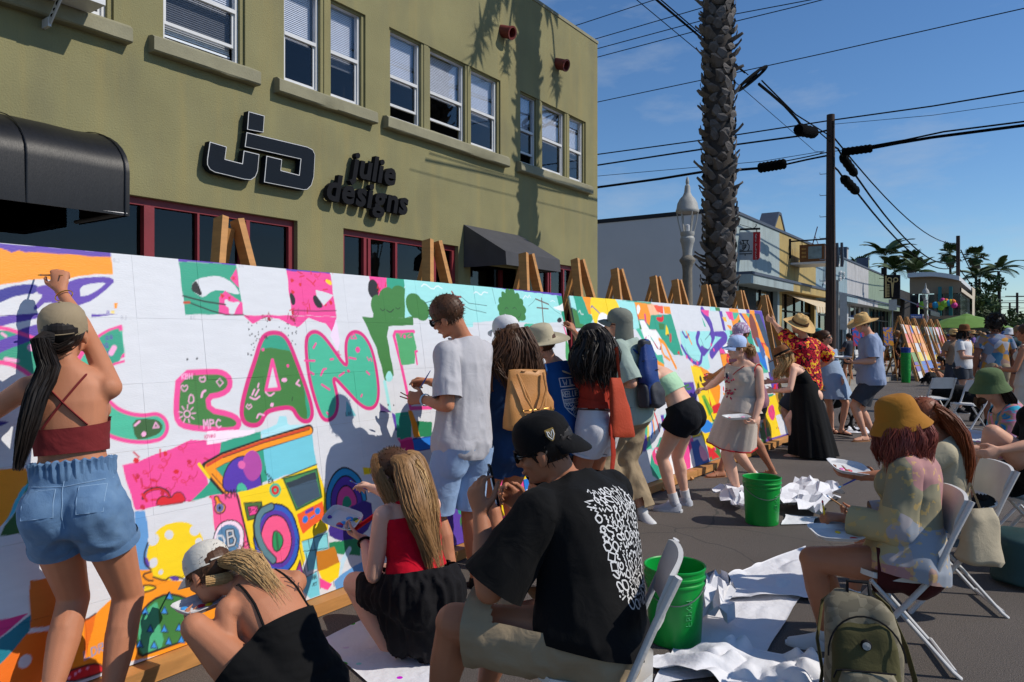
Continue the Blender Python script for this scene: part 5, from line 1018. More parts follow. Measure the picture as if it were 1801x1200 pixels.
# ---- two small boards far up the street
def small_board(lab,tl,tr,bl,br,D0,D1,cols,rows,pal,seed):
 R=random.Random(seed);a,b,c,d=P(*tl,D0+.4),P(*tr,D1+.4),P(*bl,D0),P(*br,D1);t=thing('mural_board',lab,'mural',(c.x,c.y,0),0,'mural boards');N=(d-c).cross(a-c).normalized()
 if N.dot(V((0,0,EYE))-c)<0:N=-N
 f=lambda u,v:(c.lerp(d,u)).lerp(a.lerp(b,u),v)
 for i in range(cols):
  for j in range(rows):
   u0,u1,v0,v1=(i+.01)/cols,(i+.99)/cols,(j+.01)/rows,(j+.99)/rows;n=5;vs=[];cl=[];fs=[]
   base=pal(i,j,R);oth=pal(R.randrange(cols),R.randrange(rows),R)
   for y in range(n):
    for x in range(n):
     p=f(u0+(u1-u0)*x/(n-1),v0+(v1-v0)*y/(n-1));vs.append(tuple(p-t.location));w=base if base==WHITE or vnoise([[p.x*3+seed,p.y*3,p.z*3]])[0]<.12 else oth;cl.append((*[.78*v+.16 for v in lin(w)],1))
   fs=[(y*n+x,y*n+x+1,(y+1)*n+x+1,(y+1)*n+x)for y in range(n-1)for x in range(n-1)]
   me=bpy.data.meshes.new('panel');me.from_pydata(vs,[],fs);at=me.color_attributes.new('paint','FLOAT_COLOR','POINT');at.data.foreach_set('color',np.array(cl).ravel());me.materials.append(paint);o=bpy.data.objects.new('panel',me);COL.objects.link(o);o.parent=t
 m=MB();m.add([p-N*k for k in(.012,.04)for p in(a,b,d,c)],[(0,1,2,3),(7,6,5,4),(0,4,5,1),(1,5,6,2),(2,6,7,3),(3,7,4,0)]);m.build('backing_board',ply,t,smooth=False)
 m=MB();m.bar(c-V((0,0,.04))+N*.03,d-V((0,0,.04))+N*.03,.12,.08);m.build('ledge',woodm,t,smooth=False);return a,b,N
def pal1(i,j,R):return WHITE if(i+j)%5==0 and R.random()<.8 else R.choice([PNK,(240,110,90),ORA,(244,150,80)])if j>3 else R.choice([(40,110,200),(110,150,60),ORA,PUR,YEL])if j<3 else R.choice([ORA,(244,170,90)])
def pal2(i,j,R):return WHITE if(i*2+j)%4==1 else R.choice([PNK,(236,80,140),(60,110,110)])if j>3 else R.choice([(30,120,210),PUR,YEL,(90,150,220)])if j<3 else R.choice([YEL,ORA])
for lab,q,D0,D1,pal,sd_ in(('small colourful mural board with orange and pink panels up the street',((1584,570),(1615,574),(1620,671),(1649,664)),25.0,26.2,pal1,5),('small colourful mural board behind the crouching far painter',((1626,575),(1655,576),(1648,664),(1676,658)),26.4,27.6,pal2,6)):
 a,b,N=small_board(lab,*q,D0,D1,5,6,pal,sd_)
 for k in range(3 if sd_==5 else 3):
  tp=a.lerp(b,.1+.4*k)+V((0,0,.32))-N*.12;gx=V((N.x,N.y,0)).normalized();L=.32;rz=math.atan2(gx.y,gx.x);base=V((tp.x,tp.y,0))+gx*(math.tan(L)*tp.z)
  easel(['left','middle','right'][k]+' easel holding the '+('orange and pink board' if sd_==5 else 'board by the crouching far painter'),base,rz,L,tp.z)
# ================================================================ people: one continuous skin, clothes over it
def skinmat(nm,c,red=(200,110,90)):
 m=mat('skin_'+nm,c,.56,.12,7,.16,240,spec=.3,bd=.0015,detail=6)
 b=m.node_tree.nodes['Principled BSDF'];b.inputs['Subsurface Weight'].default_value=.06;b.inputs['Subsurface Radius'].default_value=(.012,.005,.003);return m
SK_L=skinmat('light',(214,160,132));SK_T=skinmat('tanned',(184,122,90));SK_M=skinmat('olive',(170,112,82));SK_P=skinmat('pale',(226,176,150));SK_D=skinmat('brown',(140,88,64))
def cloth(nm,c,var=.1,bs=700,bump=.12,rough=.85,vs=4,**k):return mat('cloth_'+nm,c,rough,var,vs,bump,bs,spec=.15,sheen=.02,bd=.0012,fold=.006,**k)
def hairmat(nm,c,c2):return mat('hair_'+nm,c,.5,.2,70,0,spec=.3,col2=c2,stretch=(3,3,.25),detail=2)
H_BLK=hairmat('black',(22,19,18),(44,36,32));H_BRN=hairmat('brown',(48,32,22),(98,64,40));H_DBL=hairmat('dark_blond',(96,66,40),(186,142,92));H_BLO=hairmat('blond',(150,110,66),(220,184,128));H_AUB=hairmat('auburn',(96,40,26),(150,84,46));H_MAG=hairmat('magenta',(98,50,34),(156,76,66))
def slerpv(a,b,t):return a.lerp(b,t).normalized()
def ik(a,t,l1,l2,pole):
 d=t-a;L=d.length;mx=(l1+l2)*.997
 if L>mx:t=a+d*(mx/L);L=mx
 if L<abs(l1-l2)+.02:L=abs(l1-l2)+.02
 d=(t-a).normalized();x=(l1*l1-l2*l2+L*L)/(2*L);h=math.sqrt(max(0,l1*l1-x*x));p=pole-d*pole.dot(d)
 if p.length<1e-4:p=V((0,0,-1))-d*d.dot(V((0,0,-1)))
 return a+d*x+p.normalized()*h,t
TOR={'m':[(-.22,.09,.08),(-.14,.145,.105),(0,.168,.118),(.18,.160,.112),(.38,.150,.105),(.58,.160,.112),(.78,.172,.115),(.9,.165,.098),(.99,.12,.075),(1.06,.065,.06)],
    'f':[(-.22,.095,.085),(-.14,.155,.108),(0,.176,.12),(.18,.158,.106),(.38,.128,.092),(.58,.138,.098),(.78,.150,.102),(.9,.142,.086),(.99,.10,.066),(1.06,.055,.054)]}
class Person:
 def __init__(s,label,H=1.72,sex='f',w=1.0,skin=SK_L,vox=.009,group='people painting at the mural',base=None,**J):
  s.k=k=H/1.72;s.sex=sex;s.w=w;s.sm=skin;s.vox=vox;UP=V((0,0,1));s.J=J
  s.pel=J['pel'];s.nk=J['nk'];s.hf=J['hf'].normalized();s.cf=J.get('cf',s.hf).normalized();s.bend=J.get('bend',.0)
  ax=(s.nk-s.pel).normalized();s.L=(s.nk-s.pel).length
  s.hr=s.hf.cross(UP).normalized();s.cr=J['cr'].normalized()if 'cr' in J else s.cf.cross(UP).normalized()
  s.hd=J['hd'];s.face=J.get('face',s.cf).normalized();u=(s.hd-s.nk).normalized();u=(u*.55+UP*.45).normalized()if not J.get('hup')else J['hup']
  s.HX=s.face.cross(u).normalized();s.HZ=s.HX.cross(s.face).normalized()
  sw=(.185 if sex=='m' else .158)*k*(.5+.5*w)
  _,cu,_,_=s.spine(.9);c9=s.spine(.88)[0]
  s.sh={+1:c9+s.cr*sw,-1:c9-s.cr*sw}
  s.el={};s.wr={};s.kn={};s.an={};s.hip={}
  for sg,n in((1,'r'),(-1,'l')):
   ph=J.get(n+'e',s.cr*sg*.5-s.cf*.6-UP*.4);tgt=J.get(n+'h',s.sh[sg]-UP*.5*k+s.cf*.08+s.cr*sg*.07)
   if J.get('lift',0):pass
   s.el[sg],s.wr[sg]=ik(s.sh[sg],tgt,.285*k,.255*k,ph)
   s.hip[sg]=s.pel+s.hr*sg*.09*k-ax*.01
   tf=J.get(n+'f',V((s.pel.x,s.pel.y,.085))+s.hr*sg*.1*k);pk=J.get(n+'k',s.hf)
   s.kn[sg],s.an[sg]=ik(s.hip[sg],tf,.435*k,.415*k,pk)
  g=base or V((s.pel.x,s.pel.y,0));s.root=thing('person',label,'person',(g.x,g.y,0),0,group)
 def spine(s,t):
  a,b=s.pel,s.nk;m=a.lerp(b,.5)-s.slp(.5)*s.bend*s.L;p=a*(1-t)**2+m*2*t*(1-t)+b*t*t
  tan=((m-a)*(1-t)+(b-m)*t).normalized();r=slerpv(s.hr,s.cr,max(0,min(1,t)));r=(r-tan*r.dot(tan)).normalized();return p,tan,r,tan.cross(r)*1.0
 def slp(s,t):return slerpv(s.hf,s.cf,t)
 def torso(s,mb,t0,t1,infl=0,flare=0,sq=2.4,n=24):
  T=TOR[s.sex];ts=[t for t,_,_ in T if t0<t<t1];ts=[t0]+ts+[t1];rings=[]
  for t in sorted(set(ts)):
   rx=np.interp(t,[q[0]for q in T],[q[1]for q in T]);ry=np.interp(t,[q[0]for q in T],[q[2]for q in T])
   f=infl+flare*max(0,(.6-t));ww=s.w if t<.95 else 1
   rx=rx*s.k*ww+f;ry=ry*s.k*ww+f;p,u,r,fw=s.spine(t);fw=-fw if fw.dot(s.slp(t))<0 else fw
   ring=[]
   for j in range(n):
    a=2*math.pi*j/n;c,e=math.cos(a),math.sin(a);q=(abs(c)**sq+abs(e)**sq)**(-1/sq);ring.append(p+r*(rx*c*q)+fw*(ry*e*q))
   rings.append(ring)
  mb.loft(rings)
 def soft(s,mb,infl=0,t0=-1):
  k=s.k;
  if s.sex=='f' and not s.J.get('flat'):
   p,u,r,f=s.spine(.70);f=-f if f.dot(s.cf)<0 else f;R=(.066+infl*.9)*k*(.6+.4*s.w)
   for sg in(-1,1):mb.ball(p+r*sg*.07*k+f*.07*k,R,10,7)
  if s.J.get('belly'):p,u,r,f=s.spine(.33);f=-f if f.dot(s.hf)<0 else f;mb.ball(p+f*.05,(.15*k+infl+s.J['belly']*.3,.10*k+infl+s.J['belly'],.16),14,9,s.hr,s.hf,V((0,0,1)))
 def butt(s,mb,infl=0):
  k=s.k*s.w;ax=(s.nk-s.pel).normalized()
  for sg in(-1,1):mb.ball(s.pel+s.hr*sg*.075*k-s.hf*.045*k-ax*.035*k,(.098 if s.sex=='f' else .088)*k+infl,12,8)
 def thigh(s,sg):return[r*s.k*s.w*s.J.get('lw',1)for r in((.092,.088,.078,.066,.056)if s.sex=='f' else(.09,.084,.074,.064,.056))]
 def hand(s,mb,sg):
  J=s.J;n='r' if sg>0 else 'l';k=s.k*(1 if s.sex=='m' else .93);w=s.wr[sg];fd=(w-s.el[sg]).normalized()
  d=J.get(n+'d',fd).normalized();pn=J.get(n+'p',-s.cr*sg);pn=(pn-d*pn.dot(d)).normalized();lat=d.cross(pn)*sg;cu=J.get(n+'c',.35);s.__dict__.setdefault('grip',{})[sg]=w+d*.085*k+pn*.03*k
  rings=[]
  for t,a,b in((-.015,.026,.02),(.02,.032,.019),(.055,.04,.017),(.085,.041,.014),(.096,.036,.010)):
   c=w+d*t*k;rings.append([c+lat*a*k*math.cos(q*math.pi/6)+pn*b*k*math.sin(q*math.pi/6)for q in range(12)])
  mb.loft(rings)
  for i,L in enumerate((.074,.083,.077,.06)):
   p=w+d*(.088-.005*abs(i-1))*k+lat*(.0315-.021*i)*k;dd=(d+lat*(.16-.11*i)).normalized();q=pn.copy();c_=cu*(1+.12*i);pts=[p-dd*.015];
   pts.append(p)
   for fr,cc in((.44,.9),(.31,1.15),(.25,.9)):
    an=c_*cc;dd,q=(dd*math.cos(an)+q*math.sin(an)).normalized(),(q*math.cos(an)-dd*math.sin(an)).normalized();p=p+dd*L*fr*k;pts.append(p)
   r=(.0092-.0008*(i==3))*k;mb.limb(pts[0],pts[2],[r*1.02,r],8);mb.limb(pts[2],pts[3],[r,r*.92],8);mb.limb(pts[3],pts[4],[r*.9,r*.78],8)
  p=w+d*.02*k+lat*.026*k;q1=p+(d*.62+lat*.66+pn*.42).normalized()*.046*k;q2=q1+(d*.85+lat*.25+pn*.45).normalized()*.034*k;q3=q2+(d*.85-lat*.05+pn*(.3+cu)).normalized()*.026*k
  mb.limb(p,q1,[.015*k,.0115*k],8);mb.limb(q1,q2,[.0112*k,.0098*k],8);mb.limb(q2,q3,[.0096*k,.008*k],8)
 def head(s,mb):
  k=s.k*.98+.02;f=lambda x,y,z:s.hd+s.HX*x*k+s.face*y*k+s.HZ*z*k;B=lambda c,r:mb.ball(f(*c),tuple(q*k for q in r),14,10,s.HX,s.face,s.HZ)
  B((0,-.012,.028),(.074,.094,.084));B((0,.022,-.03),(.058,.066,.078));B((0,.052,-.088),(.032,.030,.022));B((0,.02,-.07),(.05,.05,.04));B((0,.083,.018),(.036,.012,.009))
  mb.limb(f(0,.084,.008),f(0,.102,-.03),[.009*k,.0125*k],8);B((.012,.09,-.033),(.009,.010,.008));B((-.012,.09,-.033),(.009,.010,.008))
  B((0,.088,-.058),(.021,.009,.006));B((0,.086,-.068),(.019,.010,.0065));B((0,.08,-.098),(.014,.012,.012));B((.044,.055,-.025),(.02,.018,.02));B((-.044,.055,-.025),(.02,.018,.02))
  for x in(-1,1):B((x*.074,-.008,-.012),(.010,.019,.031));B((x*.073,.0,-.036),(.009,.010,.012))
  mb.limb(s.nk-s.cf*.01-V((0,0,.03)),f(0,-.022,-.05),[(.062 if s.sex=='m' else .05)*s.k,(.054 if s.sex=='m' else .044)*s.k,(.054 if s.sex=='m' else .046)*s.k],14)
  for sg in(-1,1):mb.limb(s.nk+s.HZ*.03,s.sh[sg].lerp(s.nk,.25),[.045*s.k,.042*s.k],10)
 def F(s,x,y,z):return s.hd+s.HX*x*s.k+s.face*y*s.k+s.HZ*z*s.k
 def foot(s,mb,sg,infl=0,flat=True):
  n='r' if sg>0 else 'l';a=s.an[sg];d=s.J.get(n+'t',s.hf*1.0);d=d.normalized();k=s.k;sd=d.cross(V((0,0,1))).normalized();up=sd.cross(d);s.__dict__.setdefault('ft',{})[sg]=(a,d,sd,up);g=infl;rings=[]
  for t,wd,h in((-.062,.022,.05),(-.04,.033,.075),(.0,.036,.088),(.05,.04,.07),(.1,.046,.048),(.14,.044,.034),(.175,.03,.026),(.185,.015,.02)):
   c=a+d*t*k-up*.085*k;rings.append([c+sd*(wd*k+g)*math.cos(q*math.pi/6)+up*max(0,math.sin(q*math.pi/6))*(h*k+g)-up*(g*.3 if math.sin(q*math.pi/6)<=0 else 0)for q in range(12)])
  mb.loft(rings)
 def body(s):
  mb=MB();s.torso(mb,-.22,1.06);s.soft(mb);s.butt(mb);k=s.k;w=.5+.5*s.w;M=1 if s.sex=='m' else .86
  for sg in(-1,1):
   mb.ball(s.sh[sg]-s.cr*sg*.01,.062*k*M*w,10,8);mb.limb(s.sh[sg],s.el[sg],[r*k*M*w for r in(.054,.052,.048,.042)]);mb.limb(s.el[sg],s.wr[sg],[r*k*M*w for r in(.042,.046,.04,.031,.027)])
   mb.limb(s.sh[sg].lerp(s.spine(.78)[0],.2),s.spine(.7)[0].lerp(s.sh[sg],.45),[.06*k*M,.07*k*M],10)
   mb.limb(s.hip[sg],s.kn[sg],s.thigh(sg),14);mb.limb(s.kn[sg],s.an[sg],[r*k*(.6+.4*s.w)*s.J.get('lw',1)for r in(.056,.055,.056,.048,.038,.035)],12)
   sd=(s.an[sg]-s.kn[sg]).normalized();bk=-s.J.get(('r' if sg>0 else 'l')+'k',s.hf);bk=(bk-sd*bk.dot(sd));bk=bk.normalized()if bk.length>.01 else V((0,0,0));c=s.kn[sg].lerp(s.an[sg],.3)+bk*.018*k
   mb.limb(c-sd*.07*k,c+sd*.07*k,[.042*k,.05*k,.038*k],10);s.foot(mb,sg);s.hand(mb,sg)
  s.head(mb);me=remesh(mb,s.vox,3);s.bodyo=skin(me,'body',s.sm,s.root);return s
 def face_bits(s,brow=None,lips=True):
  m=MB()
  for x in(-1,1):m.ball(s.F(x*.031,.079,.004),.0115*s.k,10,8)
  m.build('eye',mat('eye_white',(210,204,198),.2,.05,bump=0),s.root);m=MB()
  for x in(-1,1):m.ball(s.F(x*.031,.0865,.003),.0055*s.k,8,6)
  m.build('iris',lens_m,s.root);m=MB()
  for x in(-1,1):m.tube([s.F(x*.014,.0945,.021),s.F(x*.034,.092,.027),s.F(x*.05,.078,.022)],[.003,.004,.002],6)
  m.build('eyebrow',brow or H_BRN,s.root);m=MB();m.tube([s.F(-.02,.091,-.0625),s.F(0,.0985,-.062),s.F(.02,.091,-.0625)],[.002,.0045,.002],6);m.build('lips',mat('lip',(176,92,84),.45,.05,bump=0),s.root);return s
 # ---- clothes
 def top(s,m,t0=-.1,t1=1.0,infl=.016,sleeve=.6,flare=.02,vox=None,wr=.008,name='shirt',loose=.014,neck=.085,wf=(9,9,5)):
  mb=MB();s.torso(mb,t0-.12,min(1.06,t1+.1),infl,flare);s.soft(mb,infl);cuts=[];k=s.k;M=1 if s.sex=='m' else .88;vx=vox or max(s.vox*1.25,.009);parts=[]
  if t0<.1:s.butt(mb,infl*.9+.012)
  for sg in(-1,1):
   a,e,w=s.sh[sg],s.el[sg],s.wr[sg];mb.limb(s.nk,a,[.055*k+infl*.5,.05*k+infl],10)
   if sleeve:
    mb.ball(a-s.cr*sg*.01,.06*k*M+infl*.9,10,8);mb.limb(s.spine(.72)[0].lerp(a,.45),a,[.075*k*M+infl,.06*k*M+infl],10)
    q2=MB();f=min(sleeve,1);q=a.lerp(e,f);d=(e-a).normalized();q2.limb(a,a.lerp(e,min(1,f+.12))if sleeve<1 else e,[.06*k*M+infl,.056*k*M+infl+loose*.4,.052*k*M+infl+loose])
    if sleeve>1:f=sleeve-1;q2.limb(e,e.lerp(w,min(1,f+.1)),[.046*k*M+infl+loose*.7,.036*k*M+infl+loose*.6]);q=e.lerp(w,f);d=(w-e).normalized()
    parts.append(remesh(q2,vx,4,[(q,d,.3)],wr,wf))
   else:cuts.append((a+s.cr*sg*.005,s.cr*sg,.12*k))
  p,u,r,f=s.spine(t0);cuts.append((p,-u,.42*max(1,s.w)));p,u,r,f=s.spine(t1);f=-f if f.dot(s.cf)<0 else f;cuts.append((p+u*.012,(u+f*.35).normalized(),neck*1.7))
  me=remesh(mb,vx,4,cuts,wr,wf)
  if parts:
   bm=bmesh.new();bm.from_mesh(me)
   for q in parts:bm.from_mesh(q)
   bm.to_mesh(me);bm.free()
  return skin(me,name,m,s.root)
 def hit(s,x,t,out=.004,o=None,front=False):
  """the point of the skin (or of a garment) straight behind spine station t, at lateral x"""
  o=o or s.bodyo;s.__dict__.setdefault('bv',{})
  if o.name not in s.bv:
   from mathutils.bvhtree import BVHTree
   s.bv[o.name]=BVHTree.FromPolygons([v.co.copy()for v in o.data.vertices],[tuple(p.vertices)for p in o.data.polygons])
  p,u,r,f=s.spine(t);f=-f if f.dot(s.slp(t))<0 else f;f=-f if front else f;O=s.root.location;h=s.bv[o.name].ray_cast(p+r*x-f*.6-O,f)
  s.hn=h[1]if h[0]is not None else-f;s.hn=-s.hn if s.hn.dot(f)>0 else s.hn;return(h[0]+O-f*out)if h[0]is not None else s.back(x,t,out)
 def band(s,m,t0,t1,infl=.012,name='top',straps=(),sr=.006,vox=None,wr=.003,legs=0):
  """a tube top or the body of a tank top; straps are lists of world points"""
  mb=MB();s.torso(mb,t0-.1,min(1.0,t1+.1),infl);s.soft(mb,infl)
  if t0<.1:s.butt(mb,infl)
  p0,u0,_,_=s.spine(t0);p1,u1,_,f=s.spine(t1);f=-f if f.dot(s.cf)<0 else f;cu=[(p0,-u0,.4),(p1,(u1-f*.12).normalized(),.4)]
  if legs:
   cu=cu[1:];s.torso(mb,-.22,.2,infl)
   for sg in(-1,1):a,b=s.hip[sg],s.kn[sg];mb.limb(a,a.lerp(b,legs+.08),[.12,.115,.10],14);cu.append((a.lerp(b,legs),(b-a).normalized(),.19))
  o=skin(remesh(mb,vox or max(s.vox,.008),6 if legs else 4,cu,wr,(10,10,30)),name,m,s.root)
  for st in straps:q=MB();q.tube(st,sr,6,squash=.5);q.build('strap',m,s.root)
  return o
 def back(s,x,t,out=.012):
  """a point on the back (or chest for negative out sign) at lateral x, height t"""
  T=TOR[s.sex];p,u,r,f=s.spine(t);f=-f if f.dot(s.slp(t))<0 else f;ry=np.interp(t,[q[0]for q in T],[q[2]for q in T])*s.k*s.w;rx=np.interp(t,[q[0]for q in T],[q[1]for q in T])*s.k*s.w
  z=max(.05,1-abs(x/rx)**2.4)**(1/2.4);return p+r*x-f*(ry*z+out)if out>-.001 else p+r*x+f*(ry*z-out)
 def legs(s,m,t1=.3,frac=.55,infl=.016,loose=.02,name='shorts',vox=None,wr=.008,wf=(9,9,6),hem=0,sm=7):
  mb=MB();s.torso(mb,-.22,t1+.12,infl);s.butt(mb,infl*.8);cuts=[]
  for sg in(-1,1):
   if frac<=1:mb.limb(s.pel-s.hf*.05+s.hr*sg*.075*s.k,s.hip[sg].lerp(s.kn[sg],.3)-s.hf*.03,[.1*s.k*s.w+infl,.09*s.k*s.w+infl],14)
   h,kn,an=s.hip[sg],s.kn[sg],s.an[sg];th=s.thigh(sg);d=(kn-h).normalized()
   if frac<=1:L=min(1,frac+.15);mb.limb(h,h.lerp(kn,L),[th[0]+infl,np.interp(L/2,[0,.25,.5,.75,1],th)+infl+loose*.5,np.interp(L,[0,.25,.5,.75,1],th)+infl+loose],16);q=h.lerp(kn,frac)
   else:mb.limb(h,kn,[th[0]+infl,th[2]+infl+loose*.6,th[4]+infl+loose],16);f=frac-1;mb.limb(kn,kn.lerp(an,min(1.02,f+.1)),[th[4]+infl+loose,.052*s.k+infl+loose,.05*s.k+infl+loose],14);q=kn.lerp(an,f);d=(an-kn).normalized()
   cuts.append((q,d,.16*s.k*s.w+loose))
  p,u,r,f=s.spine(t1);cuts.append((p,u,.35))
  o=skin(remesh(mb,vox or max(s.vox*1.25,.009),sm,cuts,wr,wf),name,m,s.root)
  if hem:
   for sg in(-1,1):
    h,kn=s.hip[sg],s.kn[sg];d=(kn-h).normalized();th=s.thigh(sg);R=np.interp(frac,[0,.25,.5,.75,1],th)+infl+loose*.95;q=MB();a=h.lerp(kn,frac)
    q.tube([a-d*hem,a-d*hem*.5,a+d*.004,a+d*.001],[R+.004,R+.007,R+.006,R-.012],28,False);q.build('cuff',m,s.root)
  return o
 def skirt(s,m,t1,hem,r0,r1,pleat=.03,n=64,name='skirt',d=None,tilt=0,k=9,steps=14,asym=0):
  """hanging cloth from spine station t1 to a hem centre"""
  p,u,r,f=s.spine(t1);mb=MB();rings=[];c1=hem
  for i in range(steps+1):
   t=i/steps;c=p.lerp(c1,t);R=r0+(r1-r0)*t**.8;rr=slerpv(r,s.hr,t);ff=V((0,0,1)).cross(rr).normalized();ring=[]
   for j in range(n):
    a=2*math.pi*j/n;w=1+pleat*t*(math.sin(k*a+1.3*t)+.5*math.sin((k*2+3)*a+2));ring.append(c+rr*(R*w*math.cos(a))+ff*(R*w*.74*math.sin(a))+V((0,0,asym*t*math.cos(a))))
   rings.append(ring)
  mb.loft(rings,cap=False);return mb.build(name,m,s.root,ang=80)
 def shoes(s,m,sole=None,name='shoe'):
  for sg in(-1,1):
   mb=MB();s.foot(mb,sg,.009);mb.limb(s.an[sg]-V((0,0,.02)),s.an[sg]+(s.kn[sg]-s.an[sg]).normalized()*.005,[.047*s.k,.044*s.k],12);o=mb.build(name,m,s.root,ang=60);a,d,sd,up=s.ft[sg];q=MB();rings=[]
   for t,wd in((-.075,.022),(-.06,.038),(0,.042),(.09,.054),(.14,.052),(.18,.036),(.195,.016)):c=a+d*t*s.k-up*.088*s.k;rings.append([c-sd*wd*s.k-up*.008,c+sd*wd*s.k-up*.008,c+sd*wd*s.k+up*.014,c-sd*wd*s.k+up*.014])
   q.loft(rings);q.build('sole',sole or vinyl,o,ang=30)
 def sandals(s,m):
  for sg in(-1,1):
   if sg not in s.ft:continue
   a,d,sd,up=s.ft[sg];q=MB();rings=[]
   for t,wd in((-.075,.02),(-.06,.036),(0,.038),(.09,.05),(.14,.048),(.19,.03),(.2,.012)):c=a+d*t*s.k-up*.09*s.k;rings.append([c-sd*wd-up*.012,c+sd*wd-up*.012,c+sd*wd+up*.004,c-sd*wd+up*.004])
   q.loft(rings);q.tube([a+d*.06+sd*.045-up*.07,a+d*.075-up*.02,a+d*.06-sd*.045-up*.07],.008,6);q.build('sandal',m,s.root)
 def socks(s,m):
  for sg in(-1,1):d=(s.kn[sg]-s.an[sg]).normalized();q=MB();q.tube([s.an[sg]-d*.02,s.an[sg]+d*.05,s.an[sg]+d*.075],[.044*s.k,.043*s.k,.045*s.k],14);q.build('sock',m,s.root)
 # ---- hair and headgear
 def scalp(s,m,g=.009,short=0,seed=1):
  mb=MB();k=s.k;n,mm=28,18;prof=[(math.sin(math.pi*max(.01,i/mm)),-math.cos(math.pi*max(.01,i/mm)))for i in range(mm+1)]
  ball=MB();ball.lathe([(a,b*(.084+g)*k)for a,b in prof],s.F(0,-.014,.029),n,s.HX,s.face,s.HZ,False,(.074+g)*k,(.094+g)*k)
  for f in ball.f:
   c=sum((V(ball.v[i])for i in f),V())/len(f)-s.hd;y,z=c.dot(s.face)/k,c.dot(s.HZ)/k
   if(y>-.03 and z<.052+(y-.085)*1.05)or z<-.075:continue
   mb.add([ball.v[i]for i in f],[tuple(range(len(f)))])
  R=random.Random(seed)
  if short:
   for i in range(short):
    f=R.choice(mb.f[:len(mb.f)]);c=V(mb.v[f[0]]);nrm=(c-s.F(0,-.014,.02)).normalized();fl=(s.HX*R.uniform(-.5,.5)-s.HZ*R.uniform(-.1,.9)-s.face*R.uniform(-.5,.5))*.02;w=nrm.cross(fl).normalized()*.0022;mb.add([c-w,c+w,c+nrm*R.uniform(.006,.013)+fl],[(0,1,2)])
  return mb.build('hair',m,s.root,ang=60)
 def hat_frame(s,up=.0,tilt=0):X,Y,Z=s.HX,s.face,s.HZ;Y2=(Y*math.cos(tilt)+Z*math.sin(tilt));Z2=X.cross(Y2).normalized();return s.F(0,-.008,.042+up),X,Y2,Z2
 def cap(s,m,mb_=None,back=False,tilt=0,hair=None,bill=None,label=None):
  c,X,Y,Z=s.hat_frame(-.008,tilt);k=s.k;mb=MB();n=36
  if back:Y=-Y;X=-X
  prof=[(.0865,-.018),(.0875,.0),(.087,.025),(.081,.052),(.066,.075),(.042,.09),(.018,.096),(.001,.097)]
  def fn(a,r,z):return(r*(1-.012*(abs(math.sin(3*a))<.12)*(z>0)),z+(.008*math.sin(a)if z<.01 else 0))
  mb.lathe([(r*k,z*k)for r,z in prof],c,n,X,Y,Z,False,1,1.17,fn);mb.ball(c+Z*.098*k,(.007,.007,.004),8,5,X,Y,Z);o=mb.build('cap',m,s.root,ang=50)
  b=MB();rings=[]
  for i in range(13):
   a=math.pi/2+(i/12-.5)*1.9;e=math.cos((i/12-.5)*math.pi);r0=V((math.cos(a)*.0865,math.sin(a)*.101,-.016+.008*math.sin(a)));L=.012+.062*e**.6 if e>0 else .012
   q0=c+(X*r0.x+Y*r0.y+Z*r0.z)*k;dr=(Y*1.0+X*.35*math.cos(a)).normalized();q1=q0+dr*L*k*(.72 if back else 1)+Z*(-.012-(.05 if back else 0)*e-.022*(1-e))*k;q2=q0.lerp(q1,.5)+Z*.006;rings.append([q0,q2,q1,q1-Z*.004,q2-Z*.004,q0-Z*.004])
  b.loft(rings);b.build('cap_bill',bill or m,o,ang=50)
  if hair:  # gap above the strap, with hair showing
   g=MB();q=MB();sgn=-1
   for i in range(10):a=-math.pi/2+(i/9-.5)*1.15;
   P3=lambda a,r,z:c+X*math.cos(a)*r*k+Y*math.sin(a)*r*1.17*k+Z*z*k
   top=[P3(-math.pi/2+(i/12-.5)*1.15,.0878-.006*math.sin(math.pi*i/12),-.006+.046*math.sin(math.pi*i/12))for i in range(13)];bot=[P3(-math.pi/2+(i/12-.5)*1.15,.0895,-.008)for i in range(13)]
   g.loft([[a+(a-c).normalized()*.002,b_]for a,b_ in zip(top,bot)],False,False);g.build('cap_opening',hair,o);q.tube([P3(-math.pi/2+(i/12-.5)*1.2,.0905,-.012)for i in range(13)],.008,6,squash=.35);q.build('cap_strap',m,o)
  return o
 def brim(s,m,crown,name='hat',tilt=0,up=.0,wave=.0,band=None,n=48,sy=1.13,dent=0):
  c,X,Y,Z=s.hat_frame(up,tilt);k=s.k;mb=MB()
  def fn(a,r,z):
   dz=wave*(r/.2)**2*(math.cos(2*a)*1.0+.35*math.sin(3*a+1))if r>.105 else 0
   if dent and z>.09:dz-=dent*max(0,math.cos(a*1)**8*.6+(abs(math.cos(a))<.35)*.5)
   return(r*(1+(.012*math.sin(7*a)if .1<r<.16 and wave==0 else 0)),z+dz)
  mb.lathe([(r*k,z*k)for r,z in crown],c,n,X,Y,Z,False,1,sy,fn);o=mb.build(name,m,s.root,ang=55)
  if band:q=MB();q.lathe([(.097*k,.002),(.099*k,.004),(.0985*k,.026),(.096*k,.03)],c,40,X,Y,Z,False,1,sy);q.build('hat_band',band,o)
  return o
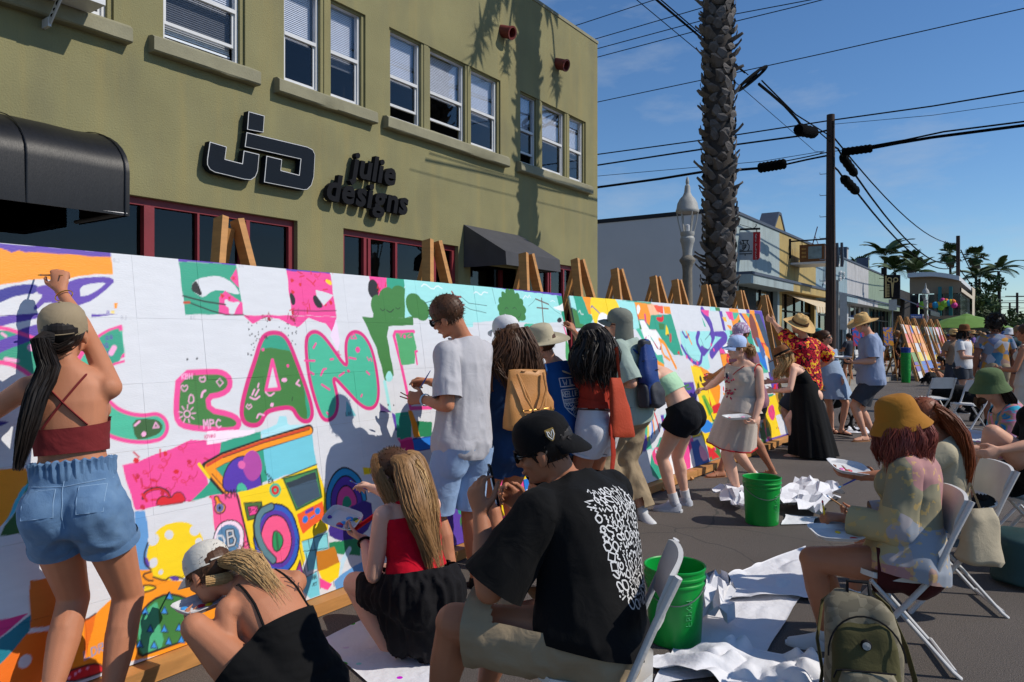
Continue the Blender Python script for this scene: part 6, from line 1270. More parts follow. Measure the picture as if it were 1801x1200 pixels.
 def glasses(s,m=lens_m,frame=blackm,y=.092,clear=False):
  f=MB();l=MB()
  for x in(-1,1):
   c=s.F(x*.031,y,.003);ring=[c+s.HX*.026*math.cos(a)*s.k+s.HZ*.019*math.sin(a)*s.k-s.face*.004*abs(math.cos(a))for a in[q*math.pi/8 for q in range(17)]];f.tube(ring,.0028,5,False);f.tube([s.F(x*.057,y-.004,.008),s.F(x*.076,.03,.008),s.F(x*.078,-.01,.002)],.003,5);l.add([c+s.face*.0]+ring[:-1],[(0,i+1,(i+1)%16+1)for i in range(16)])
  f.tube([s.F(-.008,y,.006),s.F(.008,y,.006)],.003,5);o=f.build('glasses',frame,s.root);l.build('lens',m,o);return o
def locks(mb,pts,rads,n,r=.0024,seed=0,flat=None,frizz=0.,core=.5,sides=3,taper=.25,ends=.12):
 """hair following a guide line, filling a round (or flattened) bundle"""
 R=random.Random(seed);pts=[V(p)for p in pts];P2=[];R2=[]
 for i in range(len(pts)-1):
  a,b,c,d=pts[max(i-1,0)],pts[i],pts[i+1],pts[min(i+2,len(pts)-1)]
  for q in(0,.5):P2.append(b if not q else(b+c)*.5625-(a+d)*.0625);R2.append(rads[i]*(1-q)+rads[i+1]*q)
 pts=P2+[pts[-1]];rads=R2+[rads[-1]];m=len(pts)
 T=[(pts[min(i+1,m-1)]-pts[max(i-1,0)]).normalized()for i in range(m)];X=flat.normalized()if flat else T[0].cross(V((0,0,1)));X=X if X.length>.1 else V((1,0,0))
 fr=[]
 for t in T:X=(X-t*X.dot(t)).normalized();fr.append((X.copy(),t.cross(X)))
 if core:mb.tube(pts,[max(.002,q*core*(1 if i<m-1 else .3))for i,q in enumerate(rads)],10,True,.6 if flat else None)
 for _ in range(int(n*1.7)if n>45 else n):
  a,q=R.uniform(0,6.283),math.sqrt(R.uniform(.2,1.0));sp=[];last=m-1-(1 if R.random()<.2 else 0);dx=R.gauss(0,frizz);ph=R.uniform(0,6)
  for i in range(last+1):
   x,y=fr[i];w=frizz*math.sin(ph+i*.9);w+=.0025*math.sin(ph*3+i*.4);sp.append(pts[i]+x*(q*math.cos(a)*rads[i]+w)+y*(q*math.sin(a)*rads[i]*(.6 if flat else 1)+dx*.4*i/m))
  sp[-1]=sp[-1]+T[last]*R.uniform(-ends,ends)*.3;mb.tube(sp,[r]*(len(sp)-1)+[r*taper],sides,False)
def J(px,py,D):return P(px,py,D)
def standing(label,px,D,face,H,sex,skin_,top,bot,hair,w=1.0,vox=.018,frac=.55,sleeve=.55,group='onlookers up the street',arms=None,**kw):
 b=P(px,590,D);b.z=0;f=face.normalized();k=H/1.72;r=f.cross(V((0,0,1)));z=lambda h,o=0:b+V((0,0,h*k))+f*o
 d=dict(pel=z(.93),nk=z(1.44,.01),hd=z(1.6,.03),hf=f,lf=b-r*.1+V((0,0,.085))+f*.05,rf=b+r*.11+V((0,0,.085))-f*.04)
 if arms:d.update({'lh':z(1.12,.3)-r*.12,'rh':z(1.1,.3)+r*.1})
 d.update(kw);p=Person(label,H,sex,w,skin_,vox,group,**d);p.body();p.top(top,sleeve=sleeve,vox=.018,wr=.006);p.legs(bot,.25,frac,vox=.02,wr=.006);p.shoes(blackm)
 if hair:p.scalp(hair,.014)
 return p
TM=V((-1,0,0));UPZ=V((0,0,1))
denim=cloth('denim',(70,102,140),.2,420,.35,vs=16,col2=(114,144,174),detail=7);denim_hem=cloth('denim_hem',(136,164,192),.1,420,.3)
maroon=cloth('maroon',(116,40,42),.1);tanhat=cloth('tan_cap',(150,134,108),.12);tan2=cloth('tan_brim',(150,134,108));blackc=cloth('black',(15,15,17),.2);blackj=cloth('black_jersey',(15,15,16),.2)
greyp=cloth('grey_polo',(182,180,184),.05,500,.2);ltblue=cloth('light_blue_shorts',(146,172,206),.06);navyc=cloth('navy_linen',(32,56,92),.15,400,.25);bluet=cloth('blue_tee',(24,74,132),.12);whitec=cloth('white_cotton',(212,212,214),.05);rust=cloth('rust',(160,52,36),.12);whden=cloth('white_denim',(208,206,208),.06,400,.25)
palegr=cloth('pale_green_shirt',(156,172,162),.08);khaki=cloth('khaki',(152,134,108),.1);greycap=cloth('grey_cap',(120,122,112),.1);mint=cloth('mint',(170,206,170),.12);blkden=cloth('black_denim',(26,27,31),.3,400,.3);beige=cloth('beige_linen',(192,178,164),.07,400,.25);redtrim=cloth('red_trim',(186,40,44));bluecap=cloth('pale_blue_cap',(176,196,232),.05);mauve=cloth('mauve',(142,98,112),.08)
ltdress=cloth('light_blue_dress',(150,170,196),.07);bluetee2=cloth('heather_blue',(142,156,184),.06);dkgrey=cloth('dark_grey_shorts',(62,66,74),.12);redc=cloth('red_rib',(196,12,40),.08,300,.3);blkskirt=cloth('black_crinkle',(24,23,26),.3,160,.5);cream=cloth('cream_cap',(206,200,188),.06);mustard=cloth('mustard',(164,110,40),.12);sage=cloth('sage_hat',(88,106,70),.12);offw=cloth('khaki_hat',(178,168,142),.08)
straw=mat('straw',(206,168,108),.8,.18,30,.5,160,bd=.003,stretch=(1,1,3));brownfelt=cloth('brown_felt',(126,80,48),.1)
def pattern(nm,cols,sc,kind='noise',wob=.0):
 m=mat('print_'+nm,(128,128,128),.85,.1,4,.1,500,bd=.001,spec=.2);N,L,b=nodes(m);tc=N['Texture Coordinate']
 if kind=='noise':t=N.new('ShaderNodeTexNoise');t.inputs['Scale'].default_value=sc;t.inputs['Detail'].default_value=2;t.inputs['Distortion'].default_value=wob;out=t.outputs[0]
 else:t=N.new('ShaderNodeTexVoronoi');t.inputs['Scale'].default_value=sc;t.distance='CHEBYCHEV' if kind=='patch' else 'EUCLIDEAN';out=t.outputs['Color']
 L.new(tc.outputs['Object'],t.inputs['Vector']);r=N.new('ShaderNodeValToRGB');e=r.color_ramp.elements;n=len(cols);r.color_ramp.interpolation='CONSTANT' if kind!='noise' or not wob else 'EASE'
 lo,hi=(.3,.7)if kind=='noise' else(.0,1)
 while len(e)<n:e.new(.5)
 for i,c in enumerate(cols):e[i].position=lo+(hi-lo)*i/n;e[i].color=(*lin(c),1)
 if kind!='noise':s=N.new('ShaderNodeSeparateColor');L.new(out,s.inputs[0]);out=s.outputs[0]
 L.new(out,r.inputs[0]);src=r.outputs[0]
 if kind=='patch':  # flowers printed over the patches
  v=N.new('ShaderNodeTexNoise');v.inputs['Scale'].default_value=sc*6;v.inputs['Detail'].default_value=3;L.new(tc.outputs['Object'],v.inputs[0]);g=N.new('ShaderNodeMath');g.operation='GREATER_THAN';g.inputs[1].default_value=.6;L.new(v.outputs[0],g.inputs[0])
  x=N.new('ShaderNodeMixRGB');x.inputs[2].default_value=(*lin((206,170,96)),1);k=N.new('ShaderNodeMath');k.operation='MULTIPLY';k.inputs[1].default_value=.55;L.new(g.outputs[0],k.inputs[0]);L.new(k.outputs[0],x.inputs[0]);L.new(src,x.inputs[1]);src=x.outputs[0]
 L.new(src,b.inputs['Base Color']);return m
hawaii=pattern('hawaiian_red',[(150,16,36),(190,24,50),(24,16,20),(214,40,60),(236,190,40),(150,16,36)],14,'noise');tiedye=pattern('tie_dye',[(16,96,150),(30,150,190),(60,176,200),(200,120,150),(150,140,90),(30,120,170)],6,'noise',1.5);patchw=pattern('patchwork',[(168,138,128),(142,148,158),(172,158,118),(170,126,124),(160,154,156),(140,134,110)],4.2,'patch');hawaii2=pattern('hawaiian_blue',[(120,132,150),(60,110,140),(150,120,110),(170,170,180),(180,130,60),(110,120,150)],9,'cell');floralcap=pattern('floral',[(206,200,214),(190,150,180),(150,130,160),(210,206,214)],26,'noise')
CAPCR=[(.0001,.1),(.04,.098),(.068,.085),(.08,.05),(.086,.0)]
BUCKET=[(.0001,.104),(.03,.103),(.055,.097),(.074,.082),(.084,.06),(.092,.02),(.096,-.004),(.1,-.012),(.116,-.04),(.132,-.066),(.133,-.069),(.114,-.044),(.097,-.016)]
WIDE=[(.0001,.112),(.05,.112),(.073,.1),(.083,.075),(.09,.02),(.094,-.002),(.11,-.014),(.15,-.02),(.19,-.018),(.19,-.023),(.15,-.025),(.1,-.018)]

# ---- woman painting at the far left
D=2.87
p=Person('woman in a tan cap, maroon crossed strap top and denim shorts reaching up',1.68,'f',.93,SK_T,.0075,lw=1.16,pel=J(131,893,D),nk=J(118,655,2.9),hd=J(113,588,2.93),face=VD(-.35,.93,.12),hf=VD(-.2,1),cf=VD(-.3,.95),bend=-.05,
     rh=J(99,496,3.13),re=VD(.25,1,-.1),lh=J(-12,742,3.08),le=VD(-.5,-.8,-.5),rd=VD(-.22,.25,1),rp=VD(-.4,.9,.1),rc=.75,lf=J(84,1244,2.80),rf=J(192,1240,2.9),lt=VD(-.3,1),rt=VD(.15,1),lk=VD(-.1,1),rk=VD(.1,1),flat=0)
p.body();wa=p
X=[p.hit(-.075+.15*q/12,.60+.37*q/12,.004)for q in range(13)];Y=[p.hit(.08-.155*q/12,.60+.37*q/12,.006)for q in range(13)]
over=lambda q,s:q+[p.nk+p.cr*s*.09+p.cf*.03+V((0,0,.0)),p.hit(s*.07,.8,.003,None,True)]
p.band(maroon,.40,.615,.012,'crop_top',(over(X,1),over(Y,-1)),.007,wr=.004)
p.legs(denim,.30,.38,.012,.004,'denim_shorts',wr=.016,wf=(12,12,10),hem=.03);den=p.root.children[-2]if 0 else[c for c in p.root.children if c.name.startswith('denim_shorts')][0]
m=MB()
rows_=[[]for _ in range(6)];pc,u,r,f=p.spine(.30);R=random.Random(5)
for i in range(220):
 a=i*6.283/220;w_=.0035*math.sin(i*1.05)+.002*math.sin(i*.61+1)
 for q,(z,g)in enumerate(((-.06,.012),(-.045,.016),(-.02,.019),(.005,.017),(.02,.021),(.026,.012))):rr=g+w_*(1.3 if q>2 else .9 if q else 0);rows_[q].append(pc+r*math.cos(a)*(.142*p.w+rr)+f*math.sin(a)*(.102*p.w+rr)+u*(z+(.004*math.sin(i*.8)if q>3 else 0)))
m.loft(rows_,False)
m.build('gathered_waist',denim,p.root)
for x0,x1,z0 in((-.135,-.025,-.05),(.055,.14,-.05)):
 m=MB();pts=[]
 for q in range(5):m2=[p.hit(x0+(x1-x0)*q/4,t,.004,den)for t in(z0,z0+.05,z0+.1,z0+.15,z0+.2)];pts.append(m2)
 m.loft(pts,False,False);o=m.build('back_pocket',denim,p.root);m=MB();m.tube([pts[0][4],pts[0][2],pts[0][0],pts[2][0],pts[4][0],pts[4][2],pts[4][4]],.0016,5);m.tube([pts[0][4],pts[2][4],pts[4][4]],.0016,5);m.build('stitching',denim_hem,o)
dl=lambda pts:m.tube([p.hit(x,t,.0012,den)for x,t in pts],.0017,5)
m=MB();dl([(.002*math.sin(q),.26-.4*q/14)for q in range(15)]);dl([(-.15+.15*q/8,.19-.03*q/8)for q in range(9)]);dl([(.15-.15*q/8,.19-.03*q/8)for q in range(9)]);m.build('seam_stitching',denim_hem,p.root)
p.scalp(H_BLK,.008);p.cap(tanhat,tilt=.12,hair=H_BLK)
m=MB();b0=p.F(-.02,-.10,.0)
locks(m,[b0,b0+VD(-.4,-.45,-.15)*.045,J(86,645,2.80),J(66,690,2.77),J(50,742,2.75),J(34,812,2.73)],[.02,.03,.036,.036,.032,.012],560,.0016,1,None,.012,.35);locks(m,[p.F(-.05,-.085,-.02),p.F(0,-.1,-.045),p.F(.05,-.085,-.02)],[.02,.025,.02],40,.003,2);m.build('ponytail',H_BLK,p.root,ang=80)
p.sandals(blackm)
m=MB();a,b=p.wr[1],p.el[1];c=a.lerp(b,.12);d=(b-a).normalized();s1=d.cross(UPZ).normalized();s2=d.cross(s1);m.tube([c+(s1*math.cos(t)+s2*math.sin(t))*.034 for t in[q*math.pi/8 for q in range(17)]],.0028,5);m.build('bracelet',mat('gold',(200,150,70),.3,.05,metal=.9,bump=0),p.root)

# ---- crouching woman in the white cap
p=Person('crouching woman in a cream cap and black strappy dress with a tattooed shoulder',1.68,'f',.92,SK_T,.0075,pel=J(528,1212,2.78),nk=J(446,1026,2.93),hd=J(368,1008,2.97),face=VD(-.72,.35,-.6),hup=VD(-.7,.45,.55),hf=VD(-.85,.5),cf=VD(-.62,.7,-.35),cr=VD(.66,.72,.12),bend=.3,
     lh=J(366,1116,2.84),le=VD(.1,-.3,-1),ld=VD(-.8,.2,.45),lp=VD(.3,.2,1),lc=.5,rh=J(325,985,3.42),re=VD(.4,.5,-.6),rd=VD(-.5,.8,.15),rp=VD(-.4,-.2,-1),rc=.7,lf=J(455,1262,2.72),rf=J(470,1240,3.05),lk=VD(-.9,.1,.5),rk=VD(-.8,.5,.6))
p.body();wb=p
st=lambda s:[p.hit(s*(.1-.02*q/9),.60+.38*q/9,.003)for q in range(10)]+[p.nk+p.cr*s*.09+p.cf*.03,p.hit(s*.07,.8,.003,None,True)]
p.band(blackj,-.12,.62,.014,'tank_dress',(st(1),st(-1)),.006,wr=.008,legs=.55)
p.scalp(H_BRN,.008,300);p.cap(cream,tilt=.05,hair=H_BRN)
m=MB();b0=p.F(0,-.105,-.0);locks(m,[b0,b0+VD(.75,-.25,.12)*.06,b0+VD(.95,-.3,-.02)*.13,b0+VD(.95,-.35,-.25)*.2],[.02,.034,.042,.02],420,.0015,5,None,.022,.55,ends=.5);locks(m,[p.F(-.07,-.05,-.05),p.F(0,-.09,-.07),p.F(.07,-.05,-.05)],[.02,.022,.02],150,.0016,6);m.build('ponytail',H_BLO,p.root,ang=80)
m=MB()  # shoulder tattoo as thin ink lines lying on the skin
def inkline(pts):m.tube([p.hit(a[0]+(b[0]-a[0])*q/4,a[1]+(b[1]-a[1])*q/4,.0002)for a,b in zip(pts,pts[1:])for q in range(4)],.0034,5,squash=.4)
for L in([(.06,.84),(.085,.80),(.11,.83),(.10,.88),(.075,.9)],[(.07,.74),(.09,.78),(.12,.78),(.135,.73)],[(.055,.80),(.075,.76),(.1,.72)],[(.1,.76),(.115,.8),(.13,.82)],[(.06,.88),(.09,.86),(.12,.87)],[(.08,.82),(.095,.84)]):inkline(L)
m.build('tattoo',mat('ink',(92,66,60),.6,.1,bump=0),p.root)
m=MB();a,b=p.wr[-1],p.el[-1];c=a.lerp(b,.1);d=(b-a).normalized();s1=d.cross(UPZ).normalized();s2=d.cross(s1);m.tube([c+(s1*math.cos(t)+s2*math.sin(t))*.033 for t in[q*math.pi/8 for q in range(17)]],.006,6);m.build('watch_band',vinyl,p.root)

# ---- crouching woman in red
p=Person('crouching woman with long blond brown hair, red top and black skirt',1.7,'f',1.08,SK_P,.0075,pel=J(735,1034,3.58),nk=J(714,880,3.66),hd=J(688,830,3.68),face=VD(-.9,.3,-.12),hf=VD(-.92,.35),cf=VD(-.75,.62),bend=.05,
     lh=J(640,948,3.72),le=VD(.1,-.5,-1),ld=VD(-.8,.2,.3),lp=VD(.2,.3,1),lc=.6,rh=J(652,858,4.15),re=VD(.3,.5,-.7),rd=VD(-.5,.8,.1),rp=VD(-.3,-.3,-1),rc=.7,lf=J(690,1156,3.62),rf=J(716,1140,3.98),lk=VD(-.75,.6,.6),rk=VD(-.7,.65,.6))
p.body();wc=p;st=lambda s:[p.hit(s*.08,.74+.24*q/7,.004)for q in range(8)]+[p.nk+p.cr*s*.09,p.hit(s*.07,.8,.003,None,True)]
p.band(redc,.22,.83,.014,'red_top',(st(1),st(-1)),.02,wr=.004)
m=MB();p.torso(m,-.2,.34,.03);p.butt(m,.03)
for sg in(-1,1):m.limb(p.hip[sg],p.hip[sg].lerp(p.kn[sg],.75),[.13,.12,.10],14)
hang=p.pel;m.limb(hang+VD(.2,-.1)*.08,V((hang.x,hang.y,.09))+VD(.25,-.3)*.08,[.165,.15,.10],18);m.limb(p.hip[-1].lerp(p.kn[-1],.2),V((*p.hip[-1].lerp(p.kn[-1],.12).xy,.09)),[.11,.10,.075],14)
pc,u,r,f=p.spine(.24);skin(remesh(m,.011,5,[(pc,u,.4),(p.hip[1].lerp(p.kn[1],.68),(p.kn[1]-p.hip[1]).normalized(),.17),(p.hip[-1].lerp(p.kn[-1],.68),(p.kn[-1]-p.hip[-1]).normalized(),.17)],.03,(22,22,3)),'black_skirt',blkskirt,p.root)
p.scalp(H_BRN,.012,900);m=MB();R=random.Random(2)
for x,ln,sd_ in((-.05,.38,1),(-.02,.46,2),(.02,.48,3),(.05,.42,4),(.072,.34,5),(-.068,.3,6)):
 a=p.F(x,-.06,.07);b=p.F(x*1.35,-.112,.0);c=b+V((0,0,-.13))+VD(.12,-.2)*.1;e=a+VD(.35,-.3)*.2-V((0,0,ln));locks(m,[a,p.F(x*1.2,-.098,.05),b,c,c.lerp(e,.55),e],[.022,.034,.042,.046,.042,.016],230,.0016,sd_,None,.006,.35,ends=.7)
for x in(-1,1):locks(m,[p.F(x*.03,.05,.095),p.F(x*.082,.03,.03),p.F(x*.092,-.01,-.06),p.F(x*.085,-.05,-.17),p.F(x*.07,-.08,-.27)],[.014,.026,.03,.03,.01],130,.0017,7+x,None,.01,.5)
m.build('long_hair',H_DBL,p.root,ang=80);m=MB()
locks(m,[p.F(.0,-.1,.03),p.F(.02,-.118,-.03),p.F(.03,-.12,-.13)+VD(.1,-.3)*.06,p.F(.03,-.1,-.27)+VD(.3,-.3)*.09],[.05,.06,.07,.04],260,.0016,9,None,.012,0,ends=.5);m.build('hair_highlight',H_BLO,p.root,ang=80)
m=MB();a,b=p.wr[-1],p.el[-1];c=a.lerp(b,.1);d=(b-a).normalized();s1=d.cross(UPZ).normalized();s2=d.cross(s1);m.tube([c+(s1*math.cos(t)+s2*math.sin(t))*.032 for t in[q*math.pi/8 for q in range(17)]],.007,6);m.build('watch_band',blackm,p.root)

# ---- man in the grey polo
p=Person('man in a grey knit polo and light blue shorts holding thin brushes',1.8,'m',.9,SK_T,.0075,pel=J(812,772,4.43),nk=J(818,602,4.45),hd=J(786,556,4.38),face=VD(-.85,.4,-.42),hf=VD(-.8,.6),cf=VD(-.85,.52),bend=.04,
     lh=J(745,703,4.42),le=VD(.2,-.5,-1),ld=VD(-.9,.3,.1),lp=VD(.3,.6,-.2),lc=.8,rh=J(757,672,4.72),re=VD(.5,.3,-.9),rd=VD(-.8,.5,.1),rp=VD(-.3,-.3,-.9),rc=.8,lf=J(800,1035,4.33),rf=J(838,1030,4.55),lt=VD(-.8,.5),rt=VD(-.7,.7))
p.body();p.face_bits(H_BRN);p.top(greyp,-.17,.985,.018,.85,.04,wr=.018,name='polo_shirt',wf=(10,10,5));p.legs(ltblue,-.06,.93,.018,.03,wr=.01);p.shoes(blackm);p.glasses();p.scalp(H_BRN,.010,900);mp=p
m=MB();n_,u,r,f=p.spine(1.0);
for q,(R_,z)in enumerate(((.078,.01),(.074,.035),(.07,.05))):pass
m.lathe([(.080,-.012),(.078,.01),(.073,.034),(.078,.03),(.086,.004)],p.nk+p.cf*.012,28,p.cr,p.cf,(p.hd-p.nk).normalized(),False);m.build('collar',greyp,p.root)
m=MB();a,b=p.wr[-1],p.el[-1];c=a.lerp(b,.08);d=(b-a).normalized();s1=d.cross(UPZ).normalized();s2=d.cross(s1);m.tube([c+(s1*math.cos(t)+s2*math.sin(t))*.035 for t in[q*math.pi/8 for q in range(17)]],.008,6,squash=.4);m.build('wristband',mat('pale_band',(170,206,232),.5,.03),p.root)

# ---- woman with the tan rucksack
p=Person('woman in a white cap and navy sleeveless romper with wavy brown hair',1.68,'f',1.06,SK_T,.009,pel=J(900,775,4.85),nk=J(898,640,4.9),hd=J(890,588,4.86),face=VD(-.55,.82,-.1),hf=VD(-.5,.87),cf=VD(-.48,.88),lh=J(850,778,4.9),le=VD(-.4,-.3,-1),rh=J(915,700,5.25),lf=J(886,975,4.85),rf=J(914,975,4.92))
p.body();p.top(navyc,.0,.97,.022,0,.03,name='sleeveless_top',wr=.01);p.legs(navyc,.18,.42,.03,.05,'romper_shorts',wr=.012,wf=(14,14,4));p.scalp(H_BRN,.01);p.cap(whitec,tilt=.18,hair=H_BRN);wd_=p
m=MB();
for x,ln,sd_ in((-.07,.26,1),(-.04,.3,2),(-.01,.32,3),(.03,.34,4),(.06,.46,5),(.085,.44,6)):a=p.F(x,-.085,.02);e=a+V((0,0,-ln))-p.cf*.05+p.cr*x*.8;locks(m,[a,a.lerp(e,.3)-p.cf*.03+p.cr*x*.4,a.lerp(e,.7)+p.cr*x*.7-p.cf*.01,e],[.03,.04,.036,.012],70,.003,sd_,None,.03,.7,ends=.4)
m.build('long_hair',H_BRN,p.root,ang=80);p.sandals(blackm)

# ---- person in the wide hat and blue print tee
p=Person('person in a wide khaki sun hat and bright blue tee with a white back print',1.62,'f',1.05,SK_L,.009,pel=J(985,775,5.35),nk=J(977,642,5.36),hd=J(953,605,5.3),face=VD(-.92,.3,-.15),hf=VD(-.8,.55),cf=VD(-.62,.78),lh=J(938,722,5.45),rh=J(958,705,5.75),lf=J(972,955,5.35),rf=J(1000,950,5.45))
p.body();p.face_bits();tee=p.top(bluet,-.16,.98,.03,.75,.06,name='tee',wr=.012);p.legs(blackc,-.06,.75,.02,.03);p.scalp(H_BRN,.01,300);p.brim(offw,WIDE,'sun_hat',.02,.0,.02);p.glasses();p.shoes(whitep);bl=p
prm=lambda x,y,d:p.back(x,y,.042+.032*max(0,.6-y)+d)
def decal(p,nm,strokes,r,m_,o,fn=None,sub=6):
 """flat ink: ribbons lying on the cloth"""
 q=MB()
 for st in strokes:
  pts=[];ns=[]
  for a,b in list(zip(st,st[1:]))+[(st[-1],st[-1])]:
   n_=max(1,int(math.hypot(a[0]-b[0],(a[1]-b[1])*.5)/.012))
   for i in range(n_):pts.append(p.hit(a[0]+(b[0]-a[0])*i/n_,a[1]+(b[1]-a[1])*i/n_,.0012,o));ns.append(p.hn.copy())
  if len(pts)<2:continue
  L=[]
  for i,c in enumerate(pts):
   d=pts[min(i+1,len(pts)-1)]-pts[max(i-1,0)];w=d.cross(ns[i]);w=w.normalized()*r if w.length>1e-6 else V((0,0,r));L.append([c-w,c+w])
  q.loft(L,False,False)
 return q.build(nm,m_,p.root,smooth=False)
def glyphs(txt,x,y,sx,sy,gap=1.25):
 out=[]
 for ch in txt:
  for g in GLY.get(ch,[]):out.append([(x+g[i]*sx,y+g[i+1]*sy)for i in range(0,len(g),2)])
  x+=sx*gap*(.6 if ch in 'I ' else 1)
 return out
OFB=tee
decal(p,'print_frame',[[(-.085,.68),(.125,.68),(.125,.6),(.12,.47),(.08,.38),(.02,.29),(-.04,.38),(-.08,.47),(-.085,.68)],[(-.085,.83),(.125,.83),(.125,.72),(-.085,.72),(-.085,.83)],[(-.08,.55),(.12,.55)],[(-.08,.5),(.12,.5)]],.0038,whitep,OFB)
decal(p,'print_lettering',glyphs('REEL LIFE',-.078,.585,.017,.07),.0036,whitep,OFB);decal(p,'print_lettering',glyphs('WILD',-.06,.735,.03,.075,1.4),.003,whitep,OFB);decal(p,'print_lettering',glyphs('ADVENTURE AWAITS',-.076,.512,.0095,.028),.0016,whitep,OFB)
decal(p,'print_mountains',[[(-.07,.47),(-.055,.49),(-.045,.46),(-.03,.49),(-.015,.455),(.0,.475),(.02,.455),(.035,.49),(.05,.46),(.07,.49),(.085,.46),(.11,.48)],[(-.06,.44),(-.02,.42),(.02,.46),(.06,.42),(.1,.44)],[(-.02,.40),(.02,.44),(.06,.40)]],.0045,whitep,OFB);decal(p,'print_compass',[[(.02+.022*math.cos(t),.365+.045*math.sin(t))for t in np.linspace(0,6.3,12)],[(.012,.35),(.028,.38)]],.003,whitep,OFB)
m=MB();m.tube([p.nk+p.cr*.06+p.cf*.05,p.back(.075,.93,.05),p.back(.03,.86,.06),p.back(-.03,.9,.055),p.nk-p.cr*.06+p.cf*.04],.006,6);m.build('hat_cord',offw,p.root)

# ---- woman with black hair and white shorts
p=Person('woman with wavy black hair, rust halter top and white denim shorts',1.67,'f',.98,SK_M,.0085,pel=J(1047,758,5.25),nk=J(1050,632,5.3),hd=J(1040,598,5.28),face=VD(-.9,.35,-.05),hf=VD(-.8,.55),cf=VD(-.75,.65),lh=J(1018,695,5.5),le=VD(.3,-.5,-.9),rh=J(1004,578,5.85),re=VD(.2,.6,-.6),rd=VD(-.3,.5,.9),rp=VD(-.6,.6,.2),rc=.6,lf=J(1042,960,5.2),rf=J(1074,940,5.4),rk=VD(-.6,.8))
p.body();p.face_bits(H_BLK);p.band(rust,.30,.74,.012,'halter_top',([p.hit(.0,.45,.012),p.hit(.06,.6,.012),p.hit(.1,.75,.01),p.nk+p.cr*.08],[p.hit(-.07,.72,.012,None,True),p.nk-p.cr*.06+p.cf*.05,p.nk-p.cf*.065,p.nk+p.cr*.06+p.cf*.05,p.hit(.07,.72,.012,None,True)]),.012);p.legs(whden,.33,.34,.012,.016,'white_shorts',wr=.01,hem=.012);wk=p
m=MB();pc,u,r,f=p.spine(.33);m.tube([pc+r*math.cos(t)*.15+f*math.sin(t)*.115-u*.02 for t in[q*math.pi/12 for q in range(25)]],.011,6,squash=.4);m.build('belt',mat('leather',(74,48,32),.5,.2,9),p.root)
p.scalp(H_BLK,.014);m=MB()
for i,(x,y,ln)in enumerate(((-.09,.02,.30),(-.085,-.04,.32),(-.05,-.085,.34),(0,-.1,.35),(.05,-.085,.34),(.085,-.04,.32),(.09,.02,.3),(-.07,.05,.26),(.03,-.1,.3),(-.03,-.1,.3))):a=p.F(x*.8,y*.7,.075);b=p.F(x*1.15,y*1.15,.0);e=b+V((0,0,-ln*.85))+p.cr*x*.5+p.cf*y*.3;locks(m,[a,b,b.lerp(e,.4)+p.cr*x*.35+p.cf*y*.3,b.lerp(e,.75)+p.cr*x*.3,e],[.028,.044,.05,.044,.016],60,.0032,i,None,.03,.75,ends=.3)
m.build('long_hair',H_BLK,p.root,ang=80);p.sandals(blackm)

# ---- man with the blue backpack
p=Person('man in a grey flap cap, pale green shirt and baggy khaki trousers',1.8,'m',.98,SK_L,.009,pel=J(1108,722,6.25),nk=J(1101,601,6.2),hd=J(1088,570,6.15),face=VD(-.95,.2,.08),hf=VD(-.8,.6),cf=VD(-.85,.5),lh=J(1083,668,6.2),le=VD(.4,-.4,-1),ld=VD(-.9,.3),rh=J(1090,665,6.5),re=VD(.5,.2,-1),lf=J(1092,892,6.15),rf=J(1130,898,6.25),lt=VD(-.6,.5),rt=VD(.2,-.6))
p.body();p.face_bits();p.top(palegr,-.15,.99,.028,.95,.05,name='shirt',wr=.014);p.legs(khaki,-.05,1.97,.03,.03,'trousers',wr=.025,wf=(9,9,7));p.shoes(vinyl,blackm);o=p.cap(greycap);mk=p;p.glasses()
m=MB();
rows_=[]
for i in range(13):a=-math.pi/2+(i/12-.5)*3.6;rows_.append([p.F(math.cos(a)*.087,math.sin(a)*.106-.006,.03),p.F(math.cos(a)*.09,math.sin(a)*.112-.008,-.04),p.F(math.cos(a)*.097,math.sin(a)*.118-.012,-.135+.03*math.sin(a*3))])
m.loft(rows_,False,False);m.build('neck_flap',greycap,p.root)
m=MB();
for sg in(-1,1):q=p.hip[sg].lerp(p.kn[sg],.72)+p.hr*sg*.12-p.hf*.02;m.ball(q,(.03,.075,.1),10,7,p.hr,p.hf,V((0,0,1)))
m.build('cargo_pocket',khaki,p.root)
# ---- bending woman
p=Person('bending woman in a mint striped bandeau, black shorts and white trainers',1.66,'f',1.05,SK_P,.009,pel=J(1203,728,6.5),nk=J(1152,652,6.62),hd=J(1133,668,6.72),face=VD(-.7,.35,-.6),hup=VD(-.6,.3,.3),hf=VD(-.85,.5),cf=VD(-.7,.4,-.6),cr=VD(.5,.85),bend=.14,rh=J(1135,722,6.95),lh=J(1128,715,6.7),lf=J(1186,882,6.5),rf=J(1206,875,6.75),lt=VD(-.85,.3),rt=VD(-.8,.5),ld=VD(-.8,.4),rd=VD(-.8,.4))
p.body();p.band(mint,.46,.78,.013,'bandeau',(),wr=.006);p.legs(blkden,.24,.36,.02,.03,'black_shorts',wr=.012);p.shoes(mat('trainer_grey',(172,176,186),.7,.1),vinyl);p.socks(whitec);p.scalp(H_BLO,.012)
m=MB()
for i,x in enumerate((-.06,-.02,.02,.06)):a=p.F(x,-.06,.06);b=p.F(x*1.2,-.1,-.02);locks(m,[a,b,b+VD(.45,-.2,-.15)*.1,b+VD(.1,-.4,-1)*.2,b+VD(-.1,-.3,-1)*.32],[.02,.03,.035,.03,.01],50,.003,i)
m.build('long_hair',H_BLO,p.root,ang=80)

